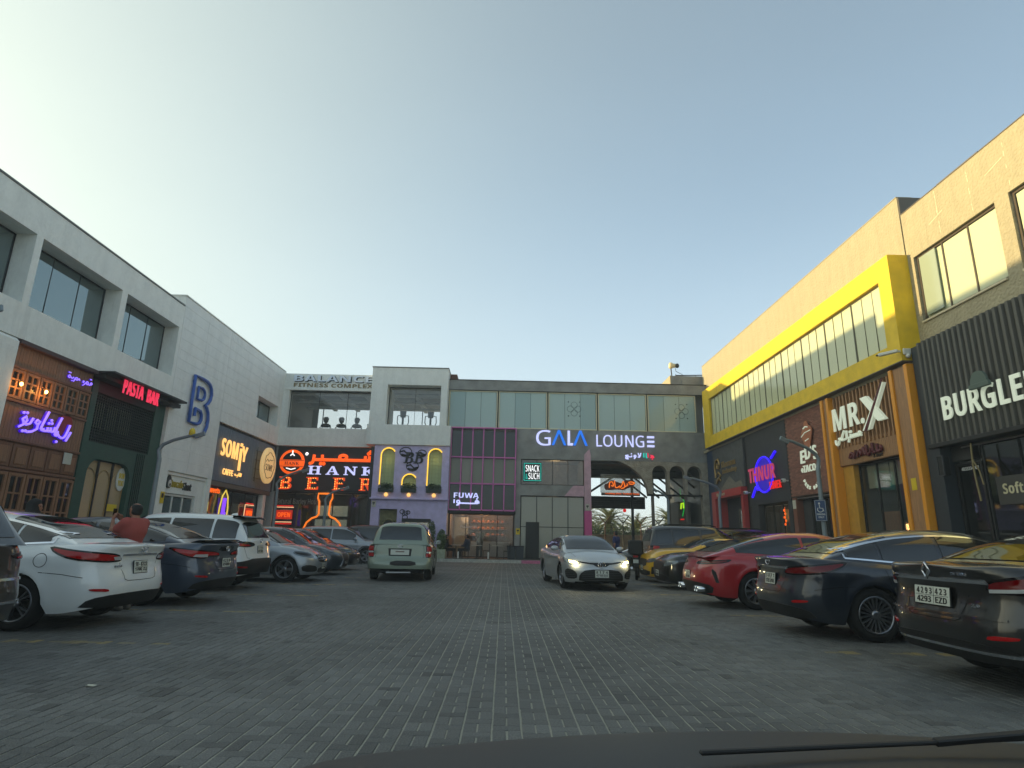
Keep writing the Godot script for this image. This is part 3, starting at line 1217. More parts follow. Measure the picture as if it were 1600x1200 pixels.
# a number plate: white panel with a thin frame, two rows of characters and a dividing line
func plate(o: Node3D, front: bool, y: float, x: float, tilt: float, row1: String, row2: String, w := 0.33, hh := 0.16) -> void:
	var n := Node3D.new()
	n.name = "number_plate"
	n.rotation = Vector3(0, PI / 2 if front else -PI / 2, 0)
	n.position = Vector3(x, y, 0)
	o.add_child(n, true)
	n.rotate_object_local(Vector3.RIGHT, tilt)
	var mb := MB.new()
	mb.box(Vector3(0, 0, 0), Vector3(w + 0.016, hh + 0.016, 0.012), 0.003)
	obj("frame", mb, M.black, n)
	mb = MB.new()
	mb.box(Vector3(0, 0, 0.005), Vector3(w, hh, 0.008), 0.002)
	obj("panel", mb, M.plate, n)
	if row1:
		text("characters", row1, -w * 0.43, 0.012, w * 0.86, hh * 0.34, 0.009, 0.003, M.black, n)
		text("characters", row2, -w * 0.43, -hh * 0.5 + 0.016, w * 0.86, hh * 0.34, 0.009, 0.003, M.black, n)
		mb = MB.new()
		mb.box(Vector3(0, 0.0, 0.0095), Vector3(w * 0.94, 0.004, 0.002))
		mb.box(Vector3(w * 0.06, 0.0, 0.01), Vector3(0.004, hh * 0.9, 0.002))
		obj("rule", mb, M.black, n)
# ---------------------------------------------------------------- ground
func build_site() -> void:
	var mb := MB.new()
	mb.b2(-900, 900, -0.3, -0.016, -1500, 300)
	struct("ground", mb, mat(Color(0.42, 0.38, 0.31), 0.95, 0.0, "stain", 0.02, "bump", 0.3))
	mb = MB.new()
	mb.b2(-11.45, 10.75, -0.014, -0.006, -34.62, 14)
	var pav := struct("paving", mb, M.joint_sand)
	# paving blocks: one laid across, two laid along, over and over in every 0.2 m row
	var kinds := []
	for s: Vector3 in [Vector3(0.1865, 0.02, 0.0965), Vector3(0.087, 0.02, 0.1965)]:
		var b := MB.new()
		b.box(Vector3(0, -0.01, 0), s, 0.0035)
		kinds.append(b.mesh())
	var f := FastNoiseLite.new()
	f.seed = 41
	f.frequency = 0.35
	f.fractal_octaves = 4
	var f2 := FastNoiseLite.new()
	f2.seed = 43
	f2.frequency = 3.0
	var spots := [[], []]
	for ix in 111:
		var x := -11.35 + ix * 0.2
		var z := -34.5 + (0.15 if ix % 2 else 0.0)
		while z < 9.0:
			spots[0].append(Vector2(x, z + 0.05))
			spots[1].append(Vector2(x - 0.0497, z + 0.2))
			spots[1].append(Vector2(x + 0.0497, z + 0.2))
			z += 0.3
	var bay := [[-7.55, -1], [-10.7, -1], [-13.7, -1], [-16.9, -1], [-19.9, -1], [-22.9, -1], [-7.85, 1], [-11.6, 1], [-15.8, 1], [-19.6, 1], [-22.6, 1], [-26.0, 1]]
	var near := []
	var rest := [[], []]
	for k in 2:
		for p: Vector2 in spots[k]:
			var tone := 0.125 * (1.0 + 0.4 * f.get_noise_2d(p.x, p.y) + 0.16 * f2.get_noise_2d(p.x, p.y)) * rng.randf_range(0.84, 1.16)
			var oil := f2.get_noise_2d(p.x * 0.55 + 90.0, p.y * 0.55) + 0.5 * f2.get_noise_2d(p.x * 3.0, p.y * 3.0)
			if oil > 0.52:   # oil spots and rubber marks
				tone *= 0.62
			var c := Color(tone * 0.98, tone * 1.03, tone * 1.0)
			for l in bay:
				if absf(p.y - l[0]) < 0.085 and p.x * l[1] > 3.95 and rng.randf() < 0.75:
					c = c.lerp(Color(0.36, 0.27, 0.08), rng.randf_range(0.25, 0.8))
			var t := Transform3D(Basis.from_euler(Vector3(rng.randfn(0, 0.003), rng.randfn(0, 0.01), rng.randfn(0, 0.003))), Vector3(p.x + rng.randfn(0, 0.0012), clampf(rng.randfn(0.0, 0.0007), -0.0015, 0.0015), p.y))
			if p.y > -5.4 and p.y < -3.3 and (p.x < -0.7 and p.x > -2.9 or p.y < -4.6 and absf(p.x) < 2.6) and near.size() < 900:
				near.append([p.length(), k, t, c])
			else:
				rest[k].append([t, c])
	near.sort_custom(func(a, b): return a[0] < b[0])
	var tones := []
	for i in 12:
		var v := 0.088 + 0.007 * i
		tones.append(mat(Color(v * 0.98, v * 1.03, v).linear_to_srgb(), 0.72, 0.0, "grain", 1.5, "rough", 0.5))
	for i in near.size():
		var q: Array = near[i]
		if i < 296:
			inst("brick", kinds[q[1]], tones[clampi(int((q[3].g / 1.03 - 0.088) / 0.007), 0, 11)], pav, q[2])
		else:
			rest[q[1]].append([q[2], q[3]])
	for k in 2:
		var mm := MultiMesh.new()
		mm.transform_format = MultiMesh.TRANSFORM_3D
		mm.use_colors = true
		mm.mesh = kinds[k]
		mm.instance_count = rest[k].size()
		for i in rest[k].size():
			mm.set_instance_transform(i, rest[k][i][0])
			mm.set_instance_color(i, rest[k][i][1])
		var mi := MultiMeshInstance3D.new()
		mi.name = "bricks" if k == 0 else "bricks_001"
		mi.multimesh = mm
		var m := mat(Color(1, 1, 1), 0.72, 0.0, "grain", 1.5, "rough", 0.5)
		m.vertex_color_use_as_albedo = true
		mi.material_override = m
		pav.add_child(mi)
		stuff(mi)
	var sc := thing("paper_scrap", "small crumpled pale scrap of paper lying on the paving at lower left", "litter", Vector3(-3.4, 0.0, -5.52))
	mb = MB.new()
	var q0 := [Vector3(-0.04, 0.004, 0), Vector3(-0.01, 0.016, 0.025), Vector3(0.04, 0.006, 0.012), Vector3(0.05, 0.012, -0.02), Vector3(0.0, 0.005, -0.03), Vector3(-0.03, 0.014, -0.025)]
	for k in 6:
		mb.face([Vector3(0, 0.02, 0), q0[k], q0[(k + 1) % 6]], Vector3.UP)
		mb.face([Vector3(0, 0.002, 0), q0[k], q0[(k + 1) % 6]], Vector3.DOWN)
	obj("paper", mb, M.paper, sc)
	# raised pavements and kerb stones on three sides
	mb = MB.new()
	mb.b2(-14.0, -11.6, -0.05, 0.14, -37.2, 14)
	mb.b2(10.9, 12.6, -0.05, 0.14, -37.2, 14)
	mb.b2(-11.6, 10.9, -0.05, 0.14, -37.2, -34.78)
	var side := struct("pavement", mb, M.tile)
	for k in 37:
		var x := -11.3 + k * 0.6
		var pink := x > 0.7 and x < 5.2
		pb("kerb_stone", x - 0.296, x + 0.296, -0.05, 0.155, -34.77, -34.63, M.pink_kerb if pink else M.kerb, side, 0.014)
	for k in 36:
		var z := -34.0 + k * 1.0
		pb("kerb_stone", -11.59, -11.46, -0.05, 0.155, z - 0.495, z + 0.495, M.kerb, side, 0.014)
		pb("kerb_stone", 10.76, 10.89, -0.05, 0.155, z - 0.495, z + 0.495, M.kerb, side, 0.014)
	for k in 34:   # pavement tiles along the far shops
		for j in 3:
			pb("tile", -11.2 + k * 0.65, -10.56 + k * 0.65, 0.13, 0.146 + rng.randf() * 0.002, -37.0 + j * 0.74, -36.27 + j * 0.74, M.tile2 if (k + j) % 3 else M.tile, side, 0.004)
	# land beyond the passage
	mb = MB.new()
	mb.b2(-60, 60, -0.016, -0.004, -70, -48.2)
	struct("road", mb, mat(Color(0.3, 0.29, 0.27), 0.9, 0.0, "stain", 0.1))

func neon(called: String, lines: Array, box: Vector2, u: float, v: float, w: float, h: float, n: float, r: float, front: Material, halo: Material, parent: Node3D) -> void:
	strokes(called + "_halo", lines, box, u, v, w, h, n, r * 1.5, halo, parent, 6)
	strokes(called, lines, box, u, v, w, h, n + r * 2.2, r * 1.15, front, parent, 6)

func frame(mb: MB, u0: float, u1: float, v0: float, v1: float, t: float, n0: float, n1: float) -> void:
	mb.b2(u0, u0 + t, v0, v1, n0, n1, 0.006)
	mb.b2(u1 - t, u1, v0, v1, n0, n1, 0.006)
	mb.b2(u0 + t, u1 - t, v0, v0 + t, n0, n1, 0.006)
	mb.b2(u0 + t, u1 - t, v1 - t, v1, n0, n1, 0.006)

# a window as a part: frame with panes as its sub-parts
func window(called: String, u0: float, u1: float, v0: float, v1: float, n: float, cols: int, rows: int, fm: Material, gm: Material, parent: Node3D, t := 0.06, bar := 0.03, depth := 0.07) -> MeshInstance3D:
	var mb := MB.new()
	frame(mb, u0, u1, v0, v1, t, n - depth * 0.5, n + depth * 0.5)
	var w := (u1 - u0 - 2 * t) / cols
	var h := (v1 - v0 - 2 * t) / rows
	for i in range(1, cols):
		mb.b2(u0 + t + w * i - bar / 2, u0 + t + w * i + bar / 2, v0 + t, v1 - t, n - depth * 0.4, n + depth * 0.4)
	for j in range(1, rows):
		for i in cols:
			mb.b2(u0 + t + w * i + (bar / 2 if i else 0.0), u0 + t + w * (i + 1) - (bar / 2 if i < cols - 1 else 0.0), v0 + t + h * j - bar / 2, v0 + t + h * j + bar / 2, n - depth * 0.36, n + depth * 0.36)
	var f := obj(called, mb, fm, parent)
	for i in cols:
		for j in rows:
			var pn_ := pb("pane", u0 + t + w * i + bar * 0.4, u0 + t + w * (i + 1) - bar * 0.4, v0 + t + h * j + bar * 0.4, v0 + t + h * (j + 1) - bar * 0.4, n - 0.008, n + 0.002, gm, f, 0.0)
			pn_.rotation = Vector3(rng.randfn(0, 0.003), rng.randfn(0, 0.004), 0)   # no two panes are set quite alike
	return f
# ---------------------------------------------------------------- left: white building (local x runs away from the camera, z faces the lot)
func side_thing(called: String, label: String, category: String, left: bool, group := "") -> Node3D:
	return thing(called, label, category, Vector3(-14.0 if left else 12.2, 0, 0), PI / 2 if left else -PI / 2, group)

func build_left() -> void:
	var o := side_thing("white_building", "long white building on the left with deep-set dark upper windows and panelled far half", "building", true)
	var wins := [[8.5, 12.3, 7.56, 9.72], [12.58, 16.42, 7.56, 9.72], [16.68, 20.57, 7.56, 9.72], [20.88, 24.5, 7.56, 9.72]]
	var mb := MB.new()
	wall_boxes(mb, 5.0, 24.66, 6.56, 10.72, -0.7, 0.0, wins)
	mb.b2(5.0, 15.2, 0.14, 6.56, -0.7, 0.0)
	mb.b2(24.75, 25.42, 0.14, 6.56, -0.5, 0.0)
	mb.b2(25.42, 29.26, 3.75, 6.56, -0.5, 0.0)
	mb.b2(28.92, 29.26, 0.14, 3.75, -0.5, 0.0)
	obj("wall", mb, M.white_wall, o)
	mb = MB.new()
	mb.b2(15.2, 16.7, 0.14, 6.54, -0.6, 0.06, 0.1)
	obj("corner_pier", mb, M.white_wall, o)
	mb = MB.new()
	wall_boxes(mb, 24.66, 37.3, 6.56, 11.2, -0.7, 0.0, [[33.4, 36.5, 7.6, 8.85]])
	obj("raised_wall", mb, M.white_wall, o)
	# cladding panels, joint by joint
	var vs := [6.56, 7.08, 7.6, 8.02, 8.44, 8.85, 9.33, 9.81, 10.29, 10.76, 11.2]
	var us := [24.72, 26.9, 29.26, 33.4, 36.5, 37.0]
	for i in us.size() - 1:
		for j in vs.size() - 1:
			if us[i] >= 33.3 and us[i + 1] <= 36.6 and vs[j] >= 7.5 and vs[j + 1] <= 8.9:
				continue
			pb("cladding_panel", us[i] + 0.003, us[i + 1] - 0.003, vs[j] + 0.004, vs[j + 1] - 0.004, 0.0, 0.008 + rng.randf() * 0.001, M.white_panel, o, 0.004)
	var lo := [3.76, 4.22, 4.7, 5.16, 5.62, 6.09, 6.55]
	for i in 2:
		for j in 6:
			pb("cladding_panel", us[i] + 0.003, us[i + 1] - 0.003, lo[j] + 0.004, lo[j + 1] - 0.004, 0.0, 0.008, M.white_panel, o, 0.004)
	mb = MB.new()
	mb.b2(5.0, 24.66, 10.72, 10.79, -0.74, 0.03, 0.01)
	obj("coping", mb, M.grey_coping, o)
	mb = MB.new()
	mb.b2(24.62, 37.0, 11.2, 11.26, -0.74, 0.045, 0.01)
	obj("coping", mb, M.white_wall, o)
	mb = MB.new()
	mb.b2(5.0, 37.3, 0.0, 10.5, -10.0, -5.2)
	mb.b2(37.3, 37.6, 0.0, 11.1, -10.0, -0.6)
	mb.b2(4.8, 5.0, 0.0, 10.7, -10.0, 0.0)
	for u: float in [16.66, 20.17, 25.2, 29.1]:
		mb.b2(u, u + 0.06, 0.1, 6.6, -5.2, -0.52)
	mb.b2(5.0, 37.3, 6.75, 7.4, -5.2, -0.7)
	mb.b2(5.0, 37.3, 10.0, 10.3, -5.2, -0.7)
	obj("inner_core", mb, M.room_grey, o)
	for w in wins:
		window("window", w[0] + 0.02, w[1] - 0.02, w[2] + 0.02, w[3] - 0.02, -0.62, 3, 1, M.dark_frame, M.blue_glass, o, 0.05, 0.012, 0.05)
	window("window", 33.42, 36.48, 7.62, 8.83, -0.55, 2, 1, M.dark_frame, M.blue_glass, o, 0.05, 0.02)
	for u: float in [16.6, 20.75]:   # roller blinds behind the glass
		ub("blind", u + 0.4, u + 1.6, 7.6, 8.5, -1.2, -1.18, M.room_light, o, 0.0)

	var bs := side_thing("blue_outline_letter", "big blue outlined letter B on the white panelled wall", "sign", true)
	mb = MB.new()
	var bp := []
	for q: Vector2 in V([26.62, 5.6, 26.85, 5.48, 27.15, 5.46, 27.45, 5.54, 27.7, 5.74, 27.85, 6.05, 27.87, 6.35, 27.78, 6.65, 27.6, 6.86, 27.42, 6.95, 27.65, 7.08, 27.82, 7.3, 27.87, 7.55, 27.78, 7.8, 27.58, 7.97, 27.3, 8.05, 26.9, 8.07, 26.2, 8.07, 26.2, 5.98, 26.9, 5.98, 27.12, 6.06, 27.24, 6.24, 27.2, 6.46, 27.05, 6.6, 26.6, 6.64, 26.6, 6.3]):
		bp.append(Vector3(q.x, q.y, 0.11))
	mb.tube(bp, 0.075, 8)
	bp = []
	for q: Vector2 in V([26.62, 7.64, 26.95, 7.64, 27.15, 7.58, 27.26, 7.42, 27.22, 7.22, 27.05, 7.1, 26.62, 7.08]):
		bp.append(Vector3(q.x, q.y, 0.11))
	mb.tube(bp, 0.065, 8, -1.0, true)
	obj("letter", mb, M.letter_blue, bs)
	mb = MB.new()
	for q: Vector2 in V([26.2, 7.8, 26.2, 6.3, 27.85, 6.2, 27.85, 7.5, 26.9, 8.05]):
		mb.bar(Vector3(q.x, q.y, 0.0), Vector3(q.x, q.y, 0.08), 0.03, 0.03)
	stuff(obj("fixings", mb, M.grey_plastic, bs))

	# brown wooden café front
	o = side_thing("wooden_shopfront", "brown wooden cafe front with small-paned windows and purple lit script", "shopfront", true)
	mb = MB.new()
	mb.b2(16.7, 20.15, 0.14, 6.5, -0.5, -0.16)
	obj("backing", mb, M.wood_dark, o)
	var pl := MB.new()
	for r in [[5.8, 6.42], [3.76, 4.78]]:
		var u := 16.72
		while u < 20.1:
			pl.b2(u + 0.003, minf(u + 0.112, 20.14), r[0], r[1], -0.16, -0.125 - rng.randf() * 0.006, 0.004)
			u += 0.115
	stuff(obj("planks", pl, M.wood, o))
	ub("cornice", 16.7, 20.15, 6.42, 6.55, -0.16, 0.05, M.wood_purple, o)
	for v: float in [5.74, 4.78, 3.68, 2.86]:
		ub("rail", 16.7, 20.15, v, v + 0.08, -0.16, -0.08, M.wood_dark, o)
	for k in 6:
		var u := 16.74 + k * 0.568
		window("casement", u, u + 0.53, 4.88, 5.72, -0.12, 2, 3, M.wood, M.dark_glass, o, 0.075, 0.05, 0.08)
	for k in 5:
		var u := 16.76 + k * 0.678
		var p := ub("door_panel", u, u + 0.64, 2.98, 3.64, -0.16, -0.11, M.wood_dark, o)
		pb("raised_field", u + 0.1, u + 0.54, 3.07, 3.55, -0.11, -0.085, M.wood, p, 0.02)
	for k in 5:
		var u := 16.76 + k * 0.678
		window("door_leaf", u, u + 0.64, 0.75, 2.82, -0.11, 2, 4, M.wood, M.dark_glass, o, 0.09, 0.05, 0.09)
		pb("kick_panel", u, u + 0.64, 0.15, 0.73, -0.16, -0.1, M.wood_dark, o, 0.02)
	mb = MB.new()
	mb.b2(19.42, 19.78, 3.3, 3.66, -0.08, -0.06, 0.004)
	tag(place(obj("notice_board", mb, M.paper, self), -14.0, PI / 2), "white square notice on the brown wooden cafe front", "notice")
	for u: float in [16.95, 17.92]:
		var lp := side_thing("wall_lamp", "small lit bulb lamp %s on the brown wooden front" % ("nearest the white pier" if u < 17.5 else "over the third small-paned window"), "lamp", true, "bulb lamps on the wooden front")
		mb = MB.new()
		mb.tube([Vector3(u, 5.36, -0.1), Vector3(u, 5.4, 0.04), Vector3(u, 5.34, 0.1)], 0.012, 6)
		obj("bracket", mb, M.black, lp)
		mb = MB.new()
		mb.ball(Vector3(u, 5.28, 0.1), Vector3(0.045, 0.06, 0.045), 10, 6)
		obj("bulb", mb, glow(Color(1.0, 0.78, 0.4), 5.0), lp)
		lamp("bulb_light", lp, Vector3(u, 5.28, 0.1), Color(1, 0.7, 0.35), 0.16, 0.04)
	var s := side_thing("purple_script_sign", "large purple lit Arabic script on the brown wooden front, red disc behind its end", "sign", true)
	var red := MB.new()
	red.prism(chaikin(V([18.95, 4.2, 19.35, 4.12, 19.55, 4.4, 19.5, 4.75, 19.2, 4.9, 18.95, 4.7, 18.85, 4.45]), 2), -0.12, -0.08)
	obj("red_disc", red, M.sign_red, s)
	neon("script", [V([10, 1.8, 9.3, 0.1]), V([9.6, 3.0, 9.1, 1.2, 8.6, 0.5, 7.9, 0.6, 7.4, 1.1, 7.35, 1.5]), V([7.7, 3.9, 7.1, 2.0, 6.9, 0.8, 7.4, 0.7]), V([7.5, -0.35]), V([6.7, 2.0, 6.5, 1.2, 6.0, 1.2, 5.9, 1.8]), V([6.0, 1.2, 5.4, 1.1, 5.3, 1.7]), V([5.4, 1.1, 4.7, 1.0, 4.5, 1.4]), V([6.0, 2.5]), V([5.4, 2.4]), V([5.8, 3.0]), V([5.0, 4.3, 4.4, 2.4, 4.1, 1.2, 4.7, 1.0]), V([3.4, 1.7, 3.7, 2.3, 3.2, 2.5, 2.9, 2.0, 3.4, 1.7, 3.4, 1.0, 2.6, 0.4, 1.8, 0.2]), V([2.4, 2.6, 2.0, 1.6, 1.4, 1.3, 0.9, 1.5, 0.6, 2.1, 1.1, 2.6, 1.4, 2.0, 1.0, 1.3, 0.2, 0.7]), V([1.5, 0.3]), V([1.0, 0.2]), V([0.6, 3.1]), V([1.2, 3.2])], Vector2(10, 4), 17.28, 3.98, 2.15, 0.72, -0.12, 0.032, M.neon_violet, M.neon_purple, s)
	lamp("sign_light", s, Vector3(18.4, 4.3, 0.12), Color(0.5, 0.25, 1), 0.0452, 0.5)
	s = side_thing("small_purple_script", "small purple lit Arabic script under the dark cornice of the wooden front", "sign", true)
	neon("script", [V([10, 1.9, 9.5, 2.3, 9.1, 1.8, 9.6, 1.5, 9.9, 2.0, 9.0, 1.3, 8.4, 1.4]), V([9.4, 3.2]), V([9.0, 3.2]), V([8.4, 1.4, 8.0, 2.2, 7.5, 1.8, 7.9, 1.2, 8.4, 1.4]), V([7.2, 1.6, 6.9, 1.0, 6.3, 0.5]), V([6.7, 1.9, 6.2, 1.9, 6.4, 1.3]), V([4.9, 1.6, 4.5, 2.1, 4.2, 1.6, 3.6, 2.2, 3.0, 1.7, 3.9, 1.4]), V([3.0, 1.7, 2.6, 0.7]), V([2.4, 2.0, 2.0, 1.5, 1.4, 1.6]), V([2.0, 0.8]), V([1.4, 1.6, 0.8, 2.2, 0.4, 1.7, 0.9, 1.3]), V([0.5, 3.0]), V([1.0, 3.0])], Vector2(10, 4), 18.85, 5.86, 1.2, 0.42, -0.12, 0.016, M.neon_violet, M.neon_purple, s)

	# dark green restaurant front
	o = side_thing("green_shopfront", "dark green restaurant front with lattice screen and arched window", "shopfront", true)
	mb = MB.new()
	wall_boxes(mb, 20.2, 24.7, 0.14, 4.2, -0.42, -0.12, [[20.68, 23.08, 0.14, 3.66]])
	mb.b2(20.2, 20.48, 4.2, 6.5, -0.42, -0.12)
	mb.b2(24.0, 24.7, 4.2, 6.5, -0.42, -0.12)
	obj("wall", mb, M.green_wall, o)
	mb = MB.new()   # arched head filling the top of the window opening
	var sp := PackedVector2Array([Vector2(20.68, 3.66), Vector2(20.68, 3.1)])
	for k in 9:
		var a := PI - PI / 2 * k / 8.0
		sp.append(Vector2(21.2 + 0.52 * cos(a), 3.1 + 0.555 * sin(a)))
	mb.prism(sp, -0.4, -0.125)
	sp = PackedVector2Array([Vector2(23.08, 3.66)])
	for k in 9:
		var a := PI / 2 - PI / 2 * k / 8.0
		sp.append(Vector2(22.56 + 0.52 * cos(a), 3.1 + 0.555 * sin(a)))
	mb.prism(sp, -0.4, -0.125)
	obj("arch_corners", mb, M.green_wall, o)
	for k in 3:
		pb("pane", 20.7 + k * 0.8, 21.46 + k * 0.8, 1.62, 3.63, -0.33, -0.32, M.beige_glass, o, 0.0)
		pb("pane", 20.7 + k * 0.8, 21.46 + k * 0.8, 0.2, 1.56, -0.33, -0.32, M.beige_glass, o, 0.0)
	mb = MB.new()
	for u: float in [21.48, 22.28]:
		mb.b2(u - 0.035, u + 0.035, 0.15, 3.64, -0.35, -0.26)
	mb.b2(20.7, 23.06, 1.56, 1.62, -0.345, -0.27)
	obj("mullions", mb, M.black, o)
	mb = MB.new()
	for c: float in [21.1, 21.9, 22.7]:
		var path := []
		for k in 13:
			path.append(Vector3(c + 0.34 * cos(PI * k / 12), 2.9 + 0.45 * sin(PI * k / 12), -0.3))
		path.push_front(Vector3(c + 0.34, 0.2, -0.3))
		path.append(Vector3(c - 0.34, 0.2, -0.3))
		mb.tube(path, 0.014, 5)
	stuff(obj("gilt_tracery", mb, M.gold, o))
	ub("room_back", 20.6, 24.6, 0.1, 6.5, -3.2, -3.1, M.beige_room, o)
	ub("room_floor", 20.4, 24.7, 0.02, 0.13, -3.1, -0.43, M.room_dark, o)
	mb = MB.new()
	for k in 30:
		mb.b2(20.48 + k * 0.1205, 20.5 + k * 0.1205, 4.2, 5.86, -0.2, -0.15)
	for k in 17:
		mb.b2(20.48, 24.0, 4.22 + k * 0.1, 4.24 + k * 0.1, -0.19, -0.155)
	for k in 24:
		mb.b2(23.3, 23.8, 1.0 + k * 0.13, 1.02 + k * 0.13, -0.118, -0.1)
	for k in 5:
		mb.b2(23.3 + k * 0.12, 23.32 + k * 0.12, 0.95, 4.15, -0.119, -0.097)
	stuff(obj("lattice", mb, M.green_dark, o))
	for k in 3:
		var u := 20.62 + k * 0.78
		var lv := MB.new()
		for j in 9:
			lv.box(Vector3(u + 0.34, 4.78 + j * 0.1, -0.32), Vector3(0.68, 0.085, 0.012), 0.0, Transform3D())
		stuff(obj("louvre", lv, M.louvre, o))
	ub("lattice_backing", 20.48, 24.0, 4.2, 6.5, -0.5, -0.42, M.black, o)
	ub("fascia", 20.48, 24.0, 5.9, 6.5, -0.42, -0.13, M.black, o)
	ub("canopy", 20.1, 24.95, 6.48, 6.56, -0.1, 0.6, M.black, o)
	ub("canopy_soffit", 20.1, 25.05, 6.3, 6.46, -0.12, 0.3, M.black, o)
	s = side_thing("pink_letters_sign", "pink lit letters PASTA BAR hanging in front of the black canopy", "sign", true)
	text("lettering", "PASTA  BAR", 20.95, 6.0, 2.25, 0.56, 0.4, 0.035, M.pink_glow, s)
	ub("support_rail", 20.9, 23.3, 6.5, 6.55, 0.36, 0.4, M.black, s)
	lamp("sign_light", s, Vector3(22.1, 6.3, 0.95), Color(1, 0.25, 0.4), 0.0216, 0.4)
	s = side_thing("round_window_sign", "round white sign with yellow letters inside the arched window", "sign", true)
	mb = MB.new()
	mb.prism(circle(Vector2(22.85, 3.12), 0.27, 0.42), -0.3, -0.27)
	obj("disc", mb, M.white_gloss, s)
	text("lettering", "DON", 22.69, 3.15, 0.32, 0.2, -0.268, 0.01, M.yellow_sign, s)
	text("lettering", "YOO", 22.69, 2.88, 0.32, 0.2, -0.268, 0.01, M.yellow_sign, s)
	ub("sticker", 22.3, 22.85, 1.95, 2.2, -0.26, -0.255, M.yellow_sign, s, 0.0)

	# small white kiosk
	o = side_thing("white_kiosk", "white kiosk front with three windows and a yellow and green name", "shopfront", true)
	mb = MB.new()
	mb.b2(25.42, 28.92, 2.86, 3.74, -0.5, -0.12)
	mb.b2(28.2, 28.92, 0.14, 2.86, -0.5, -0.12)
	obj("wall", mb, M.white_wall, o)
	ub("top_shadow_gap", 25.42, 28.92, 3.6, 3.74, -0.12, -0.06, M.white_panel, o)
	window("window", 25.44, 28.18, 1.85, 2.84, -0.2, 3, 1, M.white_frame, M.grey_glass, o, 0.09, 0.1)
	window("window", 25.44, 28.18, 0.9, 1.83, -0.2, 3, 1, M.white_frame, M.grey_glass, o, 0.07, 0.1)
	ub("counter_wall", 25.44, 28.18, 0.14, 0.9, -0.3, -0.16, M.white_panel, o)
	mb = MB.new()
	for k in 26:
		mb.bar(Vector3(25.55 + k * 0.068, 1.05, -0.26), Vector3(25.8 + k * 0.068, 1.75, -0.26), 0.02, 0.015)
	stuff(obj("yellow_slats", mb, M.yellow_sign, o))
	ub("room_back", 25.42, 28.9, 0.14, 3.0, -2.6, -2.5, M.room_dark, o)
	s = side_thing("kiosk_sign", "yellow and dark green name with a round fruit emblem over the white kiosk", "sign", true)
	text("lettering", "Avocado", 25.95, 3.12, 1.0, 0.32, -0.12, 0.035, M.yellow_dark, s)
	text("lettering", "Shot", 26.97, 3.06, 0.72, 0.34, -0.12, 0.035, M.green_dark, s)
	mb = MB.new()
	mb.prism(chaikin(V([25.62, 3.05, 25.9, 3.05, 25.95, 3.3, 25.85, 3.55, 25.7, 3.6, 25.6, 3.4]), 2), -0.12, -0.06)
	obj("emblem", mb, M.green_dark, s)
	mb = MB.new()
	mb.prism(circle(Vector2(25.8, 3.25), 0.12, 0.15), -0.06, -0.05)
	obj("emblem_flesh", mb, M.white_gloss, s)
	mb = MB.new()
	mb.prism(circle(Vector2(25.81, 3.2), 0.05, 0.06), -0.05, -0.04)
	obj("emblem_stone", mb, M.black, s)
	s = side_thing("yellow_notice", "small yellow notice on the white post beside the kiosk", "notice", true)
	ub("panel", 25.1, 25.36, 2.4, 2.86, 0.027, 0.04, M.yellow_sign, s, 0.0)
	ub("print", 25.14, 25.3, 2.62, 2.8, 0.04, 0.043, M.black, s, 0.0)

	# blue-grey café
	o = side_thing("blue_grey_shopfront", "blue-grey plank-clad cafe front with dark glazing and neon signs below", "shopfront", true)
	mb = MB.new()
	var v := 29.28
	while v < 36.9:
		mb.b2(v + 0.003, v + 0.117, 3.74, 6.42, -0.12, -0.08 - rng.randf() * 0.008, 0.004)
		v += 0.12
	stuff(obj("planks", mb, M.slate, o))
	ub("backing", 29.27, 37.3, 3.74, 6.55, -0.5, -0.121, M.slate_dark, o)
	ub("lower_fascia", 29.27, 37.0, 3.5, 3.73, -0.5, -0.1, M.brown_grey, o)
	window("shop_window", 29.3, 36.0, 0.16, 3.48, -0.4, 4, 1, M.dark_frame, M.dark_glass, o, 0.08, 0.06)
	ub("white_pillar", 36.1, 36.5, 0.14, 3.49, -0.5, -0.12, M.white_wall, o)
	ub("room_back", 29.3, 37.0, 0.1, 3.5, -3.4, -3.3, M.room_dark, o)
	for k in 5:
		ub("shelf", 31.5, 35.5, 0.8 + k * 0.5, 0.84 + k * 0.5, -3.2, -2.8, M.room_grey, o, 0.0)
	s = side_thing("cream_letters_sign", "cream lit letters SOMY on the blue-grey planks with a cafe line below", "sign", true)
	text("lettering", "SOM", 29.75, 4.98, 1.9, 0.86, 0.02, 0.035, M.cream_glow, s)
	text("lettering", "Y", 32.1, 4.98, 0.72, 0.8, 0.02, 0.035, M.cream_glow, s)
	ub("long_stem", 31.84, 32.0, 4.45, 5.6, 0.02, 0.11, M.cream_glow, s)
	ub("stem_dot", 31.84, 32.0, 5.72, 5.88, 0.02, 0.11, M.cream_glow, s)
	text("lettering", "CAFFE", 30.25, 4.1, 1.15, 0.3, 0.0, 0.035, M.cream_glow, s)
	strokes("script", [V([6, 2, 5.2, 3.2]), V([6.3, 3.0, 5.4, 2.0, 6.1, 1.4, 5.0, 1.2]), V([4.9, 3.3, 4.8, 1.2]), V([4.3, 1.2, 4.3, 2.2, 3.7, 2.2, 3.8, 1.3, 3.0, 1.2]), V([4.0, 3.0]), V([3.0, 1.2, 2.8, 1.8]), V([2.9, 0.4]), V([2.8, 1.3, 1.6, 1.2, 1.2, 2.0, 0.7, 1.4, 1.6, 1.2])], Vector2(6.3, 3.5), 31.5, 4.08, 0.95, 0.3, 0.0, 0.024, M.cream_glow, s)
	lamp("sign_light", s, Vector3(31.4, 5.3, 0.5), Color(1, 0.75, 0.45), 0.012, 0.5)
	s = side_thing("round_cream_sign", "round cream disc sign lettered SOMY beside the corner", "sign", true)
	mb = MB.new()
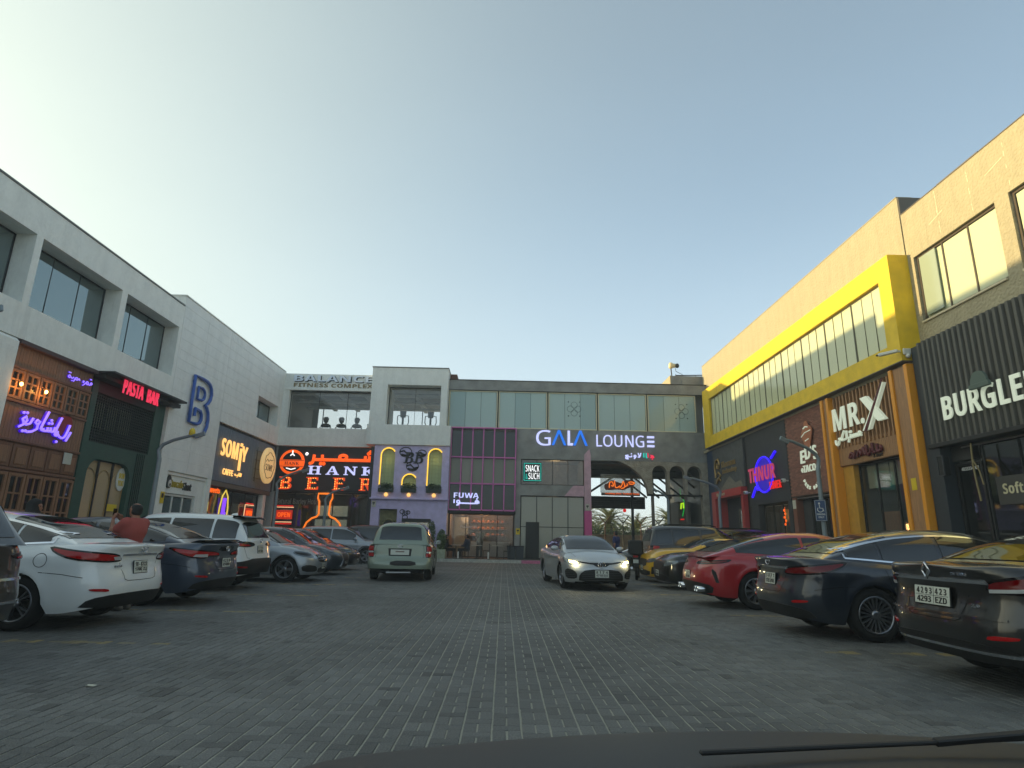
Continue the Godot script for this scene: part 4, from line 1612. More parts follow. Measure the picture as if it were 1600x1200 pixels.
	mb.lathe([Vector2(0, 0), Vector2(0.98, 0), Vector2(1.02, 0.02), Vector2(1.02, 0.14), Vector2(0.98, 0.16), Vector2(0, 0.16)], 40, Transform3D(Basis(Vector3.RIGHT, PI / 2), Vector3(34.95, 5.08, 0.3)))
	obj("disc", mb, M.cream_lit, s)
	mb = MB.new()
	var ring := []
	for k in 36:
		var r := 0.72 * (1.0 + 0.045 * sin(k * 5.1) + 0.03 * cos(k * 2.3))
		ring.append(Vector3(34.95 + r * cos(TAU * k / 36), 5.08 + r * sin(TAU * k / 36), 0.465))
	mb.tube(ring, 0.018, 5, -1.0, true)
	mb.tube([Vector3(34.4, 5.25, 0.465), Vector3(34.6, 5.42, 0.465), Vector3(34.8, 5.3, 0.465), Vector3(35.0, 5.42, 0.465), Vector3(35.2, 5.38, 0.465), Vector3(35.45, 5.46, 0.465)], 0.018, 5)
	obj("outline", mb, M.brown_ink, s)
	text("lettering", "SOMY", 34.42, 4.78, 1.02, 0.36, 0.46, 0.012, M.brown_ink, s, false)
	mb = MB.new()
	for y: float in [4.3, 4.8, 5.3, 5.8]:
		mb.bar(Vector3(34.0, y, 0.02), Vector3(36.0, y, 0.02), 0.03, 0.03)
	for x: float in [34.1, 35.9]:
		mb.bar(Vector3(x, 4.1, 0.04), Vector3(x, 6.0, 0.04), 0.03, 0.03)
	mb.bar(Vector3(34.95, 5.08, -0.1), Vector3(34.95, 5.08, 0.3), 0.06, 0.06)
	obj("bracket_frame", mb, M.black, s)
	s = side_thing("oval_neon_sign", "tall oval neon outline in yellow with violet inside in the cafe window", "sign", true)
	mb = MB.new()
	mb.tube([Vector3(31.0, 1.85, -0.25), Vector3(31.02, 2.5, -0.25), Vector3(31.2, 3.1, -0.25), Vector3(31.5, 3.4, -0.25), Vector3(31.8, 3.1, -0.25), Vector3(31.95, 2.5, -0.25), Vector3(31.9, 1.8, -0.25)], 0.035, 6)
	mb.tube([Vector3(31.1, 1.65, -0.25), Vector3(31.45, 1.3, -0.25), Vector3(31.8, 1.6, -0.25)], 0.035, 6)
	obj("outline", mb, M.neon_yellow, s)
	mb = MB.new()
	mb.tube([Vector3(31.35, 1.9, -0.25), Vector3(31.45, 2.3, -0.25), Vector3(31.5, 3.0, -0.25)], 0.09, 6)
	mb.tube([Vector3(31.6, 1.95, -0.25), Vector3(31.62, 2.3, -0.25)], 0.07, 6)
	obj("inner_tubes", mb, M.neon_violet2, s)
	s = side_thing("orange_word_neon", "orange neon word high in the cafe window", "sign", true)
	text("lettering", "Sweets", 29.55, 3.18, 1.25, 0.26, -0.26, 0.03, M.neon_orange, s)
	mb = MB.new()
	mb.tube([Vector3(29.5, 1.9, -0.25), Vector3(29.75, 2.3, -0.25), Vector3(29.75, 2.7, -0.25), Vector3(29.6, 2.9, -0.25), Vector3(29.42, 2.8, -0.25)], 0.03, 6)
	obj("hook_tube", mb, M.neon_yellow, s)
	open_sign(side_thing("open_sign", "orange lit OPEN sign in the blue-grey cafe window", "sign", true), 34.1, 1.9, -0.26)

func place(o: Node3D, x: float, turn: float) -> Node3D:
	o.position.x = x
	o.rotation.y = turn
	return o

func open_sign(s: Node3D, u: float, v: float, n: float) -> void:
	ub("panel", u, u + 1.0, v + 0.22, v + 0.75, n, n + 0.04, M.orange_panel, s)
	text("lettering", "OPEN", u + 0.12, v + 0.34, 0.76, 0.28, n + 0.04, 0.02, M.neon_orange, s)
	var mb := MB.new()
	mb.tube([Vector3(u + 1.05, v + 0.92, n + 0.03), Vector3(u - 0.1, v + 0.92, n + 0.03), Vector3(u - 0.14, v + 0.05, n + 0.03), Vector3(u + 1.0, v + 0.05, n + 0.03)], 0.025, 6)
	obj("border_tube", mb, M.neon_cream, s)
	mb = MB.new()
	mb.tube([Vector3(u, v + 1.0, n + 0.03), Vector3(u + 1.0, v + 1.0, n + 0.03)], 0.03, 6)
	mb.tube([Vector3(u, v - 0.05, n + 0.03), Vector3(u + 1.0, v - 0.05, n + 0.03)], 0.03, 6)
	obj("red_tubes", mb, M.neon_red, s)
# ---------------------------------------------------------------- far side (local x = world x, local z from the plane z = -37)
func far_thing(called: String, label: String, category: String, group := "") -> Node3D:
	return thing(called, label, category, Vector3(0, 0, -37.0), 0.0, group)

func far_room(o: Node3D, u0: float, u1: float, v0: float, v1: float, n0: float, n1: float, m: Material, back := true) -> void:
	var mb := MB.new()
	if back:
		mb.b2(u0, u1, v0, v1, n0 - 0.1, n0)
	mb.b2(u0, u1, v1, v1 + 0.12, n0, n1)
	mb.b2(u0, u1, v0 - 0.1, v0, n0, n1)
	mb.b2(u0 - 0.1, u0, v0, v1, n0, n1)
	mb.b2(u1, u1 + 0.1, v0, v1, n0, n1)
	obj("room", mb, m, o)

func build_far() -> void:
	# gym over the bottle shop
	var o := far_thing("gym_building", "grey-white corner block at the far left with a wide gym window", "building")
	var mb := MB.new()
	mb.b2(-14.7, -8.1, 10.2, 11.13, -0.6, 0.0)
	mb.b2(-14.7, -13.62, 7.68, 10.2, -0.6, 0.0)
	mb.b2(-14.7, -8.1, 6.56, 7.68, -0.6, 0.0)
	obj("wall", mb, M.white_wall2, o)
	ub("lintel", -13.9, -8.1, 10.06, 10.19, -0.05, 0.06, M.white_wall2, o)
	ub("roof_slab", -14.7, -3.5, 10.75, 10.95, -8.2, -0.6, M.room_grey, o)
	for w in [[-13.62, -8.2]]:
		window("gym_window", w[0], w[1], 7.68, 10.06, -0.35, 3, 1, M.dark_frame, M.clear_glass, o, 0.04, 0.02)
	mb = MB.new()
	mb.b2(-14.6, -3.6, 7.4, 7.55, -8.2, -0.6)
	mb.b2(-14.6, -14.25, 7.55, 10.75, -8.2, -8.0)
	mb.b2(-14.25, -3.6, 7.55, 7.75, -8.2, -8.05)
	mb.b2(-14.7, -14.6, 7.5, 10.75, -8.2, -0.6)
	mb.b2(-14.7, -13.96, 0.0, 6.56, -4.2, -0.3)
	obj("gym_room", mb, M.room_grey, o)
	mb = MB.new()
	for k in 6:
		mb.b2(-13.0 + k * 1.7, -12.75 + k * 1.7, 10.35, 10.6, -7.9, -0.7)
	for k in 3:
		mb.b2(-14.5, -3.7, 10.2, 10.33, -6.5 + k * 2.2, -6.1 + k * 2.2)
	obj("ceiling_beams", mb, M.white_wall2, o)
	mb = MB.new()
	for k in 5:
		mb.b2(-13.9 + k * 2.5, -13.84 + k * 2.5, 7.75, 10.75, -8.15, -8.08)
	obj("back_mullions", mb, M.dark_frame, o)
	var s := far_thing("silver_name_sign", "silver raised letters BALANCE FITNESS COMPLEX on the corner parapet", "sign")
	text("letter_edges", "BALANCE", -13.37, 10.59, 4.98, 0.42, 0.0, 0.03, M.dark_frame, s)
	text("lettering", "BALANCE", -13.4, 10.63, 4.95, 0.4, 0.06, 0.04, M.steel_letters, s)
	text("lettering", "FITNESS COMPLEX", -13.4, 10.28, 4.95, 0.24, 0.0, 0.035, M.brass_letters, s)
	for k in 4:
		treadmill(-12.0 + k * 1.03, -3.4, k)
	for k in 2:
		cross_trainer(-6.55 + k * 1.75, k)

	# bottle shop: black board with lit signs
	o = far_thing("bottle_shopfront", "black shopfront with orange and white lit letters under the gym", "shopfront")
	ub("sign_board", -14.0, -8.0, 3.82, 6.52, -0.5, -0.25, M.black_board, o)
	ub("right_return", -8.1, -7.9, 0.14, 6.5, -0.25, 0.6, M.black_board, o)
	window("shop_window", -13.95, -8.0, 0.16, 3.8, -0.45, 5, 1, M.black, M.dark_glass, o, 0.07, 0.06)
	far_room(o, -13.9, -8.2, 0.14, 3.8, -4.0, -0.55, M.room_dark)
	for k in 3:
		ub("menu_screen", -11.9, -9.9, 0.75 + k * 0.85, 1.4 + k * 0.85, -2.2, -2.15, M.menu_white, o)
	for k in 7:
		ub("shelf_unit", -13.6 + k * 0.3, -13.36 + k * 0.3, 0.2, 1.2 + 0.25 * (k % 3), -2.6, -2.2, M.room_light if k % 2 else M.wood, o)
	ub("counter", -13.5, -8.4, 0.14, 1.15, -1.9, -1.4, M.brown_grey, o)
	lamp("room_light", o, Vector3(-11.2, 3.3, -1.2), Color(1, 0.8, 0.55), 0.7, 0.4)
	text("window_lettering", "Natural Barley House", -13.85, 2.98, 2.75, 0.42, -0.38, 0.01, M.print_grey, o, false)
	s = far_thing("orange_round_logo", "orange round badge lettered HANK at the left of the black board", "sign")
	mb = MB.new()
	mb.lathe([Vector2(0, 0), Vector2(0.74, 0), Vector2(0.76, 0.03), Vector2(0.76, 0.07), Vector2(0, 0.07)], 36, Transform3D(Basis(Vector3.RIGHT, PI / 2), Vector3(-13.05, 5.58, -0.24)))
	obj("disc", mb, M.orange_glow, s)
	mb = MB.new()
	mb.prism(chord(Vector2(-13.05, 5.58), 0.6, 0.14, true), -0.17, -0.15)
	mb.prism(chord(Vector2(-13.05, 5.58), 0.6, -0.3, false), -0.17, -0.15)
	mb.b2(-13.78, -12.32, 5.66, 5.69, -0.17, -0.152)
	mb.b2(-13.75, -12.35, 5.3, 5.33, -0.17, -0.152)
	obj("dark_fields", mb, M.black, s)
	text("lettering", "HANK", -13.5, 5.4, 0.9, 0.2, -0.17, 0.02, M.rust, s, true, "Droid Serif")
	mb = MB.new()
	mb.tube([Vector3(-13.05, 6.28, -0.13), Vector3(-13.05, 6.08, -0.13), Vector3(-13.17, 5.96, -0.13)], 0.035, 6)
	mb.tube([Vector3(-13.05, 6.08, -0.13), Vector3(-12.92, 5.96, -0.13)], 0.035, 6)
	mb.tube([Vector3(-13.35, 5.2, -0.13), Vector3(-13.05, 5.12, -0.13), Vector3(-12.78, 5.2, -0.13)], 0.03, 6)
	obj("figure", mb, M.white_glow, s)
	mb = MB.new()
	mb.ball(Vector3(-12.2, 6.1, -0.2), Vector3(0.1, 0.1, 0.04), 12, 6)
	tag(place_z(obj("round_spot_light", mb, M.white_glow, self), -37.0), "small white round light beside the orange badge", "light")
	s = far_thing("orange_script_sign", "thick orange lit Arabic script at the top of the black board", "sign")
	strokes("script", [V([11.2, 1.0, 0.7, 1.0]), V([0.7, 1.0, 0.5, 0.35, 0, 0.2]), V([0.7, 1.0, 0.75, 2.0]), V([2.15, 1.0, 2.1, 2.0]), V([1.95, 0.2]), V([2.45, 0.2]), V([5.2, 1.0, 5.0, 1.7, 5.6, 2.0, 6.2, 1.7, 6.0, 1.0]), V([9.3, 1.0, 9.3, 1.9]), V([10.0, 1.0, 10.0, 1.9]), V([10.7, 1.0, 10.7, 1.9]), V([9.8, 2.4]), V([10.4, 2.4]), V([10.1, 2.75])], Vector2(11.2, 2.8), -12.0, 5.45, 4.1, 0.85, -0.25, 0.095, M.orange_glow, s)
	lamp("sign_light", s, Vector3(-10.0, 5.8, 0.45), Color(1, 0.4, 0.1), 0.054, 0.8)
	s = far_thing("white_serif_sign", "white lit serif letters HANK across the middle of the black board", "sign")
	for k in 4:
		text("letter", "HANK"[k], -12.05 + k * 1.09, 4.86, 0.82, 0.52, -0.25, 0.035, M.ice_glow, s, true, "Droid Serif")
	s = far_thing("bulb_letters_sign", "red-orange bulb-lit letters BEER along the bottom of the black board", "sign")
	for k in 4:
		var u := -13.72 + k * 1.62
		text("letter", "BEER"[k], u, 3.93, 0.78, 0.76, -0.24, 0.035, M.ember, s, true, "Droid Serif")
		var bm := MB.new()
		for j in 5:
			bm.ball(Vector3(u + 0.17, 4.02 + j * 0.14, -0.15), Vector3(0.032, 0.032, 0.025), 6, 4)
		for r: Array in ([[0.0, 0.5], [0.33, 0.45], [0.58, 0.5]] if k < 3 else [[0.58, 0.45], [0.3, 0.42]]):
			for j in 3:
				bm.ball(Vector3(u + 0.3 + j * r[1] * 0.3, 4.03 + r[0], -0.15), Vector3(0.032, 0.032, 0.025), 6, 4)
		if k == 0 or k == 3:
			bm.ball(Vector3(u + 0.62, 4.48, -0.15), Vector3(0.032, 0.032, 0.025), 6, 4)
			bm.ball(Vector3(u + 0.66, 4.14, -0.15), Vector3(0.032, 0.032, 0.025), 6, 4)
		stuff(obj("bulbs", bm, M.bulb_glow, s))
	lamp("sign_light", s, Vector3(-11.2, 4.3, 0.4), Color(1, 0.35, 0.1), 0.036, 0.8)
	s = far_thing("bottle_outline_neon", "large orange neon outline of a bottle in front of the dark shop window", "sign")
	var half := [Vector2(0.0, 3.72), Vector2(0.42, 3.72), Vector2(0.44, 3.45), Vector2(0.34, 3.25), Vector2(0.3, 2.5), Vector2(0.42, 2.35), Vector2(0.7, 2.25), Vector2(0.98, 2.0), Vector2(1.15, 1.6), Vector2(1.2, 1.1), Vector2(1.2, 0.4)]
	var path := []
	for k in half.size():
		path.push_front(Vector3(-10.85 - half[k].x, half[k].y, -0.3))
	for k in range(1, half.size()):
		path.append(Vector3(-10.85 + half[k].x, half[k].y, -0.3))
	mb = MB.new()
	mb.tube(path, 0.055, 6)
	obj("tube", mb, M.amber_glow, s)
	open_sign(far_thing("open_sign", "orange and red lit OPEN sign in the bottle shop window", "sign"), -13.75, 1.95, -0.38)

	# purple unit with the projecting white box over it
	o = far_thing("white_box_building", "white projecting box with a large square window above the purple front", "building")
	mb = MB.new()
	wall_boxes(mb, -8.34, -3.66, 7.86, 11.44, -1.6, 0.8, [[-7.35, -4.06, 7.86, 10.36]])
	mb.b2(-8.42, -3.36, 6.64, 7.86, -1.6, 0.84)
	obj("wall", mb, M.white_wall2, o)
	ub("coping", -8.38, -3.62, 11.44, 11.5, -1.64, 0.84, M.grey_coping, o)
	window("square_window", -7.35, -4.06, 7.88, 10.35, 0.1, 2, 1, M.dark_frame, M.clear_glass, o, 0.05, 0.015)
	ub("right_room_wall", -3.6, -3.5, 7.5, 10.75, -8.2, -1.6, M.room_grey, o)
	ub("party_wall", -3.5, -3.36, 0.0, 7.9, -5.0, 0.4, M.room_grey, o)
	o = far_thing("purple_shopfront", "lilac front with three green niches edged in yellow light", "shopfront")
	mb = MB.new()
	wall_boxes(mb, -7.88, -3.38, 3.48, 6.62, 0.2, 0.7, [[-7.42, -6.62, 4.1, 6.42], [-6.08, -5.28, 4.1, 4.88], [-4.6, -3.8, 4.1, 6.42]])
	wall_boxes(mb, -7.86, -3.38, 0.14, 3.42, 0.2, 0.62, [[-7.36, -6.3, 0.14, 2.86], [-5.85, -4.35, 0.14, 2.3]])
	for a in [[-7.42, -6.62, 6.02, 6.42], [-6.08, -5.28, 4.48, 4.88], [-4.6, -3.8, 6.02, 6.42]]:
		for sg: float in [-1.0, 1.0]:
			var sp := PackedVector2Array()
			var c: float = (a[0] + a[1]) / 2
			sp.append(Vector2(c + sg * 0.4, a[3]))
			for k in 9:
				var t := PI / 2 * k / 8.0
				sp.append(Vector2(c + sg * 0.4 * cos(t), a[2] + 0.398 * sin(t)))
			mb.prism(sp, 0.4, 0.698)
	obj("wall", mb, M.lilac, o)
	ub("ledge", -7.95, -3.34, 3.41, 3.5, 0.2, 0.8, M.lilac, o)
	for a in [[-7.42, -6.62, 4.1, 6.42], [-6.08, -5.28, 4.1, 4.88], [-4.6, -3.8, 4.1, 6.42]]:
		var nb := ub("niche", a[0], a[1], a[2], a[3], 0.3, 0.42, M.green_joint, o, 0.0)
		var v: float = a[2] + 0.16
		while v < a[3] - 0.1:
			for k in 4:
				pb("tile", a[0] + 0.004 + k * 0.2, a[0] + 0.196 + k * 0.2, v + 0.004, minf(v + 0.235, a[3]), 0.42, 0.432, M.niche_green, nb, 0.003)
			v += 0.24
		var tb := MB.new()
		var c: float = (a[0] + a[1]) / 2
		var pth := [Vector3(a[0] - 0.03, a[2] + 0.15, 0.72)]
		for k in 11:
			var t := PI - PI * 0.83 * k / 10.0
			pth.append(Vector3(c + 0.43 * cos(t), a[3] - 0.4 + 0.43 * sin(t), 0.72))
		tb.tube(pth, 0.035, 6)
		obj("yellow_neon_edge", tb, M.neon_lemon, o)
		lamp("neon_light", o, Vector3(c, a[3] - 0.6, 0.85), Color(1, 0.85, 0.35), 0.03, 0.2)
	window("shop_window", -5.85, -4.35, 0.16, 2.28, 0.35, 2, 1, M.black, M.dark_glass, o, 0.05, 0.04)
	ub("window_hood", -5.95, -4.3, 2.12, 2.32, 0.62, 0.95, M.black, o)
	mb = MB.new()
	mb.b2(-7.36, -6.3, 2.2, 2.86, 0.2, 0.3)
	mb.b2(-7.36, -7.2, 0.14, 2.2, 0.2, 0.3)
	mb.b2(-6.46, -6.3, 0.14, 2.2, 0.2, 0.3)
	obj("door_surround", mb, M.olive_wall, o)
	mb = MB.new()
	var ar := []
	for k in 13:
		ar.append(Vector3(-6.83 + 0.36 * cos(PI * k / 12), 1.85 + 0.42 * sin(PI * k / 12), 0.32))
	mb.tube(ar, 0.05, 6)
	obj("door_arch", mb, M.olive_wall, o)
	ub("door_leaf", -7.2, -6.46, 0.14, 2.2, 0.16, 0.22, M.black, o)
	mb = MB.new()
	mb.b2(-3.86, -3.4, 0.14, 1.5, 0.62, 0.7)
	obj("green_plinth", mb, M.niche_green, o)
	for a in [[-7.46, -6.58], [-6.12, -5.24], [-4.64, -3.76]]:
		var t := far_thing("window_planter", ["planter box of dark green leaves under the left tall niche", "planter box of dark green leaves under the short middle niche", "planter box of dark green leaves under the right tall niche"][int(a[0] > -7) + int(a[0] > -5)], "planter", "planter boxes on the lilac front")
		ub("trough", a[0], a[1], 3.82, 4.05, 0.7, 0.95, M.green_dark, t)
		stuff(obj("leaves", leaf_mass(Vector3((a[0] + a[1]) / 2, 4.1, 0.84), Vector3(0.5, 0.28, 0.16), 520, 0.06), M.leaf_dark, t))
		var g := far_thing("globe_lamp", ["round wall lamp under the left niche planter", "round wall lamp under the middle niche planter", "round wall lamp under the right niche planter"][int(a[0] > -7) + int(a[0] > -5)], "lamp", "globe lamps on the lilac front")
		mb = MB.new()
		mb.ball(Vector3((a[0] + a[1]) / 2 + 0.02, 3.68, 0.78), Vector3(0.12, 0.12, 0.1), 14, 8)
		obj("globe", mb, M.globe_glow, g)
		mb = MB.new()
		mb.b2((a[0] + a[1]) / 2 - 0.03, (a[0] + a[1]) / 2 + 0.07, 3.64, 3.72, 0.69, 0.73)
		obj("fixing", mb, M.black, g)
		lamp("globe_light", g, Vector3((a[0] + a[1]) / 2 + 0.02, 3.68, 0.78), Color(1, 0.8, 0.5), 0.03, 0.1)
	s = far_thing("black_monogram_sign", "black BB monogram with three leaf swirls on the lilac wall", "sign")
	text("lettering", "BB", -6.1, 5.55, 1.15, 0.66, 0.72, 0.04, M.black, s, true, "Droid Serif", 0.15)
	mb = MB.new()
	for c in [[-6.0, 6.22, 0.36], [-5.02, 6.16, 0.26], [-5.55, 5.38, 0.36]]:
		var pth := []
		for k in 17:
			pth.append(Vector3(c[0] + c[2] * cos(TAU * k / 16.0), c[1] + c[2] * 0.8 * sin(TAU * k / 16.0), 0.72))
		mb.tube(pth, 0.025, 5)
		mb.tube([Vector3(c[0] - c[2], c[1], 0.72), Vector3(c[0] - c[2] * 0.3, c[1] + c[2] * 0.25, 0.72), Vector3(c[0] + c[2] * 0.3, c[1] - c[2] * 0.3, 0.72), Vector3(c[0] + c[2], c[1] - 0.05, 0.72)], 0.05, 5)
		mb.tube([Vector3(c[0] - c[2] * 0.7, c[1] - c[2] * 0.4, 0.72), Vector3(c[0], c[1] - c[2] * 0.55, 0.72), Vector3(c[0] + c[2] * 0.7, c[1] - c[2] * 0.35, 0.72)], 0.06, 5)
	obj("swirls", mb, M.black, s)
	s = far_thing("small_monogram_sign", "small black swirl emblem beside the olive doorway", "sign")
	text("lettering", "BB", -6.02, 2.5, 0.36, 0.26, 0.62, 0.02, M.black, s, true, "Droid Serif", 0.15)
	mb = MB.new()
	for c in [[-6.0, 2.72, 0.14], [-5.66, 2.68, 0.12], [-5.82, 2.4, 0.15]]:
		var pth := []
		for k in 12:
			pth.append(Vector3(c[0] + c[2] * cos(TAU * k / 12.0), c[1] + c[2] * 0.8 * sin(TAU * k / 12.0), 0.63))
		mb.tube(pth, 0.025, 5, -1.0, true)
	obj("swirls", mb, M.black, s)

	# café with the pink grid
	o = far_thing("pink_grid_shopfront", "dark glazed front with a pink metal grid above a warm-lit cafe", "shopfront")
	mb = MB.new()
	for k in 7:
		var u := -3.36 + k * 0.662
		mb.b2(u - 0.035, u + 0.035, 2.92, 7.92, 0.0, 0.16, 0.006)
	for v: float in [2.92, 4.48, 6.08, 7.9]:
		for k in 6:
			mb.b2(-3.325 + k * 0.662, -2.733 + k * 0.662, v - 0.04, v + 0.04, 0.0, 0.15, 0.006)
	obj("pink_grid", mb, M.pink_frame, o)
	for k in 6:
		var u := -3.32 + k * 0.662
		pb("pane", u, u + 0.585, 6.13, 7.86, -0.04, 0.0, M.smoke_glass, o, 0.0)
		pb("pane", u, u + 0.585, 4.53, 6.03, -0.12, -0.08, M.olive_glass if k != 1 else M.olive_glass2, o, 0.0)
		pb("pane", u, u + 0.585, 2.97, 4.43, -0.04, 0.0, M.smoke_glass, o, 0.0)
	ub("backing", -3.36, 0.62, 2.9, 7.92, -0.4, -0.2, M.black_board, o)
	ub("head", -3.4, 0.66, 2.72, 2.88, -0.3, 0.12, M.black, o)
	window("shop_window", -3.3, 0.6, 0.2, 2.72, -0.2, 4, 1, M.black, M.clear_glass, o, 0.06, 0.04)
	far_room(o, -3.3, 0.6, 0.16, 2.9, -4.2, -0.3, M.cafe_room)
	for k in 3:
		var sh := ub("shelf", -2.2, 0.2, 1.45 + k * 0.42, 1.49 + k * 0.42, -4.1, -3.7, M.wood, o)
		for j in 7:
			var lb := MB.new()
			lb.ball(Vector3(-2.0 + j * 0.32, 1.55 + k * 0.42, -3.9), Vector3(0.12, 0.075, 0.1), 8, 6)
			obj("loaf", lb, M.bread, sh)
	ub("counter", -2.3, 0.4, 0.16, 1.1, -2.4, -1.8, M.counter_white, o)
	ub("left_panel", -3.2, -2.3, 0.2, 2.6, -3.2, -3.1, M.olive_glass2, o)
	ub("oven", -0.9, -0.2, 1.12, 1.5, -2.3, -1.9, M.maroon, o)
	lamp("room_light", o, Vector3(-1.2, 2.6, -2.6), Color(1, 0.72, 0.42), 1.4, 0.3)
	lamp("room_light", o, Vector3(-2.6, 2.6, -1.2), Color(1, 0.8, 0.6), 0.56, 0.3)
	text("window_lettering", "VIOLDUKHENS", -2.62, 1.88, 1.0, 0.13, -0.15, 0.01, M.print_white, o, false)
	for u: float in [-2.55, -0.85]:
		var bo := far_thing("white_bollard", "short white bollard on the far pavement, %s" % ("left one before the cafe window" if u < -2 else "middle of the cafe window"), "bollard")
		mb = MB.new()
		mb.lathe([Vector2(0.045, 0.146), Vector2(0.045, 0.5), Vector2(0.03, 0.54), Vector2(0, 0.55)], 12, Transform3D(Basis(), Vector3(u, 0, 1.6)))
		obj("post", mb, M.white_gloss, bo)
		mb = MB.new()
		mb.lathe([Vector2(0.08, 0.146), Vector2(0.08, 0.165), Vector2(0.045, 0.17)], 12, Transform3D(Basis(), Vector3(u, 0, 1.6)))
		obj("foot", mb, M.black, bo)
	s = far_thing("white_wordmark_sign", "white lit letters FUWA with Arabic line below in the pink grid", "sign")
	text("lettering", "FUWA", -3.05, 3.62, 1.5, 0.3, 0.18, 0.035, M.ice_glow, s)
	strokes("script", [V([0.2, 0.6, 0.2, 2.0]), V([1.2, 0.6, 1.2, 1.5, 1.9, 1.5, 2.0, 0.7, 1.3, 0.6]), V([2.0, 0.8, 1.7, 0.1, 1.0, -0.1]), V([1.9, 0.65, 8.0, 0.65, 8.3, 1.4, 7.6, 1.6, 7.3, 1.1, 8.2, 0.9]), V([7.8, 2.3])], Vector2(8.4, 2.0), -3.05, 3.2, 1.5, 0.32, 0.16, 0.045, M.ice_glow, s)
	lamp("sign_light", s, Vector3(-2.3, 3.6, 0.7), Color(0.8, 0.8, 1), 0.018, 0.4)
	build_gala()
	small_notices()

func small_notices() -> void:
	for q in [[-7.82, 2.95, 0.63, "white camera notice on the left pier of the lilac front"], [4.86, 3.05, 0.085, "white camera notice where the pink column changes colour"], [0.71, 1.55, 0.005, "yellow notice on the grey pier beside the cafe window"]]:
		var s := far_thing("wall_notice", q[3], "notice", "small notices on the far shops")
		var yel: bool = q[0] == 0.71
		ub("panel", q[0], q[0] + 0.24, q[1], q[1] + 0.36, q[2], q[2] + 0.02, M.yellow_sign if yel else M.paper, s, 0.003)
		var mb := MB.new()
		mb.b2(q[0] + 0.05, q[0] + 0.19, q[1] + 0.2, q[1] + 0.28, q[2] + 0.02, q[2] + 0.024)
		mb.b2(q[0] + 0.1, q[0] + 0.14, q[1] + 0.12, q[1] + 0.2, q[2] + 0.02, q[2] + 0.023)
		obj("symbol", mb, M.black, s)
	for k in 2:
		var b := far_thing("waste_bin", ["dark bin at the foot of the grey pier by the cafe", "dark bin left of the snack shop door"][k], "bin")
		var u: float = [0.45, 0.95][k]
		var mb := MB.new()
		mb.prism(V([-0.2, 0.15, 0.2, 0.15, 0.24, 0.85, -0.24, 0.85]), 0.12, 0.55, Transform3D(Basis(), Vector3(u, 0, 0)))
		obj("bin_body", mb, M.blue_black, b)
		mb = MB.new()
		mb.box(Vector3(u, 0.88, 0.335), Vector3(0.52, 0.06, 0.47), 0.02)
		obj("lid", mb, M.black, b)

func place_z(o: Node3D, z: float) -> Node3D:
	o.position.z = z
	return o

func chord(c: Vector2, r: float, y: float, upper: bool) -> PackedVector2Array:
	var a := asin(y / r)
	var p := PackedVector2Array()
	for k in 15:
		var t := lerpf(a, PI - a, k / 14.0) if upper else lerpf(PI - a, TAU + a, k / 14.0)
		p.append(c + Vector2(cos(t), sin(t)) * r)
	return p

func leaf_mass(c: Vector3, r: Vector3, n: int, size: float) -> MB:
	var mb := MB.new()
	for k in n:
		var d := Vector3(rng.randfn(), rng.randfn(), rng.randfn()).normalized() * pow(rng.randf(), 0.4)
		var p := c + d * r
		var x := Vector3(rng.randfn(), rng.randfn(), rng.randfn()).normalized()
		var y := x.cross(Vector3(rng.randfn(), rng.randfn(), rng.randfn())).normalized()
		var s := size * rng.randf_range(0.6, 1.2)
		mb.tri(p - x * s, p + y * s * 0.45, p + x * s)
		mb.tri(p - x * s, p + x * s, p - y * s * 0.45)
	return mb

func treadmill(u: float, n: float, k: int) -> void:
	var t := far_thing("treadmill", "black treadmill console silhouette in the gym window, %s of four" % ["leftmost", "second", "third", "rightmost"][k], "treadmill", "treadmills behind the gym glass")
	var mb := MB.new()
	mb.b2(u - 0.35, u + 0.35, 7.56, 7.75, n - 1.0, n + 0.9, 0.03)
	obj("deck", mb, M.black, t)
	mb = MB.new()
	for sg: float in [-1.0, 1.0]:
		mb.tube([Vector3(u + sg * 0.36, 7.7, n + 0.6), Vector3(u + sg * 0.34, 8.2, n + 0.7), Vector3(u + sg * 0.2, 8.42, n + 0.5)], 0.035, 6)
	obj("handrails", mb, M.black, t)
	mb = MB.new()
	mb.prism(chaikin(V([u - 0.13, 8.5, u + 0.13, 8.5, u + 0.2, 8.92, u - 0.2, 8.92]), 1), n + 0.6, n + 0.68)
	mb.prism(chaikin(V([u - 0.36, 8.22, u + 0.36, 8.22, u + 0.26, 8.48, u - 0.26, 8.48]), 2), n + 0.5, n + 0.7)
	obj("console", mb, M.black, t)

func cross_trainer(u: float, k: int) -> void:
	var t := far_thing("cross_trainer", "grey cross trainer behind the square window, %s one" % ["left", "right"][k], "exercise machine", "cross trainers behind the square window")
	var mb := MB.new()
	mb.b2(u - 0.06, u + 0.06, 7.56, 8.7, -0.76, -0.62, 0.02)
	mb.b2(u - 0.3, u + 0.3, 7.56, 7.72, -1.5, -0.3, 0.02)
	obj("base", mb, M.black, t)
	mb = MB.new()
	mb.prism(V([u - 0.16, 8.6, u + 0.16, 8.6, u + 0.2, 9.0, u - 0.2, 9.0]), -0.74, -0.66)
	obj("console", mb, M.grey_plastic, t)
	mb = MB.new()
	for sg: float in [-1.0, 1.0]:
		mb.tube([Vector3(u + sg * 0.15, 7.8, -0.9), Vector3(u + sg * 0.36, 8.3, -0.75), Vector3(u + sg * 0.34, 8.7, -0.7), Vector3(u + sg * 0.12, 8.72, -0.6)], 0.03, 6)
	obj("arms", mb, M.black, t)

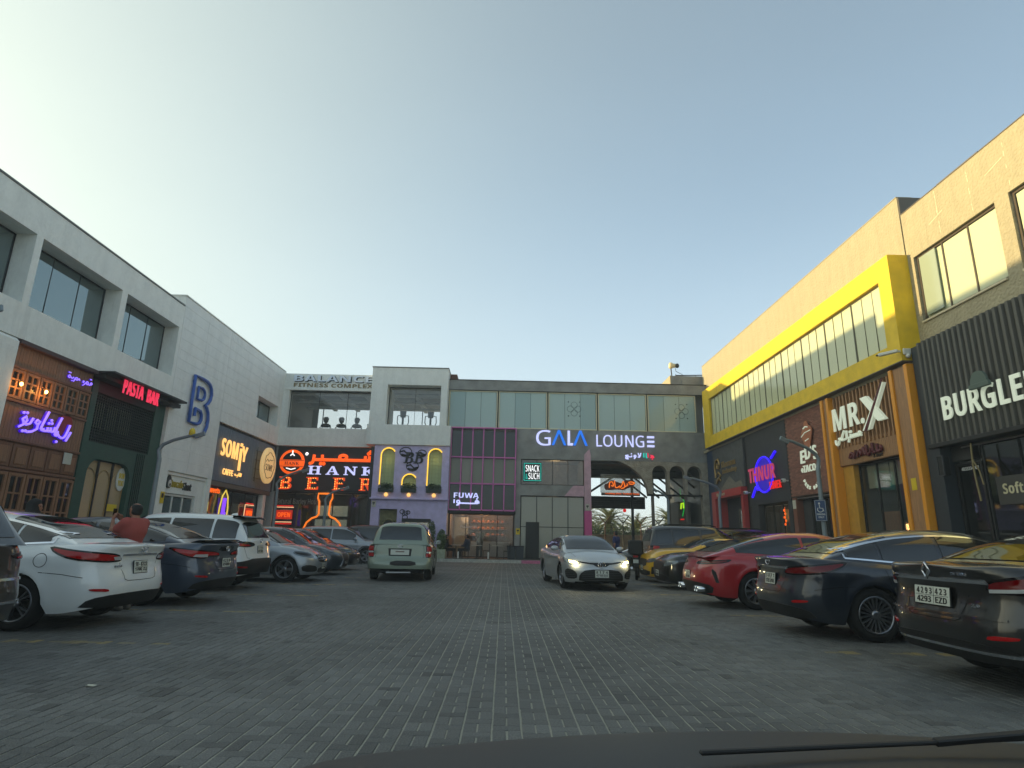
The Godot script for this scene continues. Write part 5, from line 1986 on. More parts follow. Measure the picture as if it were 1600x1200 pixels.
func build_gala() -> void:
	var o := far_thing("dark_grey_building", "dark grey two-storey building at the far right with frosted upper windows and arches", "building")
	var mb := MB.new()
	mb.b2(-3.66, 12.6, 10.34, 10.96, -0.5, 0.0)
	mb.b2(-3.66, 12.6, 7.7, 7.92, -0.5, 0.0)
	mb.b2(0.68, 12.6, 6.06, 7.7, -0.5, 0.0)
	obj("wall", mb, M.grey_wall, o)
	ub("party_wall", 0.62, 0.7, 0.0, 7.7, -5.0, -0.05, M.grey_wall, o)
	ub("coping", -3.64, 12.6, 10.96, 11.0, -0.55, 0.05, M.black, o)
	ub("step_block", -3.62, -3.2, 10.96, 11.4, -1.4, -0.3, M.rust_wall, o)
	mb = MB.new()
	mb.b2(0.68, 0.95, 0.14, 6.06, -0.5, 0.0)
	mb.b2(0.95, 4.82, 3.86, 4.5, -0.5, 0.0)
	obj("lower_wall", mb, M.grey_wall, o)
	mb = MB.new()
	mb.prism(V([3.6, 3.862, 4.8, 3.862, 4.8, 4.498, 4.15, 4.498]), -0.002, 0.012)
	obj("pink_paint", mb, M.pale_pink, o)
	mb = MB.new()
	mb.b2(4.82, 5.22, 3.0, 6.4, -0.5, 0.06)
	mb.prism(V([4.82, 6.4, 5.22, 6.4, 5.14, 6.75]), -0.5, 0.06)
	var col := obj("pink_column", mb, M.pale_pink, o)
	ub("hot_pink_base", 4.8, 5.24, 0.14, 3.0, -0.5, 0.08, M.hot_pink, col)
	# upper windows: white frames, three frosted panes each
	for k in 5:
		var u := -3.62 + k * 3.12
		mb = MB.new()
		frame(mb, u, u + 3.04, 7.94, 10.3, 0.06, -0.2, -0.1)
		var uw := obj("upper_window", mb, M.ivory_frame, o)
		for j in 3:
			var tp := pb("pane", u + 0.07 + j * 0.97, u + 1.02 + j * 0.97, 8.0, 10.24, -0.17, -0.15, M.teal_glass if (k * 3 + j) % 4 else M.teal_glass2, uw, 0.0)
			tp.rotation = Vector3(rng.randfn(0, 0.005), rng.randfn(0, 0.006), 0)
		ub("dark_gap", u + 0.06, u + 2.98, 8.0, 10.24, -0.2, -0.18, M.black, o, 0.0)
	for u: float in [4.24, 11.0]:
		mb = MB.new()
		for c in [[0.0, 0.28], [0.0, -0.28], [-0.26, 0.0], [0.26, 0.0]]:
			var ring := []
			for k in 14:
				ring.append(Vector3(u + c[0] * 0.9 + 0.2 * cos(TAU * k / 14), 9.28 + c[1] * 0.9 + 0.2 * sin(TAU * k / 14), -0.15))
			mb.tube(ring, 0.012, 4, -1.0, true)
		for q in [[-0.36, -0.45], [0.36, -0.45], [0.36, 0.45], [-0.36, 0.45]]:
			mb.ball(Vector3(u + q[0], 9.28 + q[1], -0.15), Vector3(0.05, 0.05, 0.01), 8, 4)
		obj("etched_ornament", mb, M.ink_teal, o)
	# upper rooms and roof
	mb = MB.new()
	mb.b2(-3.5, 12.6, 10.5, 10.8, -9.0, -0.5)
	mb.b2(-3.5, 12.6, 7.3, 7.6, -9.0, -0.5)
	mb.b2(-3.5, 12.6, 7.6, 10.5, -9.1, -0.9)
	obj("upper_core", mb, M.room_grey, o)
	# snack shop below
	window("strip_window", 0.95, 4.82, 4.5, 6.06, -0.14, 4, 1, M.black, M.clear_glass, o, 0.04, 0.035)
	window("door_window", 0.95, 4.82, 0.18, 3.86, -0.14, 4, 2, M.black, M.pale_pane, o, 0.05, 0.04)
	far_room(o, 1.0, 4.8, 0.16, 3.95, -3.6, -0.25, M.shop_room)
	far_room(o, 1.0, 4.8, 4.3, 6.2, -3.6, -0.25, M.shop_room)
	mb = MB.new()
	for k in 13:
		mb.b2(1.0 + k * 0.1, 1.015 + k * 0.1, 2.3, 3.8, -0.3, -0.28)
	for k in 13:
		mb.b2(1.0, 2.2, 2.35 + k * 0.12, 2.365 + k * 0.12, -0.299, -0.281)
	stuff(obj("mesh_screen", mb, M.black, o))
	ub("door_leaf", 1.3, 2.1, 0.18, 2.3, -0.1, -0.06, M.black, o)
	ub("shop_counter", 2.3, 4.6, 0.16, 1.1, -2.6, -2.1, M.counter_white, o)
	ub("pink_bench", 2.1, 2.5, 0.16, 1.0, -1.2, -0.6, M.hot_pink, o)
	lamp("room_light", o, Vector3(3.2, 5.8, -1.8), Color(1, 0.85, 0.6), 0.49, 0.3)
	lamp("room_light", o, Vector3(3.0, 3.6, -1.8), Color(1, 0.9, 0.75), 0.35, 0.3)
	var s := far_thing("white_wordmark_sign", "white and blue lit letters GALA LOUNGE on the dark grey wall", "sign")
	text("letter", "G", 1.86, 6.9, 0.9, 0.96, 0.04, 0.035, M.ice_glow, s, false)
	for u: float in [2.82, 4.14]:
		mb = MB.new()
		mb.prism(V([u, 6.94, u + 0.15, 6.94, u + 0.45, 7.68, u + 0.75, 6.94, u + 0.9, 6.94, u + 0.52, 7.88, u + 0.38, 7.88]), 0.04, 0.075)
		obj("letter", mb, M.blue_glow, s)
	mb = MB.new()
	mb.prism(V([3.8, 6.94, 4.12, 6.94, 4.14, 7.08, 3.95, 7.08, 3.95, 7.86, 3.8, 7.86]), 0.04, 0.073)
	obj("letter", mb, M.ice_glow, s)
	text("letter", "LOUNG", 5.58, 6.92, 2.95, 0.72, 0.04, 0.035, M.ice_glow, s, false)
	for k in 3:
		ub("letter_bar", 8.72, 9.16, 6.94 + k * 0.28, 7.06 + k * 0.28, 0.0, 0.1, M.ice_glow, s)
	lamp("sign_light", s, Vector3(5.5, 7.3, 1.0), Color(0.75, 0.8, 1), 0.027, 1.0)
	s = far_thing("coloured_script_sign", "small lit Arabic script in white, teal and pink above the arches", "sign")
	strokes("white_script", [V([0.2, 1.6, 1.2, 1.8, 0.5, 1.1, 0.4, 0.5, 1.3, 0.3]), V([0.9, 0.8]), V([1.0, 1.2, 2.2, 1.2, 2.2, 1.7]), V([2.2, 2.4]), V([3.0, 1.2, 3.1, 1.8, 3.6, 1.7, 3.5, 1.1, 3.0, 1.2]), V([3.5, 1.0, 3.0, 0.4]), V([4.2, 1.2, 4.8, 1.2, 5.2, 2.8]), V([4.3, 2.8, 4.8, 1.2])], Vector2(5.4, 3), 7.3, 6.14, 1.05, 0.46, 0.0, 0.035, M.ice_glow, s)
	strokes("teal_script", [V([0.2, 2.8, 0.2, 1.0]), V([1.2, 2.8, 1.2, 1.0, 1.6, 1.0])], Vector2(1.6, 3), 8.46, 6.14, 0.24, 0.46, 0.0, 0.035, M.teal_glow, s)
	strokes("pink_script", [V([0.1, 2.8, 0.2, 1.0]), V([2.0, 1.7, 1.0, 1.9, 1.8, 1.3, 2.2, 1.1, 0.8, 1.0]), V([1.6, 0.4])], Vector2(2.2, 3), 8.72, 6.14, 0.4, 0.46, 0.0, 0.035, M.pink_glow, s)
	s = far_thing("square_teal_neon", "square teal-edged neon sign SNACK & SUCH in the strip window", "sign")
	ub("panel", 1.1, 2.22, 4.7, 5.84, -0.08, -0.04, M.black, s)
	mb = MB.new()
	mb.tube([Vector3(1.15, 4.75, 0), Vector3(2.17, 4.75, 0), Vector3(2.17, 5.79, 0), Vector3(1.15, 5.79, 0)], 0.022, 6, -1.0, true)
	obj("border_tube", mb, M.teal_glow, s)
	text("lettering", "SNACK", 1.24, 5.3, 0.84, 0.38, -0.04, 0.03, M.white_glow, s, false)
	text("lettering", "SUCH", 1.42, 4.84, 0.66, 0.38, -0.04, 0.03, M.white_glow, s, false)
	text("lettering", "&", 1.24, 4.84, 0.14, 0.3, -0.04, 0.03, M.teal_glow, s, false)
	lamp("sign_light", s, Vector3(1.66, 5.25, 0.35), Color(0.5, 1, 0.9), 0.0072, 0.3)
	# open passage: arch wall
	o = far_thing("arch_screen_wall", "brown-grey rendered wall with one sweeping half arch and three small arches", "wall")
	var p := PackedVector2Array([Vector2(5.24, 6.4), Vector2(5.24, 6.34)])
	for k in 15:
		var t := PI / 2 * k / 14.0
		p.append(Vector2(5.3 + 3.4 * sin(t), 4.1 + 2.22 * cos(t)))
	p.append_array(PackedVector2Array([Vector2(8.98, 4.1), Vector2(8.98, 6.4)]))
	mb = MB.new()
	mb.prism(p, -0.5, -0.02)
	for a in [[8.98, 9.88], [10.04, 10.96], [11.12, 12.02]]:
		var top := PackedVector2Array()
		for k in 13:
			var t := PI - PI * k / 12.0
			top.append(Vector2((a[0] + a[1]) / 2 + (a[1] - a[0]) / 2 * cos(t), 5.38 + 0.46 * sin(t)))
		top.append(Vector2(a[1], 6.4))
		top.append(Vector2(a[0], 6.4))
		mb.prism(top, -0.5, -0.02)
	mb.b2(9.88, 10.04, 4.1, 6.4, -0.5, -0.02)
	mb.b2(10.96, 11.12, 4.1, 6.4, -0.5, -0.02)
	mb.b2(12.02, 12.5, 0.14, 6.4, -0.5, -0.02)
	obj("wall", mb, M.rough_brown, o)
	for u: float in [9.0, 9.96, 11.04]:
		ub("slim_post", u - 0.07, u + 0.07, 0.14, 4.1, -0.4, -0.2, M.brown_grey, o)
	ub("lintel_beam", 8.7, 12.02, 4.0, 4.1, -0.45, -0.08, M.black, o)
	build_passage()

func build_passage() -> void:
	var o := far_thing("covered_passage", "dark covered passage behind the arches with sloping roof bars and a slatted beam", "passage")
	var mb := MB.new()
	mb.b2(5.0, 12.5, 5.9, 6.06, -9.0, -0.5)
	mb.b2(5.0, 5.24, 0.14, 5.9, -9.0, -0.5)
	mb.b2(12.3, 12.5, 0.14, 5.9, -9.0, -0.5)
	obj("ceiling_and_sides", mb, M.black_board, o)
	for k in 5:
		ub("slat", 5.24, 9.4, 3.42 + k * 0.15, 3.54 + k * 0.15, -4.06, -4.0, M.black, o)
	ub("slat_backing", 5.24, 9.4, 3.4, 4.2, -4.2, -4.07, M.black_board, o)
	ub("upper_drop", 5.24, 12.3, 5.45, 5.9, -3.9, -3.7, M.black, o)
	for k in 7:
		mb = MB.new()
		mb.bar(Vector3(7.0 + k * 0.8, 5.8, -2.6), Vector3(9.2 + k * 0.8, 4.05, -2.6), 0.11, 0.08)
		obj("sloping_bar", mb, M.black, o)
	mb = MB.new()
	mb.bar(Vector3(5.3, 4.2, -3.4), Vector3(7.6, 5.7, -3.4), 0.14, 0.1)
	obj("brace", mb, M.black, o)
	for u: float in [8.35, 9.7, 10.75]:
		ub("post", u - 0.08, u + 0.08, 0.14, 5.9, -3.2, -3.04, M.black, o)
	ub("side_shop", 11.4, 12.2, 0.14, 3.9, -6.0, -3.3, M.brown_grey, o)
	ub("passage_floor", 5.24, 12.3, 0.0, 0.13, -9.0, -0.5, M.tile, o)
	var s := far_thing("orange_neon_script", "hanging board with an orange neon Arabic name inside the passage", "sign")
	ub("clear_board", 6.15, 8.75, 4.3, 5.5, -2.34, -2.3, M.board_pale, s)
	mb = MB.new()
	mb.prism(chaikin(V([6.4, 4.5, 6.7, 4.45, 7.3, 4.52, 7.6, 4.45, 7.9, 4.6, 8.3, 4.75, 8.45, 5.0, 8.2, 5.15, 7.7, 5.1, 7.55, 4.9, 7.2, 5.0, 6.85, 5.15, 6.65, 4.9, 6.4, 4.85]), 2), -2.3, -2.26)
	obj("backing_shape", mb, M.rust, s)
	strokes("script", [V([0.5, 0.6, 0.6, 2.4, 1.4, 2.6, 1.6, 1.2, 1.0, 1.4]), V([2.0, 3.2, 2.2, 0.8, 3.0, 0.9, 3.4, 1.4]), V([3.4, 0.6, 4.0, 1.6, 4.4, 3.0, 4.8, 1.0, 3.8, 0.4]), V([4.9, 1.2, 5.6, 1.6, 5.4, 2.2]), V([5.8, 2.6, 6.6, 2.8, 7.6, 2.5, 7.0, 2.0, 6.0, 2.1])], Vector2(8, 3.4), 6.6, 4.5, 1.85, 0.62, -2.26, 0.03, M.amber_glow, s)
	text("lettering", "cooking alive  Turkish Taste", 6.45, 4.18, 2.2, 0.13, -2.27, 0.02, M.neon_orange, s, false)
	ub("lower_board", 6.2, 8.7, 4.12, 4.3, -2.34, -2.29, M.brown_grey, s)
	mb = MB.new()
	for u: float in [6.3, 8.6]:
		mb.bar(Vector3(u, 5.5, -2.32), Vector3(u, 5.9, -2.32), 0.02, 0.02)
	obj("hangers", mb, M.black, s)
	s = far_thing("green_neon_sign", "small green and yellow neon figure hanging in the passage at right", "sign")
	mb = MB.new()
	mb.tube([Vector3(11.2, 3.35, -2.0), Vector3(11.24, 3.7, -2.0), Vector3(11.36, 3.74, -2.0), Vector3(11.38, 3.4, -2.0)], 0.05, 6)
	obj("yellow_tube", mb, M.neon_lime, s)
	mb = MB.new()
	mb.tube([Vector3(11.36, 3.95, -2.0), Vector3(11.46, 3.75, -2.0), Vector3(11.36, 3.2, -2.0), Vector3(11.28, 2.9, -2.0)], 0.03, 6)
	mb.tube([Vector3(11.2, 3.95, -2.0), Vector3(11.2, 4.6, -2.0)], 0.01, 4)
	obj("green_tube", mb, M.neon_green, s)
	mb = MB.new()
	mb.tube([Vector3(11.15, 2.7, -2.0), Vector3(11.38, 2.72, -2.0)], 0.04, 6)
	obj("red_tube", mb, M.neon_red, s)
	s = far_thing("red_signal_lamp", "small red lamp hanging under the slatted beam", "lamp")
	mb = MB.new()
	mb.ball(Vector3(8.0, 3.28, -3.95), Vector3(0.12, 0.12, 0.08), 10, 6)
	obj("lens", mb, M.neon_red, s)
	mb = MB.new()
	mb.b2(7.98, 8.02, 3.38, 3.5, -3.97, -3.93)
	obj("stem", mb, M.black, s)
	# beyond: wall, fence posts with wire, palms and bushes
	o = thing("boundary_wall", "low sand-coloured boundary wall seen through the passage", "wall", Vector3(0, 0, -50))
	ub("wall", -2, 24, 0.0, 1.72, -0.15, 0.15, M.sand_wall, o)
	ub("coping", -2, 24, 1.72, 1.8, -0.2, 0.2, M.sand_wall, o)
	o = thing("wire_fence", "dark fence posts with slanting arms and wire above the sand-coloured wall", "fence", Vector3(0, 0, -46.6))
	for k in 6:
		var u := 7.6 + k * 1.35
		mb = MB.new()
		mb.tube([Vector3(u, 0, 0), Vector3(u, 2.6, 0), Vector3(u + 0.45, 3.15, 0)], 0.04, 6)
		mb.tube([Vector3(u, 2.6, 0), Vector3(u - 0.45, 3.15, 0)], 0.035, 6)
		obj("post", mb, M.black if k % 2 else M.rust_wall, o)
	mb = MB.new()
	for y: float in [1.9, 2.3, 2.6]:
		mb.tube([Vector3(7.6, y, 0), Vector3(14.4, y, 0)], 0.012, 4)
	for sg: float in [-0.4, 0.4]:
		mb.tube([Vector3(7.6 + sg, 3.08, 0), Vector3(14.4 + sg, 3.08, 0)], 0.012, 4)
	stuff(obj("wire", mb, M.black, o))
	var pn_ := ["tall date palm left of the passage opening, beyond the wall", "date palm in the middle of the passage opening, beyond the wall", "small date palm close to the fence posts", "date palm right of the fence, partly behind posts", "date palm far behind the other palms"]
	var ps := [Vector3(6.3, 0, -53), Vector3(9.2, 0, -54), Vector3(12.2, 0, -57), Vector3(15.0, 0, -56), Vector3(8.0, 0, -62)]
	for k in 5:
		palm(ps[k], [2.6, 2.9, 2.2, 3.0, 3.4][k], pn_[k])
	for k in 4:
		var b := thing("green_bush", "green bush behind the sand-coloured wall, %s of four" % ["leftmost", "second", "third", "rightmost"][k], "bush", Vector3(5.6 + k * 2.3, 0, -51.6), 0.0, "bushes behind the wall")
		stuff(obj("leaves", leaf_mass(Vector3(0, 1.5, 0), Vector3(1.4, 1.1, 0.8), 1500, 0.12), M.leaf, b))
		mb = MB.new()
		mb.tube([Vector3(0, 0, 0), Vector3(0.1, 1.2, 0)], 0.06, 6)
		obj("stem", mb, M.bark, b)

func palm(at: Vector3, hgt: float, label: String) -> void:
	var o := thing("palm_tree", label, "palm tree", at, rng.randf() * TAU, "palms beyond the passage")
	var mb := MB.new()
	var path := []
	for k in 9:
		path.append(Vector3(0.04 * sin(k), hgt * k / 8.0, 0))
	mb.tube(path, 0.24, 9, 0.17)
	for k in 60:
		var a := k * 2.4
		var y := hgt * (k + 4) / 66.0
		mb.bar(Vector3(cos(a) * 0.18, y, sin(a) * 0.18), Vector3(cos(a) * 0.28, y + 0.16, sin(a) * 0.28), 0.1, 0.04)
	obj("trunk", mb, M.bark, o)
	mb = MB.new()
	for k in 46:
		var a := k * 2.39996
		var el := lerpf(1.35, -0.5, k / 45.0) + rng.randf_range(-0.1, 0.1)
		var L := rng.randf_range(1.9, 2.5)
		var pts := []
		var p := Vector3(0, hgt, 0)
		for j in 11:
			pts.append(p)
			var e := el - 1.25 * j / 10.0
			p += Vector3(cos(a) * cos(e), sin(e), sin(a) * cos(e)) * L / 10.0
		mb.tube(pts, 0.025, 4, 0.006)
		for j in range(2, 33):
			var t := j / 33.0 * 10.0
			var i := mini(int(t), 9)
			var q: Vector3 = pts[i].lerp(pts[i + 1], t - i)
			var d: Vector3 = (pts[i + 1] - pts[i]).normalized()
			var sd := d.cross(Vector3.UP).normalized()
			var up := sd.cross(d)
			for sg: float in [-1.0, 1.0]:
				var l := 0.42 * sin(PI * (0.12 + 0.8 * j / 33.0)) * rng.randf_range(0.8, 1.1)
				var tip := q + (sd * sg * 0.75 + d * 0.6 + up * rng.randf_range(0.0, 0.35)).normalized() * l
				mb.tri(q - d * 0.04, tip, q + d * 0.04)
	stuff(obj("crown", mb, M.palm_leaf, o))
# ---------------------------------------------------------------- right: beige building (local x = world z, local z faces the lot)
func build_right() -> void:
	var o := side_thing("beige_building", "long beige building on the right, its upper wall in low sunlight", "building", false)
	var mb := MB.new()
	mb.b2(-37.6, -17.5, 10.25, 12.35, -0.9, -0.4)
	mb.b2(-37.6, -36.0, 6.7, 10.25, -0.9, -0.4)
	mb.b2(-37.6, -17.5, 6.62, 6.76, -0.9, 0.0)
	obj("high_wall", mb, M.beige_wall, o)
	ub("stair_block", -17.56, -17.46, 11.66, 12.35, -4.0, -0.42, M.brown_grey, o)
	mb = MB.new()
	wall_boxes(mb, -17.44, -4.0, 7.2, 11.66, -1.1, -0.4, [[-17.16, -13.95, 7.92, 10.04], [-13.5, -9.6, 7.92, 10.04], [-9.1, -5.4, 7.92, 10.04]])
	obj("low_wall", mb, M.beige_wall, o)
	for k in 8:   # coping strips with small steps between them
		pb("coping", -17.4 + k * 1.65, -15.78 + k * 1.65, 11.66, 11.69 + 0.015 * (k % 2), -1.12, -0.38, M.brown_grey, o)
	ub("roof_coping", -37.6, -17.5, 12.35, 12.39, -0.92, -0.38, M.beige_wall, o)
	mb = MB.new()   # cracked joints with pale filler
	var u := -15.9
	while u < -5.0:
		var v := 10.2
		while v < 11.6:
			var s := rng.randf_range(0.05, 0.16)
			if rng.randf() < 0.7:
				mb.b2(u + rng.randfn(0, 0.008), u + 0.02, v, v + s, -0.4, -0.396)
			v += s + 0.02
		u += 1.25
	for k in 5:
		var a := -16.4 + k * 2.2 + rng.randf()
		mb.bar(Vector3(a, 10.7 + 0.2 * (k % 3), -0.398), Vector3(a + 0.6, 10.85 + 0.2 * (k % 3), -0.398), 0.02, 0.004)
	stuff(obj("filled_cracks", mb, M.cream_filler, o))
	mb = MB.new()
	mb.b2(-37.6, -4.0, 0.0, 11.2, -12.0, -5.0)
	mb.b2(-37.9, -37.6, 0.0, 12.2, -12.0, -0.5)
	mb.b2(-4.0, -3.8, 0.0, 11.6, -12.0, 0.0)
	for e: float in [-30.5, -26.0, -22.54, -17.2]:
		mb.b2(e, e + 0.06, 0.1, 6.6, -5.0, -0.42)
	mb.b2(-37.6, -4.0, 6.8, 7.3, -5.0, -1.15)
	mb.b2(-37.6, -4.0, 10.4, 10.8, -5.0, -1.15)
	obj("inner_core", mb, M.room_grey, o)
	for w in [[-17.14, -13.97], [-13.48, -9.62], [-9.08, -5.42]]:
		window("upper_window", w[0], w[1], 7.94, 10.02, -0.52, 3, 1, M.bronze_frame, M.frosted, o, 0.06, 0.05)
		ub("sill", w[0], w[1], 7.86, 7.92, -0.4, -0.34, M.cream_filler, o)
	ub("open_casement", -17.0, -16.3, 8.05, 9.95, -0.48, -0.44, M.frosted_dim, o)

	o = side_thing("window_bay", "bright yellow projecting surround of the long upper window band", "window bay", false)
	mb = MB.new()
	wall_boxes(mb, -35.9, -17.42, 6.76, 10.26, -0.42, 0.25, [[-34.8, -18.02, 7.36, 9.56]])
	obj("surround", mb, M.yellow_wall, o)
	ub("drip_edge", -35.9, -17.42, 6.72, 6.76, -0.3, 0.27, M.brown_grey, o)
	for k in 9:
		var a := -34.78 + k * 1.864
		window("window", a, a + 1.84, 7.38, 9.54, 0.1, 3, 1, M.bronze_thin, M.frosted, o, 0.025, 0.018, 0.05)
	ub("top_blind_rail", -34.78, -18.04, 9.38, 9.54, -0.02, 0.05, M.grey_coping, o)
	mb = MB.new()
	mb.b2(-34.8, -18.0, 7.36, 7.9, -0.05, 0.05)
	obj("lower_film", mb, M.frosted_dim, o)
	ub("room_back", -35.6, -17.6, 7.3, 9.6, -1.2, -1.1, M.room_light, o)

	# corner camera
	for k in 2:
		var c := side_thing("security_camera", ["white security camera on the corner of the yellow frame", "small white dome camera beside the corner camera"][k], "camera", false, "cameras on the yellow frame")
		mb = MB.new()
		if k == 0:
			mb.bar(Vector3(-17.4, 7.05, 0.35), Vector3(-17.75, 7.0, 0.75), 0.1, 0.1, 0.02)
			mb.bar(Vector3(-17.45, 7.05, 0.25), Vector3(-17.45, 7.05, 0.4), 0.05, 0.05)
		else:
			mb.box(Vector3(-17.36, 7.02, 0.1), Vector3(0.06, 0.2, 0.24), 0.02)
			mb.ball(Vector3(-17.34, 6.88, 0.1), Vector3(0.07, 0.07, 0.07), 10, 6)
		obj("housing", mb, M.white_gloss, c)
		if k == 0:
			mb = MB.new()
			mb.ball(Vector3(-17.77, 7.0, 0.77), Vector3(0.035, 0.035, 0.035), 8, 5)
			obj("lens", mb, M.black_gloss, c)

	# shops, near to far -------------------------------------------------
	o = side_thing("black_ribbed_shopfront", "black shopfront with a tall ribbed metal fascia, nearest on the right", "shopfront", false)
	mb = MB.new()
	var x := -17.0
	while x < -6.0:
		mb.prism(V([x, 0, x + 0.03, 0.07, x + 0.11, 0.07, x + 0.14, 0]), 4.12, 7.14, Transform3D(Basis(Vector3(1, 0, 0), Vector3(0, 0, 1), Vector3(0, 1, 0)), Vector3()))
		x += 0.205
	stuff(obj("ribs", mb, M.rib_black, o))
	ub("fascia_sheet", -17.05, -6.0, 4.1, 7.16, -0.3, 0.0, M.rib_black, o)
	ub("fascia_edge", -17.08, -6.0, 4.0, 4.12, -0.3, 0.12, M.black, o)
	ub("black_pier", -17.3, -16.75, 0.14, 7.1, -0.5, 0.02, M.blue_black, o)
	mb = MB.new()
	mb.b2(-16.75, -16.0, 3.6, 4.0, -0.5, -0.3)
	obj("door_head", mb, M.black_board, o)
	window("door", -16.72, -15.75, 0.16, 3.55, -0.35, 1, 1, M.black, M.dark_glass, o, 0.08)
	window("shop_window", -15.7, -12.2, 0.16, 3.95, -0.35, 3, 1, M.dark_frame, M.dark_glass, o, 0.05, 0.03)
	window("shop_window", -12.1, -8.6, 0.16, 3.95, -0.35, 3, 1, M.dark_frame, M.dark_glass, o, 0.05, 0.03)
	ub("light_rail", -16.3, -6.0, 3.92, 3.96, -0.28, -0.24, M.silver_metal, o)
	ub("film_band", -15.4, -8.6, 2.35, 3.05, -0.33, -0.325, M.film_grey, o, 0.0)
	text("window_lettering", "Soft Opening", -15.22, 2.52, 2.1, 0.36, -0.325, 0.008, M.print_cream, o)
	text("window_lettering", "4033334008", -16.5, 3.32, 0.62, 0.09, -0.33, 0.006, M.print_white, o)
	strokes("window_lettering", [V([0, 1, 1, 1, 1.4, 2, 2, 1, 3, 1]), V([3.2, 2.4, 3.2, 1, 4.2, 1, 4.6, 1.8, 5, 1]), V([5.4, 2.6, 5.4, 1, 6.6, 1]), V([7, 1, 7.4, 1.8, 8, 1, 8.2, 2.4])], Vector2(8.2, 3), -16.5, 3.45, 0.75, 0.14, -0.34, 0.01, M.print_white, o)
	ub("room_back", -16.7, -6.0, 0.1, 4.0, -3.6, -3.5, M.room_dark, o)
	ub("cream_panel", -14.7, -12.9, 0.75, 2.1, -0.34, -0.332, M.print_cream, o, 0.0)
	mb = MB.new()
	mb.b2(-16.62, -16.42, 3.2, 3.72, 0.02, 0.22, 0.02)
	var sp := side_thing("wall_speaker", "grey-framed box speaker on the black pier", "speaker", false)
	obj("housing", mb, M.black_plastic, sp)
	mb = MB.new()
	frame(mb, -16.64, -16.4, 3.18, 3.74, 0.025, 0.2, 0.24)
	obj("rim", mb, M.grey_plastic, sp)
	mb = MB.new()
	mb.tube([Vector3(-15.6, 3.95, 0.0), Vector3(-15.62, 3.4, 0.02), Vector3(-15.58, 2.9, 0.03), Vector3(-15.55, 2.45, 0.02)], 0.025, 6)
	mb.tube([Vector3(-15.6, 3.5, 0.02), Vector3(-15.4, 3.2, 0.05), Vector3(-15.35, 2.85, 0.04)], 0.02, 6)
	var s := side_thing("hanging_cord", "yellowish cord hanging in front of the black shop window", "cord", false)
	obj("strands", mb, M.cord, s)
	s = side_thing("white_block_letters_sign", "large white lit letters BURGLER on the ribbed black fascia, grey beanie on one", "sign", false)
	text("lettering", "BURGLER", -16.25, 4.68, 3.15, 0.64, 0.1, 0.035, M.white_lit, s)
	mb = MB.new()
	mb.prism(chaikin(V([-14.98, 5.25, -14.4, 5.25, -14.44, 5.5, -14.56, 5.64, -14.8, 5.66, -14.94, 5.5]), 2), 0.2, 0.26)
	mb.b2(-15.02, -14.36, 5.22, 5.34, 0.19, 0.28, 0.01)
	obj("beanie", mb, M.beanie, s)

	o = side_thing("wood_and_gold_shopfront", "wood-slatted shopfront framed by orange-edged wooden pilasters under the yellow frame", "shopfront", false)
	for p in [[-22.52, -21.95], [-18.26, -17.36]]:
		mb = MB.new()
		mb.b2(p[0] + 0.16, p[1] - 0.16, 0.14, 6.62, -0.4, 0.14)
		var pil := obj("pilaster", mb, M.wood_tan, o)
		pb("gold_edge", p[0], p[0] + 0.15, 0.14, 6.64, -0.4, 0.2, M.gold_orange, pil, 0.01)
		pb("gold_edge", p[1] - 0.15, p[1], 0.14, 6.64, -0.4, 0.2, M.gold_orange, pil, 0.01)
	ub("slat_backing", -21.95, -18.26, 4.06, 6.62, -0.4, -0.12, M.brown_black, o)
	ub("lower_board", -21.95, -18.26, 4.06, 4.84, -0.12, -0.02, M.wood_tan, o)
	for k in 17:
		var a := -21.9 + k * 0.217
		pb("slat", a, a + 0.07, 4.7, 6.6, -0.12, 0.04, M.wood_tan, o, 0.006)
	mb = MB.new()
	for k in 40:
		mb.b2(-21.93 + k * 0.0925, -21.85 + k * 0.0925, 4.08, 4.68, -0.02, -0.01)
	stuff(obj("board_grooves", mb, M.wood_tan, o))
	ub("gold_reveal", -21.95, -21.3, 0.14, 4.06, -0.4, -0.1, M.gold_ochre, o)
	window("shop_window", -21.25, -18.28, 0.16, 4.04, -0.3, 3, 1, M.dark_frame, M.clear_glass, o, 0.06, 0.05)
	ub("room_back", -21.9, -18.3, 0.1, 4.05, -3.2, -3.1, M.room_dark, o)
	ub("roller_shade", -20.95, -19.75, 3.2, 3.98, -0.4, -0.385, M.shade_pale, o, 0.0)
	ub("roller_shade", -19.7, -18.4, 3.22, 3.98, -0.4, -0.385, M.shade_pale, o, 0.0)
	ub("poster", -20.6, -19.6, 1.6, 2.4, -0.5, -0.48, M.wood, o, 0.0)
	ub("yellow_notice", -17.95, -17.72, 2.9, 3.25, 0.145, 0.15, M.yellow_sign, o, 0.0)
	s = side_thing("white_x_sign", "large white letters MR.X with a dark red slash on wooden slats", "sign", false)
	text("lettering", "MR.", -21.93, 5.32, 1.95, 0.84, 0.06, 0.035, M.white_lit, s)
	mb = MB.new()
	mb.prism(V([-19.98, 6.16, -19.6, 6.16, -18.72, 5.22, -19.12, 5.22]), 0.06, 0.17)
	mb.prism(V([-20.02, 5.05, -19.62, 5.05, -18.6, 6.38, -18.72, 6.42]), 0.05, 0.165)
	obj("letter_x", mb, M.white_lit, s)
	mb = MB.new()
	mb.prism(V([-19.9, 5.0, -19.74, 5.02, -18.58, 6.5, -18.6, 6.52]), 0.165, 0.2)
	obj("slash", mb, M.dark_red, s)
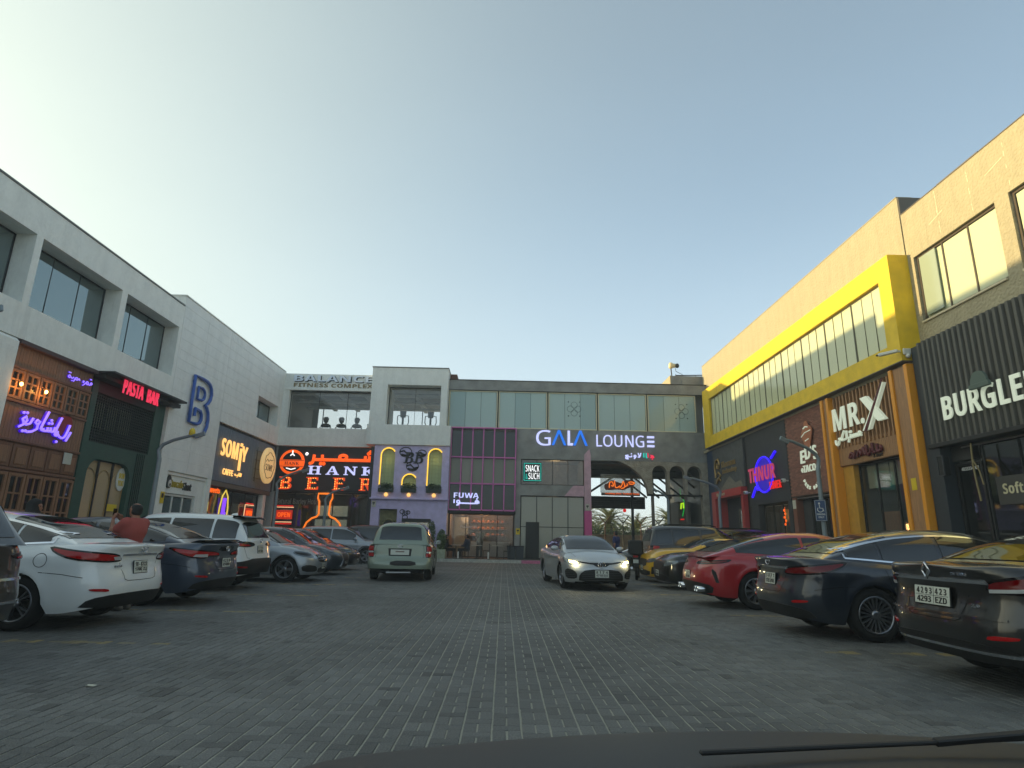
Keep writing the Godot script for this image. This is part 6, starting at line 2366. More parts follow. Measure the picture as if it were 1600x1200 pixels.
	strokes("script", [V([9, 1.4, 8.4, 1.8, 8.2, 1.2, 9, 1.0]), V([8.2, 1.1, 7.6, 1.1, 7.5, 1.7]), V([7.5, 1.1, 7.0, 1.1, 6.9, 1.7]), V([6.9, 1.1, 6.3, 1.1, 6.2, 1.7]), V([6.2, 1.1, 5.6, 1.1, 5.5, 1.8]), V([5.7, 2.3]), V([5.3, 2.3]), V([5.4, 1.1, 4.9, 1.1, 4.6, 0.2]), V([4.2, 2.8, 4.1, 1.1]), V([3.7, 1.1, 2.2, 1.1, 2.7, 2.0, 3.4, 2.9]), V([2.2, 1.1, 1.8, 1.6]), V([1.8, 1.1, 1.3, 1.6]), V([1.3, 1.1, 0.9, 0.3, 0.2, 0.5, 0.1, 1.4])], Vector2(9, 3), -21.85, 4.78, 1.65, 0.5, 0.06, 0.045, M.white_lit, s)
	s = side_thing("red_script_sign", "dark red Arabic script on the plain wooden board below the white letters", "sign", false)
	strokes("script", [V([0.2, 0.8, 0.8, 2.0, 1.4, 1.4, 0.7, 1.0]), V([1.4, 0.6, 2.2, 2.4]), V([2.4, 0.8, 3.2, 2.2, 3.6, 1.0, 4.2, 2.6, 4.6, 0.8]), V([5.0, 3.2, 5.1, 0.8, 5.9, 1.0, 6.2, 2.2]), V([6.6, 3.3, 6.7, 1.0, 7.4, 1.0]), V([7.8, 2.8, 7.9, 1.0, 8.8, 1.2, 8.6, 2.2])], Vector2(9, 3.4), -21.2, 4.16, 1.95, 0.46, 0.0, 0.055, M.dark_red, s)
	text("lettering", "& more", -19.85, 4.12, 0.5, 0.13, -0.01, 0.02, M.brown_black, s, false)

	o = side_thing("brick_shopfront", "red-brown brick shopfront between the black front and the wooden front", "shopfront", false)
	ub("mortar", -26.0, -22.54, 3.22, 6.62, -0.4, -0.03, M.mortar, o)
	var bm := MB.new()
	bm.box(Vector3(), Vector3(0.222, 0.066, 0.05), 0.005)
	var mesh := bm.mesh()
	var list := []
	var row := 0
	var y := 3.26
	while y < 6.6:
		var a := -25.98 + (0.116 if row % 2 else 0.0)
		while a < -22.76:
			list.append(Vector3(a + 0.115, y + 0.033, -0.035 + rng.randf() * 0.006))
			a += 0.232
		y += 0.0755
		row += 1
	var mm := MultiMesh.new()
	mm.transform_format = MultiMesh.TRANSFORM_3D
	mm.use_colors = true
	mm.mesh = mesh
	mm.instance_count = list.size()
	for i in list.size():
		mm.set_instance_transform(i, Transform3D(Basis(), list[i]))
		var t := rng.randf_range(0.75, 1.2)
		mm.set_instance_color(i, Color(0.3 * t, 0.135 * t, 0.095 * t))
	var mi := MultiMeshInstance3D.new()
	mi.name = "bricks"
	mi.multimesh = mm
	var bmat := mat(Color(1, 1, 1), 0.85, 0.0, "grain", 2.0)
	bmat.vertex_color_use_as_albedo = true
	mi.material_override = bmat
	o.add_child(mi)
	stuff(mi)
	window("shop_window", -24.9, -22.6, 0.16, 3.1, -0.35, 2, 1, M.black, M.dim_glass, o, 0.06, 0.05)
	ub("grey_door", -25.6, -24.95, 0.16, 3.1, -0.35, -0.3, M.grey_plastic, o)
	ub("brick_pier", -25.98, -25.65, 0.14, 3.2, -0.4, -0.03, M.brick_plain, o)
	ub("light_rail", -25.6, -22.6, 3.12, 3.18, -0.3, -0.06, M.silver_metal, o)
	ub("room_back", -25.9, -22.6, 0.1, 3.2, -3.2, -3.1, M.room_dark, o)
	ub("notice", -25.95, -25.68, 2.75, 3.1, -0.028, -0.02, M.paper, o, 0.0)
	s = side_thing("taco_emblem_sign", "white ED'S TACO letters under a copper arrow-shaped emblem on brick", "sign", false)
	mb = MB.new()
	mb.prism(chaikin(V([-24.12, 5.0, -23.82, 5.0, -23.68, 5.35, -23.55, 5.6, -23.5, 5.75, -23.66, 5.92, -23.8, 5.95, -23.84, 6.12, -23.98, 6.18, -24.1, 6.1, -24.14, 5.92, -24.3, 5.82, -24.46, 5.62, -24.3, 5.45]), 2), 0.06, 0.1)
	obj("emblem", mb, M.copper, s)
	mb = MB.new()
	mb.tube([Vector3(-24.16, 5.86, 0.11), Vector3(-23.98, 5.92, 0.11), Vector3(-23.8, 5.88, 0.11)], 0.03, 5)
	mb.tube([Vector3(-24.38, 5.55, 0.11), Vector3(-24.1, 5.68, 0.11), Vector3(-23.6, 5.72, 0.11)], 0.02, 5)
	mb.tube([Vector3(-24.1, 5.35, 0.11), Vector3(-23.8, 5.4, 0.11)], 0.02, 5)
	obj("emblem_lines", mb, M.white_lit, s)
	text("letter", "E", -24.72, 4.5, 0.36, 0.52, 0.05, 0.035, M.white_lit, s, true, "Droid Sans", 0.1)
	text("letter", "D", -24.3, 4.62, 0.42, 0.52, 0.05, 0.035, M.white_lit, s)
	text("letter", "'S", -23.82, 4.55, 0.5, 0.56, 0.05, 0.035, M.white_lit, s, true, "Droid Sans", -0.1)
	text("lettering", "TACO", -24.55, 4.12, 1.0, 0.28, 0.05, 0.035, M.white_lit, s)
	for a: float in [-24.78, -23.42]:
		mb = MB.new()
		mb.b2(a, a + 0.12, 4.2, 4.28, 0.0, 0.06)
		mb.b2(a + 0.03, a + 0.09, 4.15, 4.33, 0.0, 0.05)
		obj("cross", mb, M.white_lit, s)
	var k2 := 0
	for ch in ["F", "R", "E", "S", "H", "D", "A", "I", "L", "Y"]:
		var t := lerpf(PI * 1.12, PI * 1.88, k2 / 9.0)
		if k2 != 4:
			var l := text("letter", ch, 0, 0, 0.1, 0.14, 0, 0.04, M.white_lit, s)
			l.transform = Transform3D(Basis(Vector3.BACK, t - PI * 1.5), Vector3(-24.0 + 0.75 * cos(t), 4.05 + 0.65 * sin(t), 0.02)) * l.transform
		k2 += 1

	o = side_thing("black_diner_shopfront", "plain black shopfront with violet oval sign, left of the brick front", "shopfront", false)
	ub("wall", -30.4, -26.02, 3.1, 6.62, -0.4, 0.0, M.charcoal, o)
	ub("side_strip", -30.9, -30.42, 0.14, 6.62, -0.4, -0.1, M.black, o)
	ub("left_jamb", -30.4, -29.5, 0.14, 3.1, -0.4, -0.02, M.charcoal, o)
	ub("right_jamb", -26.4, -26.02, 0.14, 3.1, -0.4, -0.02, M.charcoal, o)
	window("shop_window", -29.45, -26.45, 0.16, 3.08, -0.3, 3, 1, M.black, M.dim_glass, o, 0.06, 0.05)
	ub("room_back", -30.3, -26.1, 0.1, 3.2, -3.2, -3.1, M.shop_room, o)
	ub("menu_board", -28.1, -27.3, 0.6, 2.3, -0.7, -0.66, M.paper, o, 0.0)
	ub("inside_pillar", -29.2, -28.9, 0.2, 2.9, -1.2, -0.9, M.cream_panel, o)
	ub("inside_table", -29.4, -28.4, 0.9, 0.98, -1.6, -0.9, M.gold_ochre, o)
	lamp("room_light", o, Vector3(-28.0, 2.8, -1.6), Color(1, 0.85, 0.6), 0.35, 0.3)
	mb = MB.new()
	for q in [[-27.2, 2.75], [-27.12, 2.6], [-27.22, 2.45], [-27.1, 2.3], [-27.18, 2.15]]:
		mb.ball(Vector3(q[0], q[1], -0.2), Vector3(0.05, 0.06, 0.04), 8, 5)
	mb.bar(Vector3(-27.16, 2.1, -0.22), Vector3(-27.16, 2.9, -0.22), 0.012, 0.012)
	obj("string_of_lights", mb, M.neon_orange, o)
	s = side_thing("violet_oval_neon", "violet oval neon with pink letters THNUR and orange DINER on black", "sign", false)
	mb = MB.new()
	mb.prism(circle(Vector2(-28.4, 4.45), 0.95, 0.8, 32), 0.0, 0.03)
	obj("oval", mb, M.violet_panel, s)
	mb = MB.new()
	var pth := []
	for k in 36:
		pth.append(Vector3(-28.4 + 0.97 * cos(TAU * k / 36), 4.45 + 0.82 * sin(TAU * k / 36), 0.06))
	mb.tube(pth, 0.045, 6, -1.0, true)
	mb.tube([Vector3(-27.5, 5.1, 0.06), Vector3(-27.0, 5.35, 0.06)], 0.06, 6)
	mb.tube([Vector3(-29.9, 3.5, 0.06), Vector3(-29.4, 3.95, 0.06), Vector3(-29.2, 3.8, 0.06)], 0.06, 6)
	obj("edge_tube", mb, M.neon_violet_deep, s)
	text("lettering", "THNUR", -30.05, 4.18, 3.0, 0.68, 0.1, 0.035, M.pink_lit, s)
	text("lettering", "DINER", -27.85, 3.72, 1.2, 0.34, 0.05, 0.035, M.orange_red_glow, s)
	lamp("sign_light", s, Vector3(-28.4, 4.4, 0.6), Color(0.45, 0.25, 1), 0.0452, 0.6)
	for k in 2:
		var c := side_thing("floodlight", ["white floodlight at the edge of the black front and brick", "white floodlight over the red doorway"][k], "lamp", false, "small floodlights on the right shops")
		var a: float = [-26.1, -30.3][k]
		mb = MB.new()
		mb.box(Vector3(a, [3.95, 3.75][k], 0.22), Vector3(0.22, 0.16, 0.16), 0.03)
		mb.bar(Vector3(a, [3.95, 3.75][k], 0.0), Vector3(a, [3.95, 3.75][k], 0.16), 0.05, 0.05)
		obj("housing", mb, M.white_gloss, c)
		mb = MB.new()
		mb.b2(a - 0.09, a + 0.09, [3.9, 3.7][k], [4.0, 3.8][k], 0.302, 0.31)
		obj("glass", mb, M.grey_glass, c)

	o = side_thing("grey_barber_shopfront", "dark grey front with gilt script and a red doorway, farthest on the right", "shopfront", false)
	ub("wall", -35.5, -30.92, 4.12, 6.62, -0.4, -0.02, M.charcoal_light, o)
	ub("blue_strip", -36.6, -35.52, 0.14, 6.62, -0.4, -0.05, M.deep_blue, o)
	mb = MB.new()
	mb.b2(-35.5, -31.0, 3.72, 4.12, -0.5, 0.18)
	mb.b2(-35.5, -34.9, 0.14, 3.72, -0.5, 0.18)
	mb.b2(-31.3, -31.0, 0.14, 3.72, -0.5, 0.1)
	obj("red_portal", mb, M.portal_red, o)
	ub("door_dark", -34.9, -31.3, 0.14, 3.72, -0.6, -0.5, M.blue_black, o)
	window("door", -33.0, -31.5, 0.16, 3.1, -0.42, 2, 1, M.brown_grey, M.dark_glass, o, 0.08)
	mb = MB.new()
	mb.prism(V([-34.6, 4.13, -31.2, 4.13, -31.4, 4.5, -32.2, 4.42, -33.0, 4.85, -33.6, 4.6]), -0.018, -0.008)
	obj("pale_mountains", mb, M.mountain, o)
	text("portal_lettering", "Barber", -34.6, 3.84, 1.3, 0.18, 0.18, 0.02, M.print_cream, o, false)
	s = side_thing("gilt_script_sign", "gilt lettering with a curled emblem on the dark grey front", "sign", false)
	mb = MB.new()
	mb.tube([Vector3(-35.0, 4.95, 0.04), Vector3(-35.05, 5.5, 0.04), Vector3(-34.85, 5.9, 0.04), Vector3(-34.5, 5.95, 0.04), Vector3(-34.3, 5.7, 0.04), Vector3(-34.4, 5.4, 0.04), Vector3(-34.7, 5.45, 0.04), Vector3(-34.6, 5.7, 0.04)], 0.055, 6)
	mb.tube([Vector3(-34.95, 5.05, 0.04), Vector3(-34.5, 5.2, 0.04), Vector3(-34.2, 5.0, 0.04), Vector3(-34.6, 4.8, 0.04), Vector3(-34.9, 4.6, 0.04)], 0.05, 6)
	mb.tube([Vector3(-34.9, 4.75, 0.04), Vector3(-34.5, 4.9, 0.04), Vector3(-34.2, 4.7, 0.04)], 0.045, 6)
	obj("emblem", mb, M.gold, s)
	text("lettering", "Khorasan", -34.1, 5.4, 2.1, 0.34, -0.02, 0.035, M.gold, s, true, "Droid Serif")
	text("lettering", "Barbershop", -34.0, 4.98, 2.1, 0.32, -0.02, 0.035, M.gold, s, true, "Droid Serif")
func box_poly(a: float, b: float, c: float, d: float) -> PackedVector2Array:
	return PackedVector2Array([Vector2(a, c), Vector2(b, c), Vector2(b, d), Vector2(a, d)])

func sedan(extra := {}) -> Dictionary:
	var d := {
		"L": 4.87, "W": 1.84, "axf": 1.46, "axr": -1.36, "R": 0.34, "sill": 0.2,
		"S": V([-2.44, 1.05, -2.2, 1.075, -1.7, 1.06, -0.9, 1.01, 0.0, 0.97, 0.7, 0.955, 1.1, 0.955, 1.7, 0.89, 2.15, 0.79, 2.44, 0.69]),
		"XR": V([0.2, 0.14, 0.34, 0.05, 0.5, 0.0, 0.66, 0.02, 0.8, 0.07, 0.95, 0.06, 1.06, 0.0, 1.2, 0.02]),
		"XF": V([0.15, 0.14, 0.3, 0.03, 0.5, 0.0, 0.64, 0.04, 0.74, 0.16, 1.0, 0.4]),
		"roof": V([-2.02, 1.06, -1.7, 1.18, -1.25, 1.35, -0.8, 1.46, -0.2, 1.52, 0.25, 1.5, 0.6, 1.4, 1.0, 1.19, 1.42, 0.94]),
		"ws": [0.34, 1.22], "rw": [-1.78, -0.92], "sw": [[-1.62, -1.18], [-1.14, -0.32], [-0.26, 0.86]],
		"spokes": 10, "feat": [], "rim": M.rim,
		"seams": [["side", V([0.98, 0.92, 0.96, 0.5, 0.9, 0.26])], ["side", V([-0.28, 0.96, -0.3, 0.26])], ["side", V([-1.18, 1.0, -1.12, 0.72, -0.98, 0.45, -0.95, 0.28])], ["top", V([2.1, 0.62, 1.5, 0.68, 1.2, 0.7])]],
		"handles": [-0.06, -0.98],
	}
	for k in extra:
		if k == "feat_add":
			d.feat = d.feat + extra[k]
		else:
			d[k] = extra[k]
	return d

func suv(extra := {}) -> Dictionary:
	var d := {
		"L": 4.6, "W": 1.86, "axf": 1.35, "axr": -1.34, "R": 0.36, "sill": 0.26, "gw": 0.845, "tum": 0.15, "rz": 0.5, "fz": 0.6, "nr": 4.2,
		"S": V([-2.3, 1.1, -1.6, 1.1, -0.5, 1.06, 0.8, 1.03, 1.15, 1.03, 1.7, 0.99, 2.1, 0.92, 2.3, 0.82]),
		"B": V([-2.3, 0.36, -1.8, 0.28, 0, 0.25, 1.8, 0.24, 2.3, 0.26]),
		"XR": V([0.25, 0.12, 0.4, 0.03, 0.6, 0.0, 0.8, 0.05, 1.1, 0.09, 1.3, 0.1]),
		"XF": V([0.2, 0.12, 0.36, 0.02, 0.6, 0.0, 0.8, 0.05, 0.95, 0.16, 1.2, 0.3]),
		"roof": V([-2.2, 1.09, -2.15, 1.2, -2.03, 1.42, -1.93, 1.58, -1.8, 1.65, -1.3, 1.7, -0.3, 1.72, 0.15, 1.7, 0.5, 1.57, 0.9, 1.3, 1.3, 1.02]),
		"ws": [0.28, 1.12], "rw": [-2.165, -1.97], "rww": 0.84, "sw": [[-1.95, -1.42], [-1.36, -0.42], [-0.36, 0.78]],
		"spokes": 5, "feat": [], "rim": M.rim,
		"seams": [["side", V([0.92, 1.0, 0.9, 0.5, 0.84, 0.3])], ["side", V([-0.38, 1.04, -0.4, 0.3])], ["side", V([-1.38, 1.06, -1.2, 0.72, -0.95, 0.48, -0.92, 0.3])]],
		"handles": [-0.16, -1.1], "mx": 0.9,
	}
	for k in extra:
		if k == "feat_add":
			d.feat = d.feat + extra[k]
		else:
			d[k] = extra[k]
	return d

func ring_emblem(o: Node3D, x: float, y: float, r: float, front: bool, tilt := 0.0, style := "wings") -> void:
	var mb := MB.new()
	var t := Transform3D(Basis(Vector3.UP, PI / 2 if front else -PI / 2) * Basis(Vector3.RIGHT, tilt), Vector3(x, y, 0))
	var path := []
	for k in 20:
		path.append(t * Vector3(cos(TAU * k / 20) * r * 1.15, sin(TAU * k / 20) * r * 0.85, 0))
	if style != "diamond":
		mb.tube(path, 0.009, 6, -1.0, true)
	else:
		mb.tube([t * Vector3(-r * 0.8, 0, 0), t * Vector3(0, r * 1.2, 0), t * Vector3(r * 0.8, 0, 0), t * Vector3(0, -r * 1.2, 0)], 0.016, 6, -1.0, true)
	if style == "wings":
		mb.tube([t * Vector3(-r, 0.25 * r, 0), t * Vector3(-0.5 * r, 0.3 * r, 0), t * Vector3(0, -0.1 * r, 0), t * Vector3(0.5 * r, 0.3 * r, 0), t * Vector3(r, 0.25 * r, 0)], 0.008, 6)
	elif style == "star":
		for k in 3:
			mb.tube([t * Vector3(0, 0, 0), t * Vector3(cos(PI / 2 + TAU * k / 3) * r, sin(PI / 2 + TAU * k / 3) * r * 0.85, 0)], 0.008, 6)
	elif style == "oval":
		mb.tube([t * Vector3(-r * 0.5, -r * 0.4, 0), t * Vector3(-r * 0.5, r * 0.4, 0)], 0.007, 6)
		mb.tube([t * Vector3(r * 0.1, -r * 0.4, 0), t * Vector3(-r * 0.3, 0, 0), t * Vector3(r * 0.2, r * 0.4, 0)], 0.007, 6)
	elif style == "ellipses":
		var p2 := []
		for k in 16:
			p2.append(t * Vector3(cos(TAU * k / 16) * r * 0.4, sin(TAU * k / 16) * r * 0.8, 0.002))
		mb.tube(p2, 0.007, 6, -1.0, true)
	obj("emblem", mb, M.chrome, o)

func sized_text(o: Node3D, s: String, front: bool, x: float, y: float, z: float, w: float, h: float, m: Material) -> void:
	var n := text("badge", s, 0, 0, w, h, 0, 0.006, m, o)
	n.transform = Transform3D(Basis(Vector3.UP, PI / 2 if front else -PI / 2), Vector3(x, y, z)) * n.transform

func add_rear_sedan(d: Dictionary, lamp_poly: PackedVector2Array, lens: Material, low: Material) -> void:
	d.feat.append_array([
		["taillight", "rear", lamp_poly, M.lamp_dark, true, 0.006, 1],
		["light_lens", "rear", inset(lamp_poly, 0.022), lens, true, 0.012, 1],
		["bumper_skirt", "rear", V([-0.95, 0.27, 0.95, 0.27, 0.85, 0.4, 0.5, 0.44, -0.5, 0.44, -0.85, 0.4]), low, false, 0.008, 1],
		["fog_reflector", "rear", V([0.62, 0.475, 0.86, 0.495, 0.88, 0.525, 0.64, 0.515]), M.red_lens, true, 0.008, 1],
	])
	d.seams.append(["rear", V([0.44, 0.84, 0.36, 0.62, 0.3, 0.6, 0.0, 0.595])])
	d.seams.append(["rear", V([1.5, 0.72, 1.2, 0.7, 0.95, 0.66])])

func inset(p: PackedVector2Array, e: float) -> PackedVector2Array:
	var q := Geometry2D.offset_polygon(p, -e)
	return q[0] if q.size() > 0 else p

func build_cars() -> void:
	# --- left row
	var lampA := V([0.41, 0.88, 0.5, 0.955, 0.85, 0.985, 1.15, 1.01, 1.48, 1.05, 1.36, 0.96, 1.1, 0.88, 0.7, 0.845, 0.46, 0.85])
	var d := sedan({"paint": M.white_paint, "spokes": 5, "spoke_style": "twin", "trim": M.chrome})
	add_rear_sedan(d, lampA, M.red_lens, M.black_plastic)
	d.feat.append(["chrome_strip", "rear", V([-0.42, 0.925, 0.42, 0.925, 0.42, 0.955, -0.42, 0.955]), M.chrome, false, 0.012, 0])
	d.feat.append(["clear_lens", "rear", V([0.44, 0.875, 0.55, 0.875, 0.58, 0.915, 0.47, 0.925]), M.clear_lens, true, 0.016, 0])
	var fuel := circle(Vector2(-1.62, 0.87), 0.085, 0.085, 20)
	fuel.append(fuel[0])
	d.seams.append(["side", fuel])
	var o := car(d, "white_sedan", "white four-door sedan parked nose-in, second from the left edge, with red tail lights", "car", Vector3(-7.58, 0, -9.1), PI, "cars parked along the left shops")
	plate(o, false, 0.77, -2.395, -0.12, "18 - 8722", "1708  ZLJ")
	ring_emblem(o, -2.42, 1.02, 0.06, false)
	sized_text(o, "mazda6", false, -2.38, 0.78, -0.58, 0.16, 0.035, M.chrome)

	var lampB := V([0.2, 0.86, 0.3, 0.93, 0.8, 0.955, 1.1, 0.985, 1.42, 1.0, 1.2, 0.9, 0.95, 0.82, 0.7, 0.8, 0.55, 0.84, 0.3, 0.835])
	d = sedan({"paint": M.grey_blue_paint, "spokes": 5, "spoke_style": "star"})
	add_rear_sedan(d, lampB, M.red_lens, M.black_plastic)
	d.feat.append(["clear_lens", "rear", V([0.62, 0.83, 0.9, 0.84, 0.86, 0.88, 0.62, 0.885]), M.clear_lens, true, 0.018, 0])
	d.feat.append(["boot_panel", "rear", V([-0.3, 0.93, 0.3, 0.93, 0.28, 1.03, -0.28, 1.03]), M.black_gloss, false, 0.007, 1])
	o = car(d, "dark_sedan", "dark blue-grey sedan with a boot spoiler, parked between the white sedan and the white crossover", "car", Vector3(-7.7, 0, -12.1), PI, "cars parked along the left shops")
	plate(o, false, 0.72, -2.41, -0.05, "4 2 3 8", "8234 BJD")
	ring_emblem(o, -2.42, 0.975, 0.06, false, 0.0, "ellipses")
	var mb := MB.new()
	lip(mb, -2.18, -2.43, 1.075, 1.145, 0.74)
	obj("boot_spoiler", mb, M.black_gloss, o)

	d = suv({"paint": M.white_paint, "spokes": 5})
	d.feat.append_array([
		["taillight", "rear", V([0.3, 1.0, 0.42, 1.06, 0.95, 1.09, 1.25, 1.13, 1.38, 1.1, 1.2, 1.02, 0.85, 0.955, 0.5, 0.965]), M.lamp_dark, true, 0.008, 1],
		["light_lens", "rear", V([0.55, 1.0, 0.95, 1.04, 1.26, 1.1, 1.15, 1.03, 0.85, 0.975, 0.6, 0.98]), M.red_lens, true, 0.016, 1],
		["lower_cladding", "rear", V([-1.5, 0.36, 1.5, 0.36, 1.5, 0.6, 0.9, 0.64, 0.5, 0.7, -0.5, 0.7, -0.9, 0.64, -1.5, 0.6]), M.black_plastic, false, 0.008, 0],
		["fog_reflector", "rear", V([0.7, 0.5, 0.95, 0.51, 0.95, 0.54, 0.7, 0.53]), M.red_lens, true, 0.016, 0],
	])
	d.seams.append(["rear", V([0.78, 0.95, 0.7, 0.72, 0.6, 0.71])])
	o = car(d, "white_crossover", "white crossover with black rear spoiler parked beside the dark blue-grey sedan", "car", Vector3(-8.1, 0, -15.2), PI, "cars parked along the left shops")
	plate(o, false, 0.9, -2.24, -0.1, "5 7 1 0", "0175 RXA")
	ring_emblem(o, -2.24, 1.1, 0.055, false, -0.1, "ellipses")
	mb = MB.new()
	lip(mb, -1.86, -2.16, 1.66, 1.64, 0.6)
	obj("roof_spoiler", mb, M.black_gloss, o)
	mb = MB.new()
	mb.prism(V([-0.1, 0, 0.08, 0, 0.03, 0.05, -0.08, 0.07]), -0.015, 0.015, Transform3D(Basis(), Vector3(-1.5, 1.68, 0)))
	obj("roof_antenna", mb, M.white_paint, o)
	mb = MB.new()
	mb.bar(Vector3(-2.17, 1.19, -0.05), Vector3(-2.11, 1.24, 0.3), 0.035, 0.02)
	obj("rear_wiper", mb, M.black_plastic, o)

	# the star-badged silver saloon
	d = sedan({"paint": M.silver_paint, "L": 4.68, "axf": 1.53, "axr": -1.31, "spokes": 5, "spoke_style": "star", "R": 0.345,
		"S": V([-2.34, 1.0, -1.7, 1.04, -0.9, 1.0, 0.0, 0.96, 0.7, 0.945, 1.1, 0.94, 1.7, 0.9, 2.1, 0.8, 2.34, 0.69]),
		"roof": V([-1.95, 1.03, -1.6, 1.15, -1.2, 1.31, -0.7, 1.42, -0.15, 1.47, 0.3, 1.44, 0.65, 1.33, 1.0, 1.15, 1.4, 0.93])})
	d.feat.append_array(front_sedan(V([0.52, 0.68, 0.62, 0.78, 0.88, 0.82, 1.12, 0.83, 1.2, 0.77, 1.05, 0.7, 0.75, 0.655]), false))
	d.feat.append_array([
		["grille", "front", V([-0.4, 0.52, 0.4, 0.52, 0.42, 0.7, 0.34, 0.73, -0.34, 0.73, -0.42, 0.7]), M.black_gloss, false, 0.008, 1],
		["air_intake", "front", V([0.42, 0.28, 0.95, 0.28, 1.0, 0.42, 0.85, 0.47, 0.5, 0.42]), M.black_plastic, true, 0.006, 1],
		["lower_intake", "front", V([-0.36, 0.24, 0.36, 0.24, 0.4, 0.38, -0.4, 0.38]), M.black_plastic, false, 0.006, 1],
		["grille_bar", "front", V([-0.37, 0.58, 0.37, 0.58, 0.37, 0.605, -0.37, 0.605]), M.chrome, false, 0.02, 0],
		["grille_bar", "front", V([-0.37, 0.645, 0.37, 0.645, 0.37, 0.67, -0.37, 0.67]), M.chrome, false, 0.02, 0],
	])
	o = car(d, "silver_saloon", "silver saloon with a large five-spoke front wheel and round grille emblem, parked nose-out", "car", Vector3(-7.5, 0, -18.2), 0.0, "cars parked along the left shops")
	plate(o, true, 0.42, 2.335, 0.0, "2 1 4 4", "4412 TRJ", 0.3, 0.15)
	ring_emblem(o, 2.345, 0.625, 0.085, true, 0.0, "star")

	d = sedan({"paint": M.dark_grey_paint, "spokes": 10})
	d.feat.append_array(front_sedan(V([0.6, 0.66, 0.7, 0.73, 0.95, 0.78, 1.2, 0.82, 1.1, 0.74, 0.8, 0.66]), false))
	d.feat.append_array([
		["grille", "front", V([-0.36, 0.26, 0.36, 0.26, 0.3, 0.5, 0.42, 0.68, -0.42, 0.68, -0.3, 0.5]), M.black_plastic, false, 0.008, 1],
		["grille_trim", "front", V([0.42, 0.28, 0.46, 0.28, 0.36, 0.5, 0.5, 0.68, 0.46, 0.68, 0.32, 0.5]), M.chrome, true, 0.01, 0],
	])
	o = car(d, "charcoal_saloon", "charcoal saloon with an hourglass grille, parked nose-out just beyond the silver saloon", "car", Vector3(-7.75, 0, -21.4), 0.0, "cars parked along the left shops")
	plate(o, true, 0.44, 2.43, 0.0, "3 3 0 9", "9033 GKD", 0.3, 0.15)

	d = sedan({"paint": M.black_paint, "spokes": 10})
	d.feat.append_array(front_sedan(V([0.5, 0.68, 0.62, 0.76, 0.95, 0.8, 1.15, 0.82, 1.1, 0.74, 0.8, 0.67]), false))
	d.feat.append(["grille", "front", V([-0.45, 0.4, 0.45, 0.4, 0.5, 0.66, -0.5, 0.66]), M.black_plastic, false, 0.008, 1])
	d.feat.append(["grille_bar", "front", V([-0.46, 0.6, 0.46, 0.6, 0.46, 0.63, -0.46, 0.63]), M.chrome, false, 0.016, 0])
	o = car(d, "black_saloon", "black saloon parked nose-out, third of the cars facing out on the left", "car", Vector3(-8.05, 0, -24.4), 0.0, "cars parked along the left shops")
	plate(o, true, 0.46, 2.43, 0.0, "6 4 1 8", "8146 HSA", 0.3, 0.15)

	d = suv({"paint": M.silver_paint, "spokes": 5, "spoke_style": "star"})
	d.feat.append_array(front_sedan(V([0.55, 0.8, 0.65, 0.9, 0.9, 0.93, 1.15, 0.95, 1.1, 0.88, 0.8, 0.8]), false))
	d.feat.append(["grille", "front", V([-0.4, 0.36, 0.4, 0.36, 0.5, 0.84, -0.5, 0.84]), M.black_plastic, false, 0.008, 1])
	d.feat.append(["wheel_arch_trim", "side", V([1.72, 0.28, 1.76, 0.28, 1.76, 0.5, 1.7, 0.66, 1.55, 0.8, 1.35, 0.84, 1.15, 0.8, 1.0, 0.66, 0.94, 0.5, 0.94, 0.28, 0.97, 0.28, 0.97, 0.5, 1.05, 0.64, 1.17, 0.74, 1.35, 0.78, 1.53, 0.74, 1.65, 0.64, 1.72, 0.5]), M.grey_plastic, true, 0.008, 0])
	o = car(d, "silver_crossover", "silver crossover parked nose-out between the lit bottle shop and the green minivan", "car", Vector3(-7.9, 0, -30.9), 0.0, "cars parked along the left shops")

	d = suv({"paint": M.black_paint, "roof": V([-2.2, 1.09, -2.15, 1.2, -2.08, 1.5, -1.98, 1.7, -1.8, 1.8, -1.3, 1.84, -0.3, 1.85, 0.15, 1.82, 0.5, 1.65, 0.9, 1.35, 1.3, 1.02])})
	car(d, "dark_suv", "dark tall vehicle seen between the silver crossover and the green minivan", "car", Vector3(-6.2, 0, -33.3), 0.0, "cars parked along the left shops")

	# the vehicle cut by the left edge of the picture
	d = suv({"paint": M.black_paint, "spokes": 5})
	d.feat.append_array([
		["taillight", "rear", V([0.6, 1.0, 0.95, 1.02, 1.25, 1.08, 1.25, 0.85, 1.05, 0.83, 1.0, 0.94, 0.65, 0.95]), M.lamp_dark, true, 0.008, 1],
		["light_lens", "rear", V([0.7, 0.97, 0.98, 0.99, 1.22, 1.05, 1.22, 0.99, 1.0, 0.955, 0.7, 0.955]), M.red_lens, true, 0.016, 0],
		["chrome_strip", "rear", V([-0.9, 0.52, 1.15, 0.52, 1.15, 0.545, -0.9, 0.545]), M.chrome, false, 0.012, 0],
		["chrome_strip", "rear", V([-0.9, 0.74, 1.05, 0.74, 1.05, 0.765, -0.9, 0.765]), M.chrome, false, 0.012, 0],
	])
	car(d, "black_crossover", "black crossover cut off by the left edge, in front of the white sedan", "car", Vector3(-7.28, 0, -5.95), PI, "cars parked along the left shops")

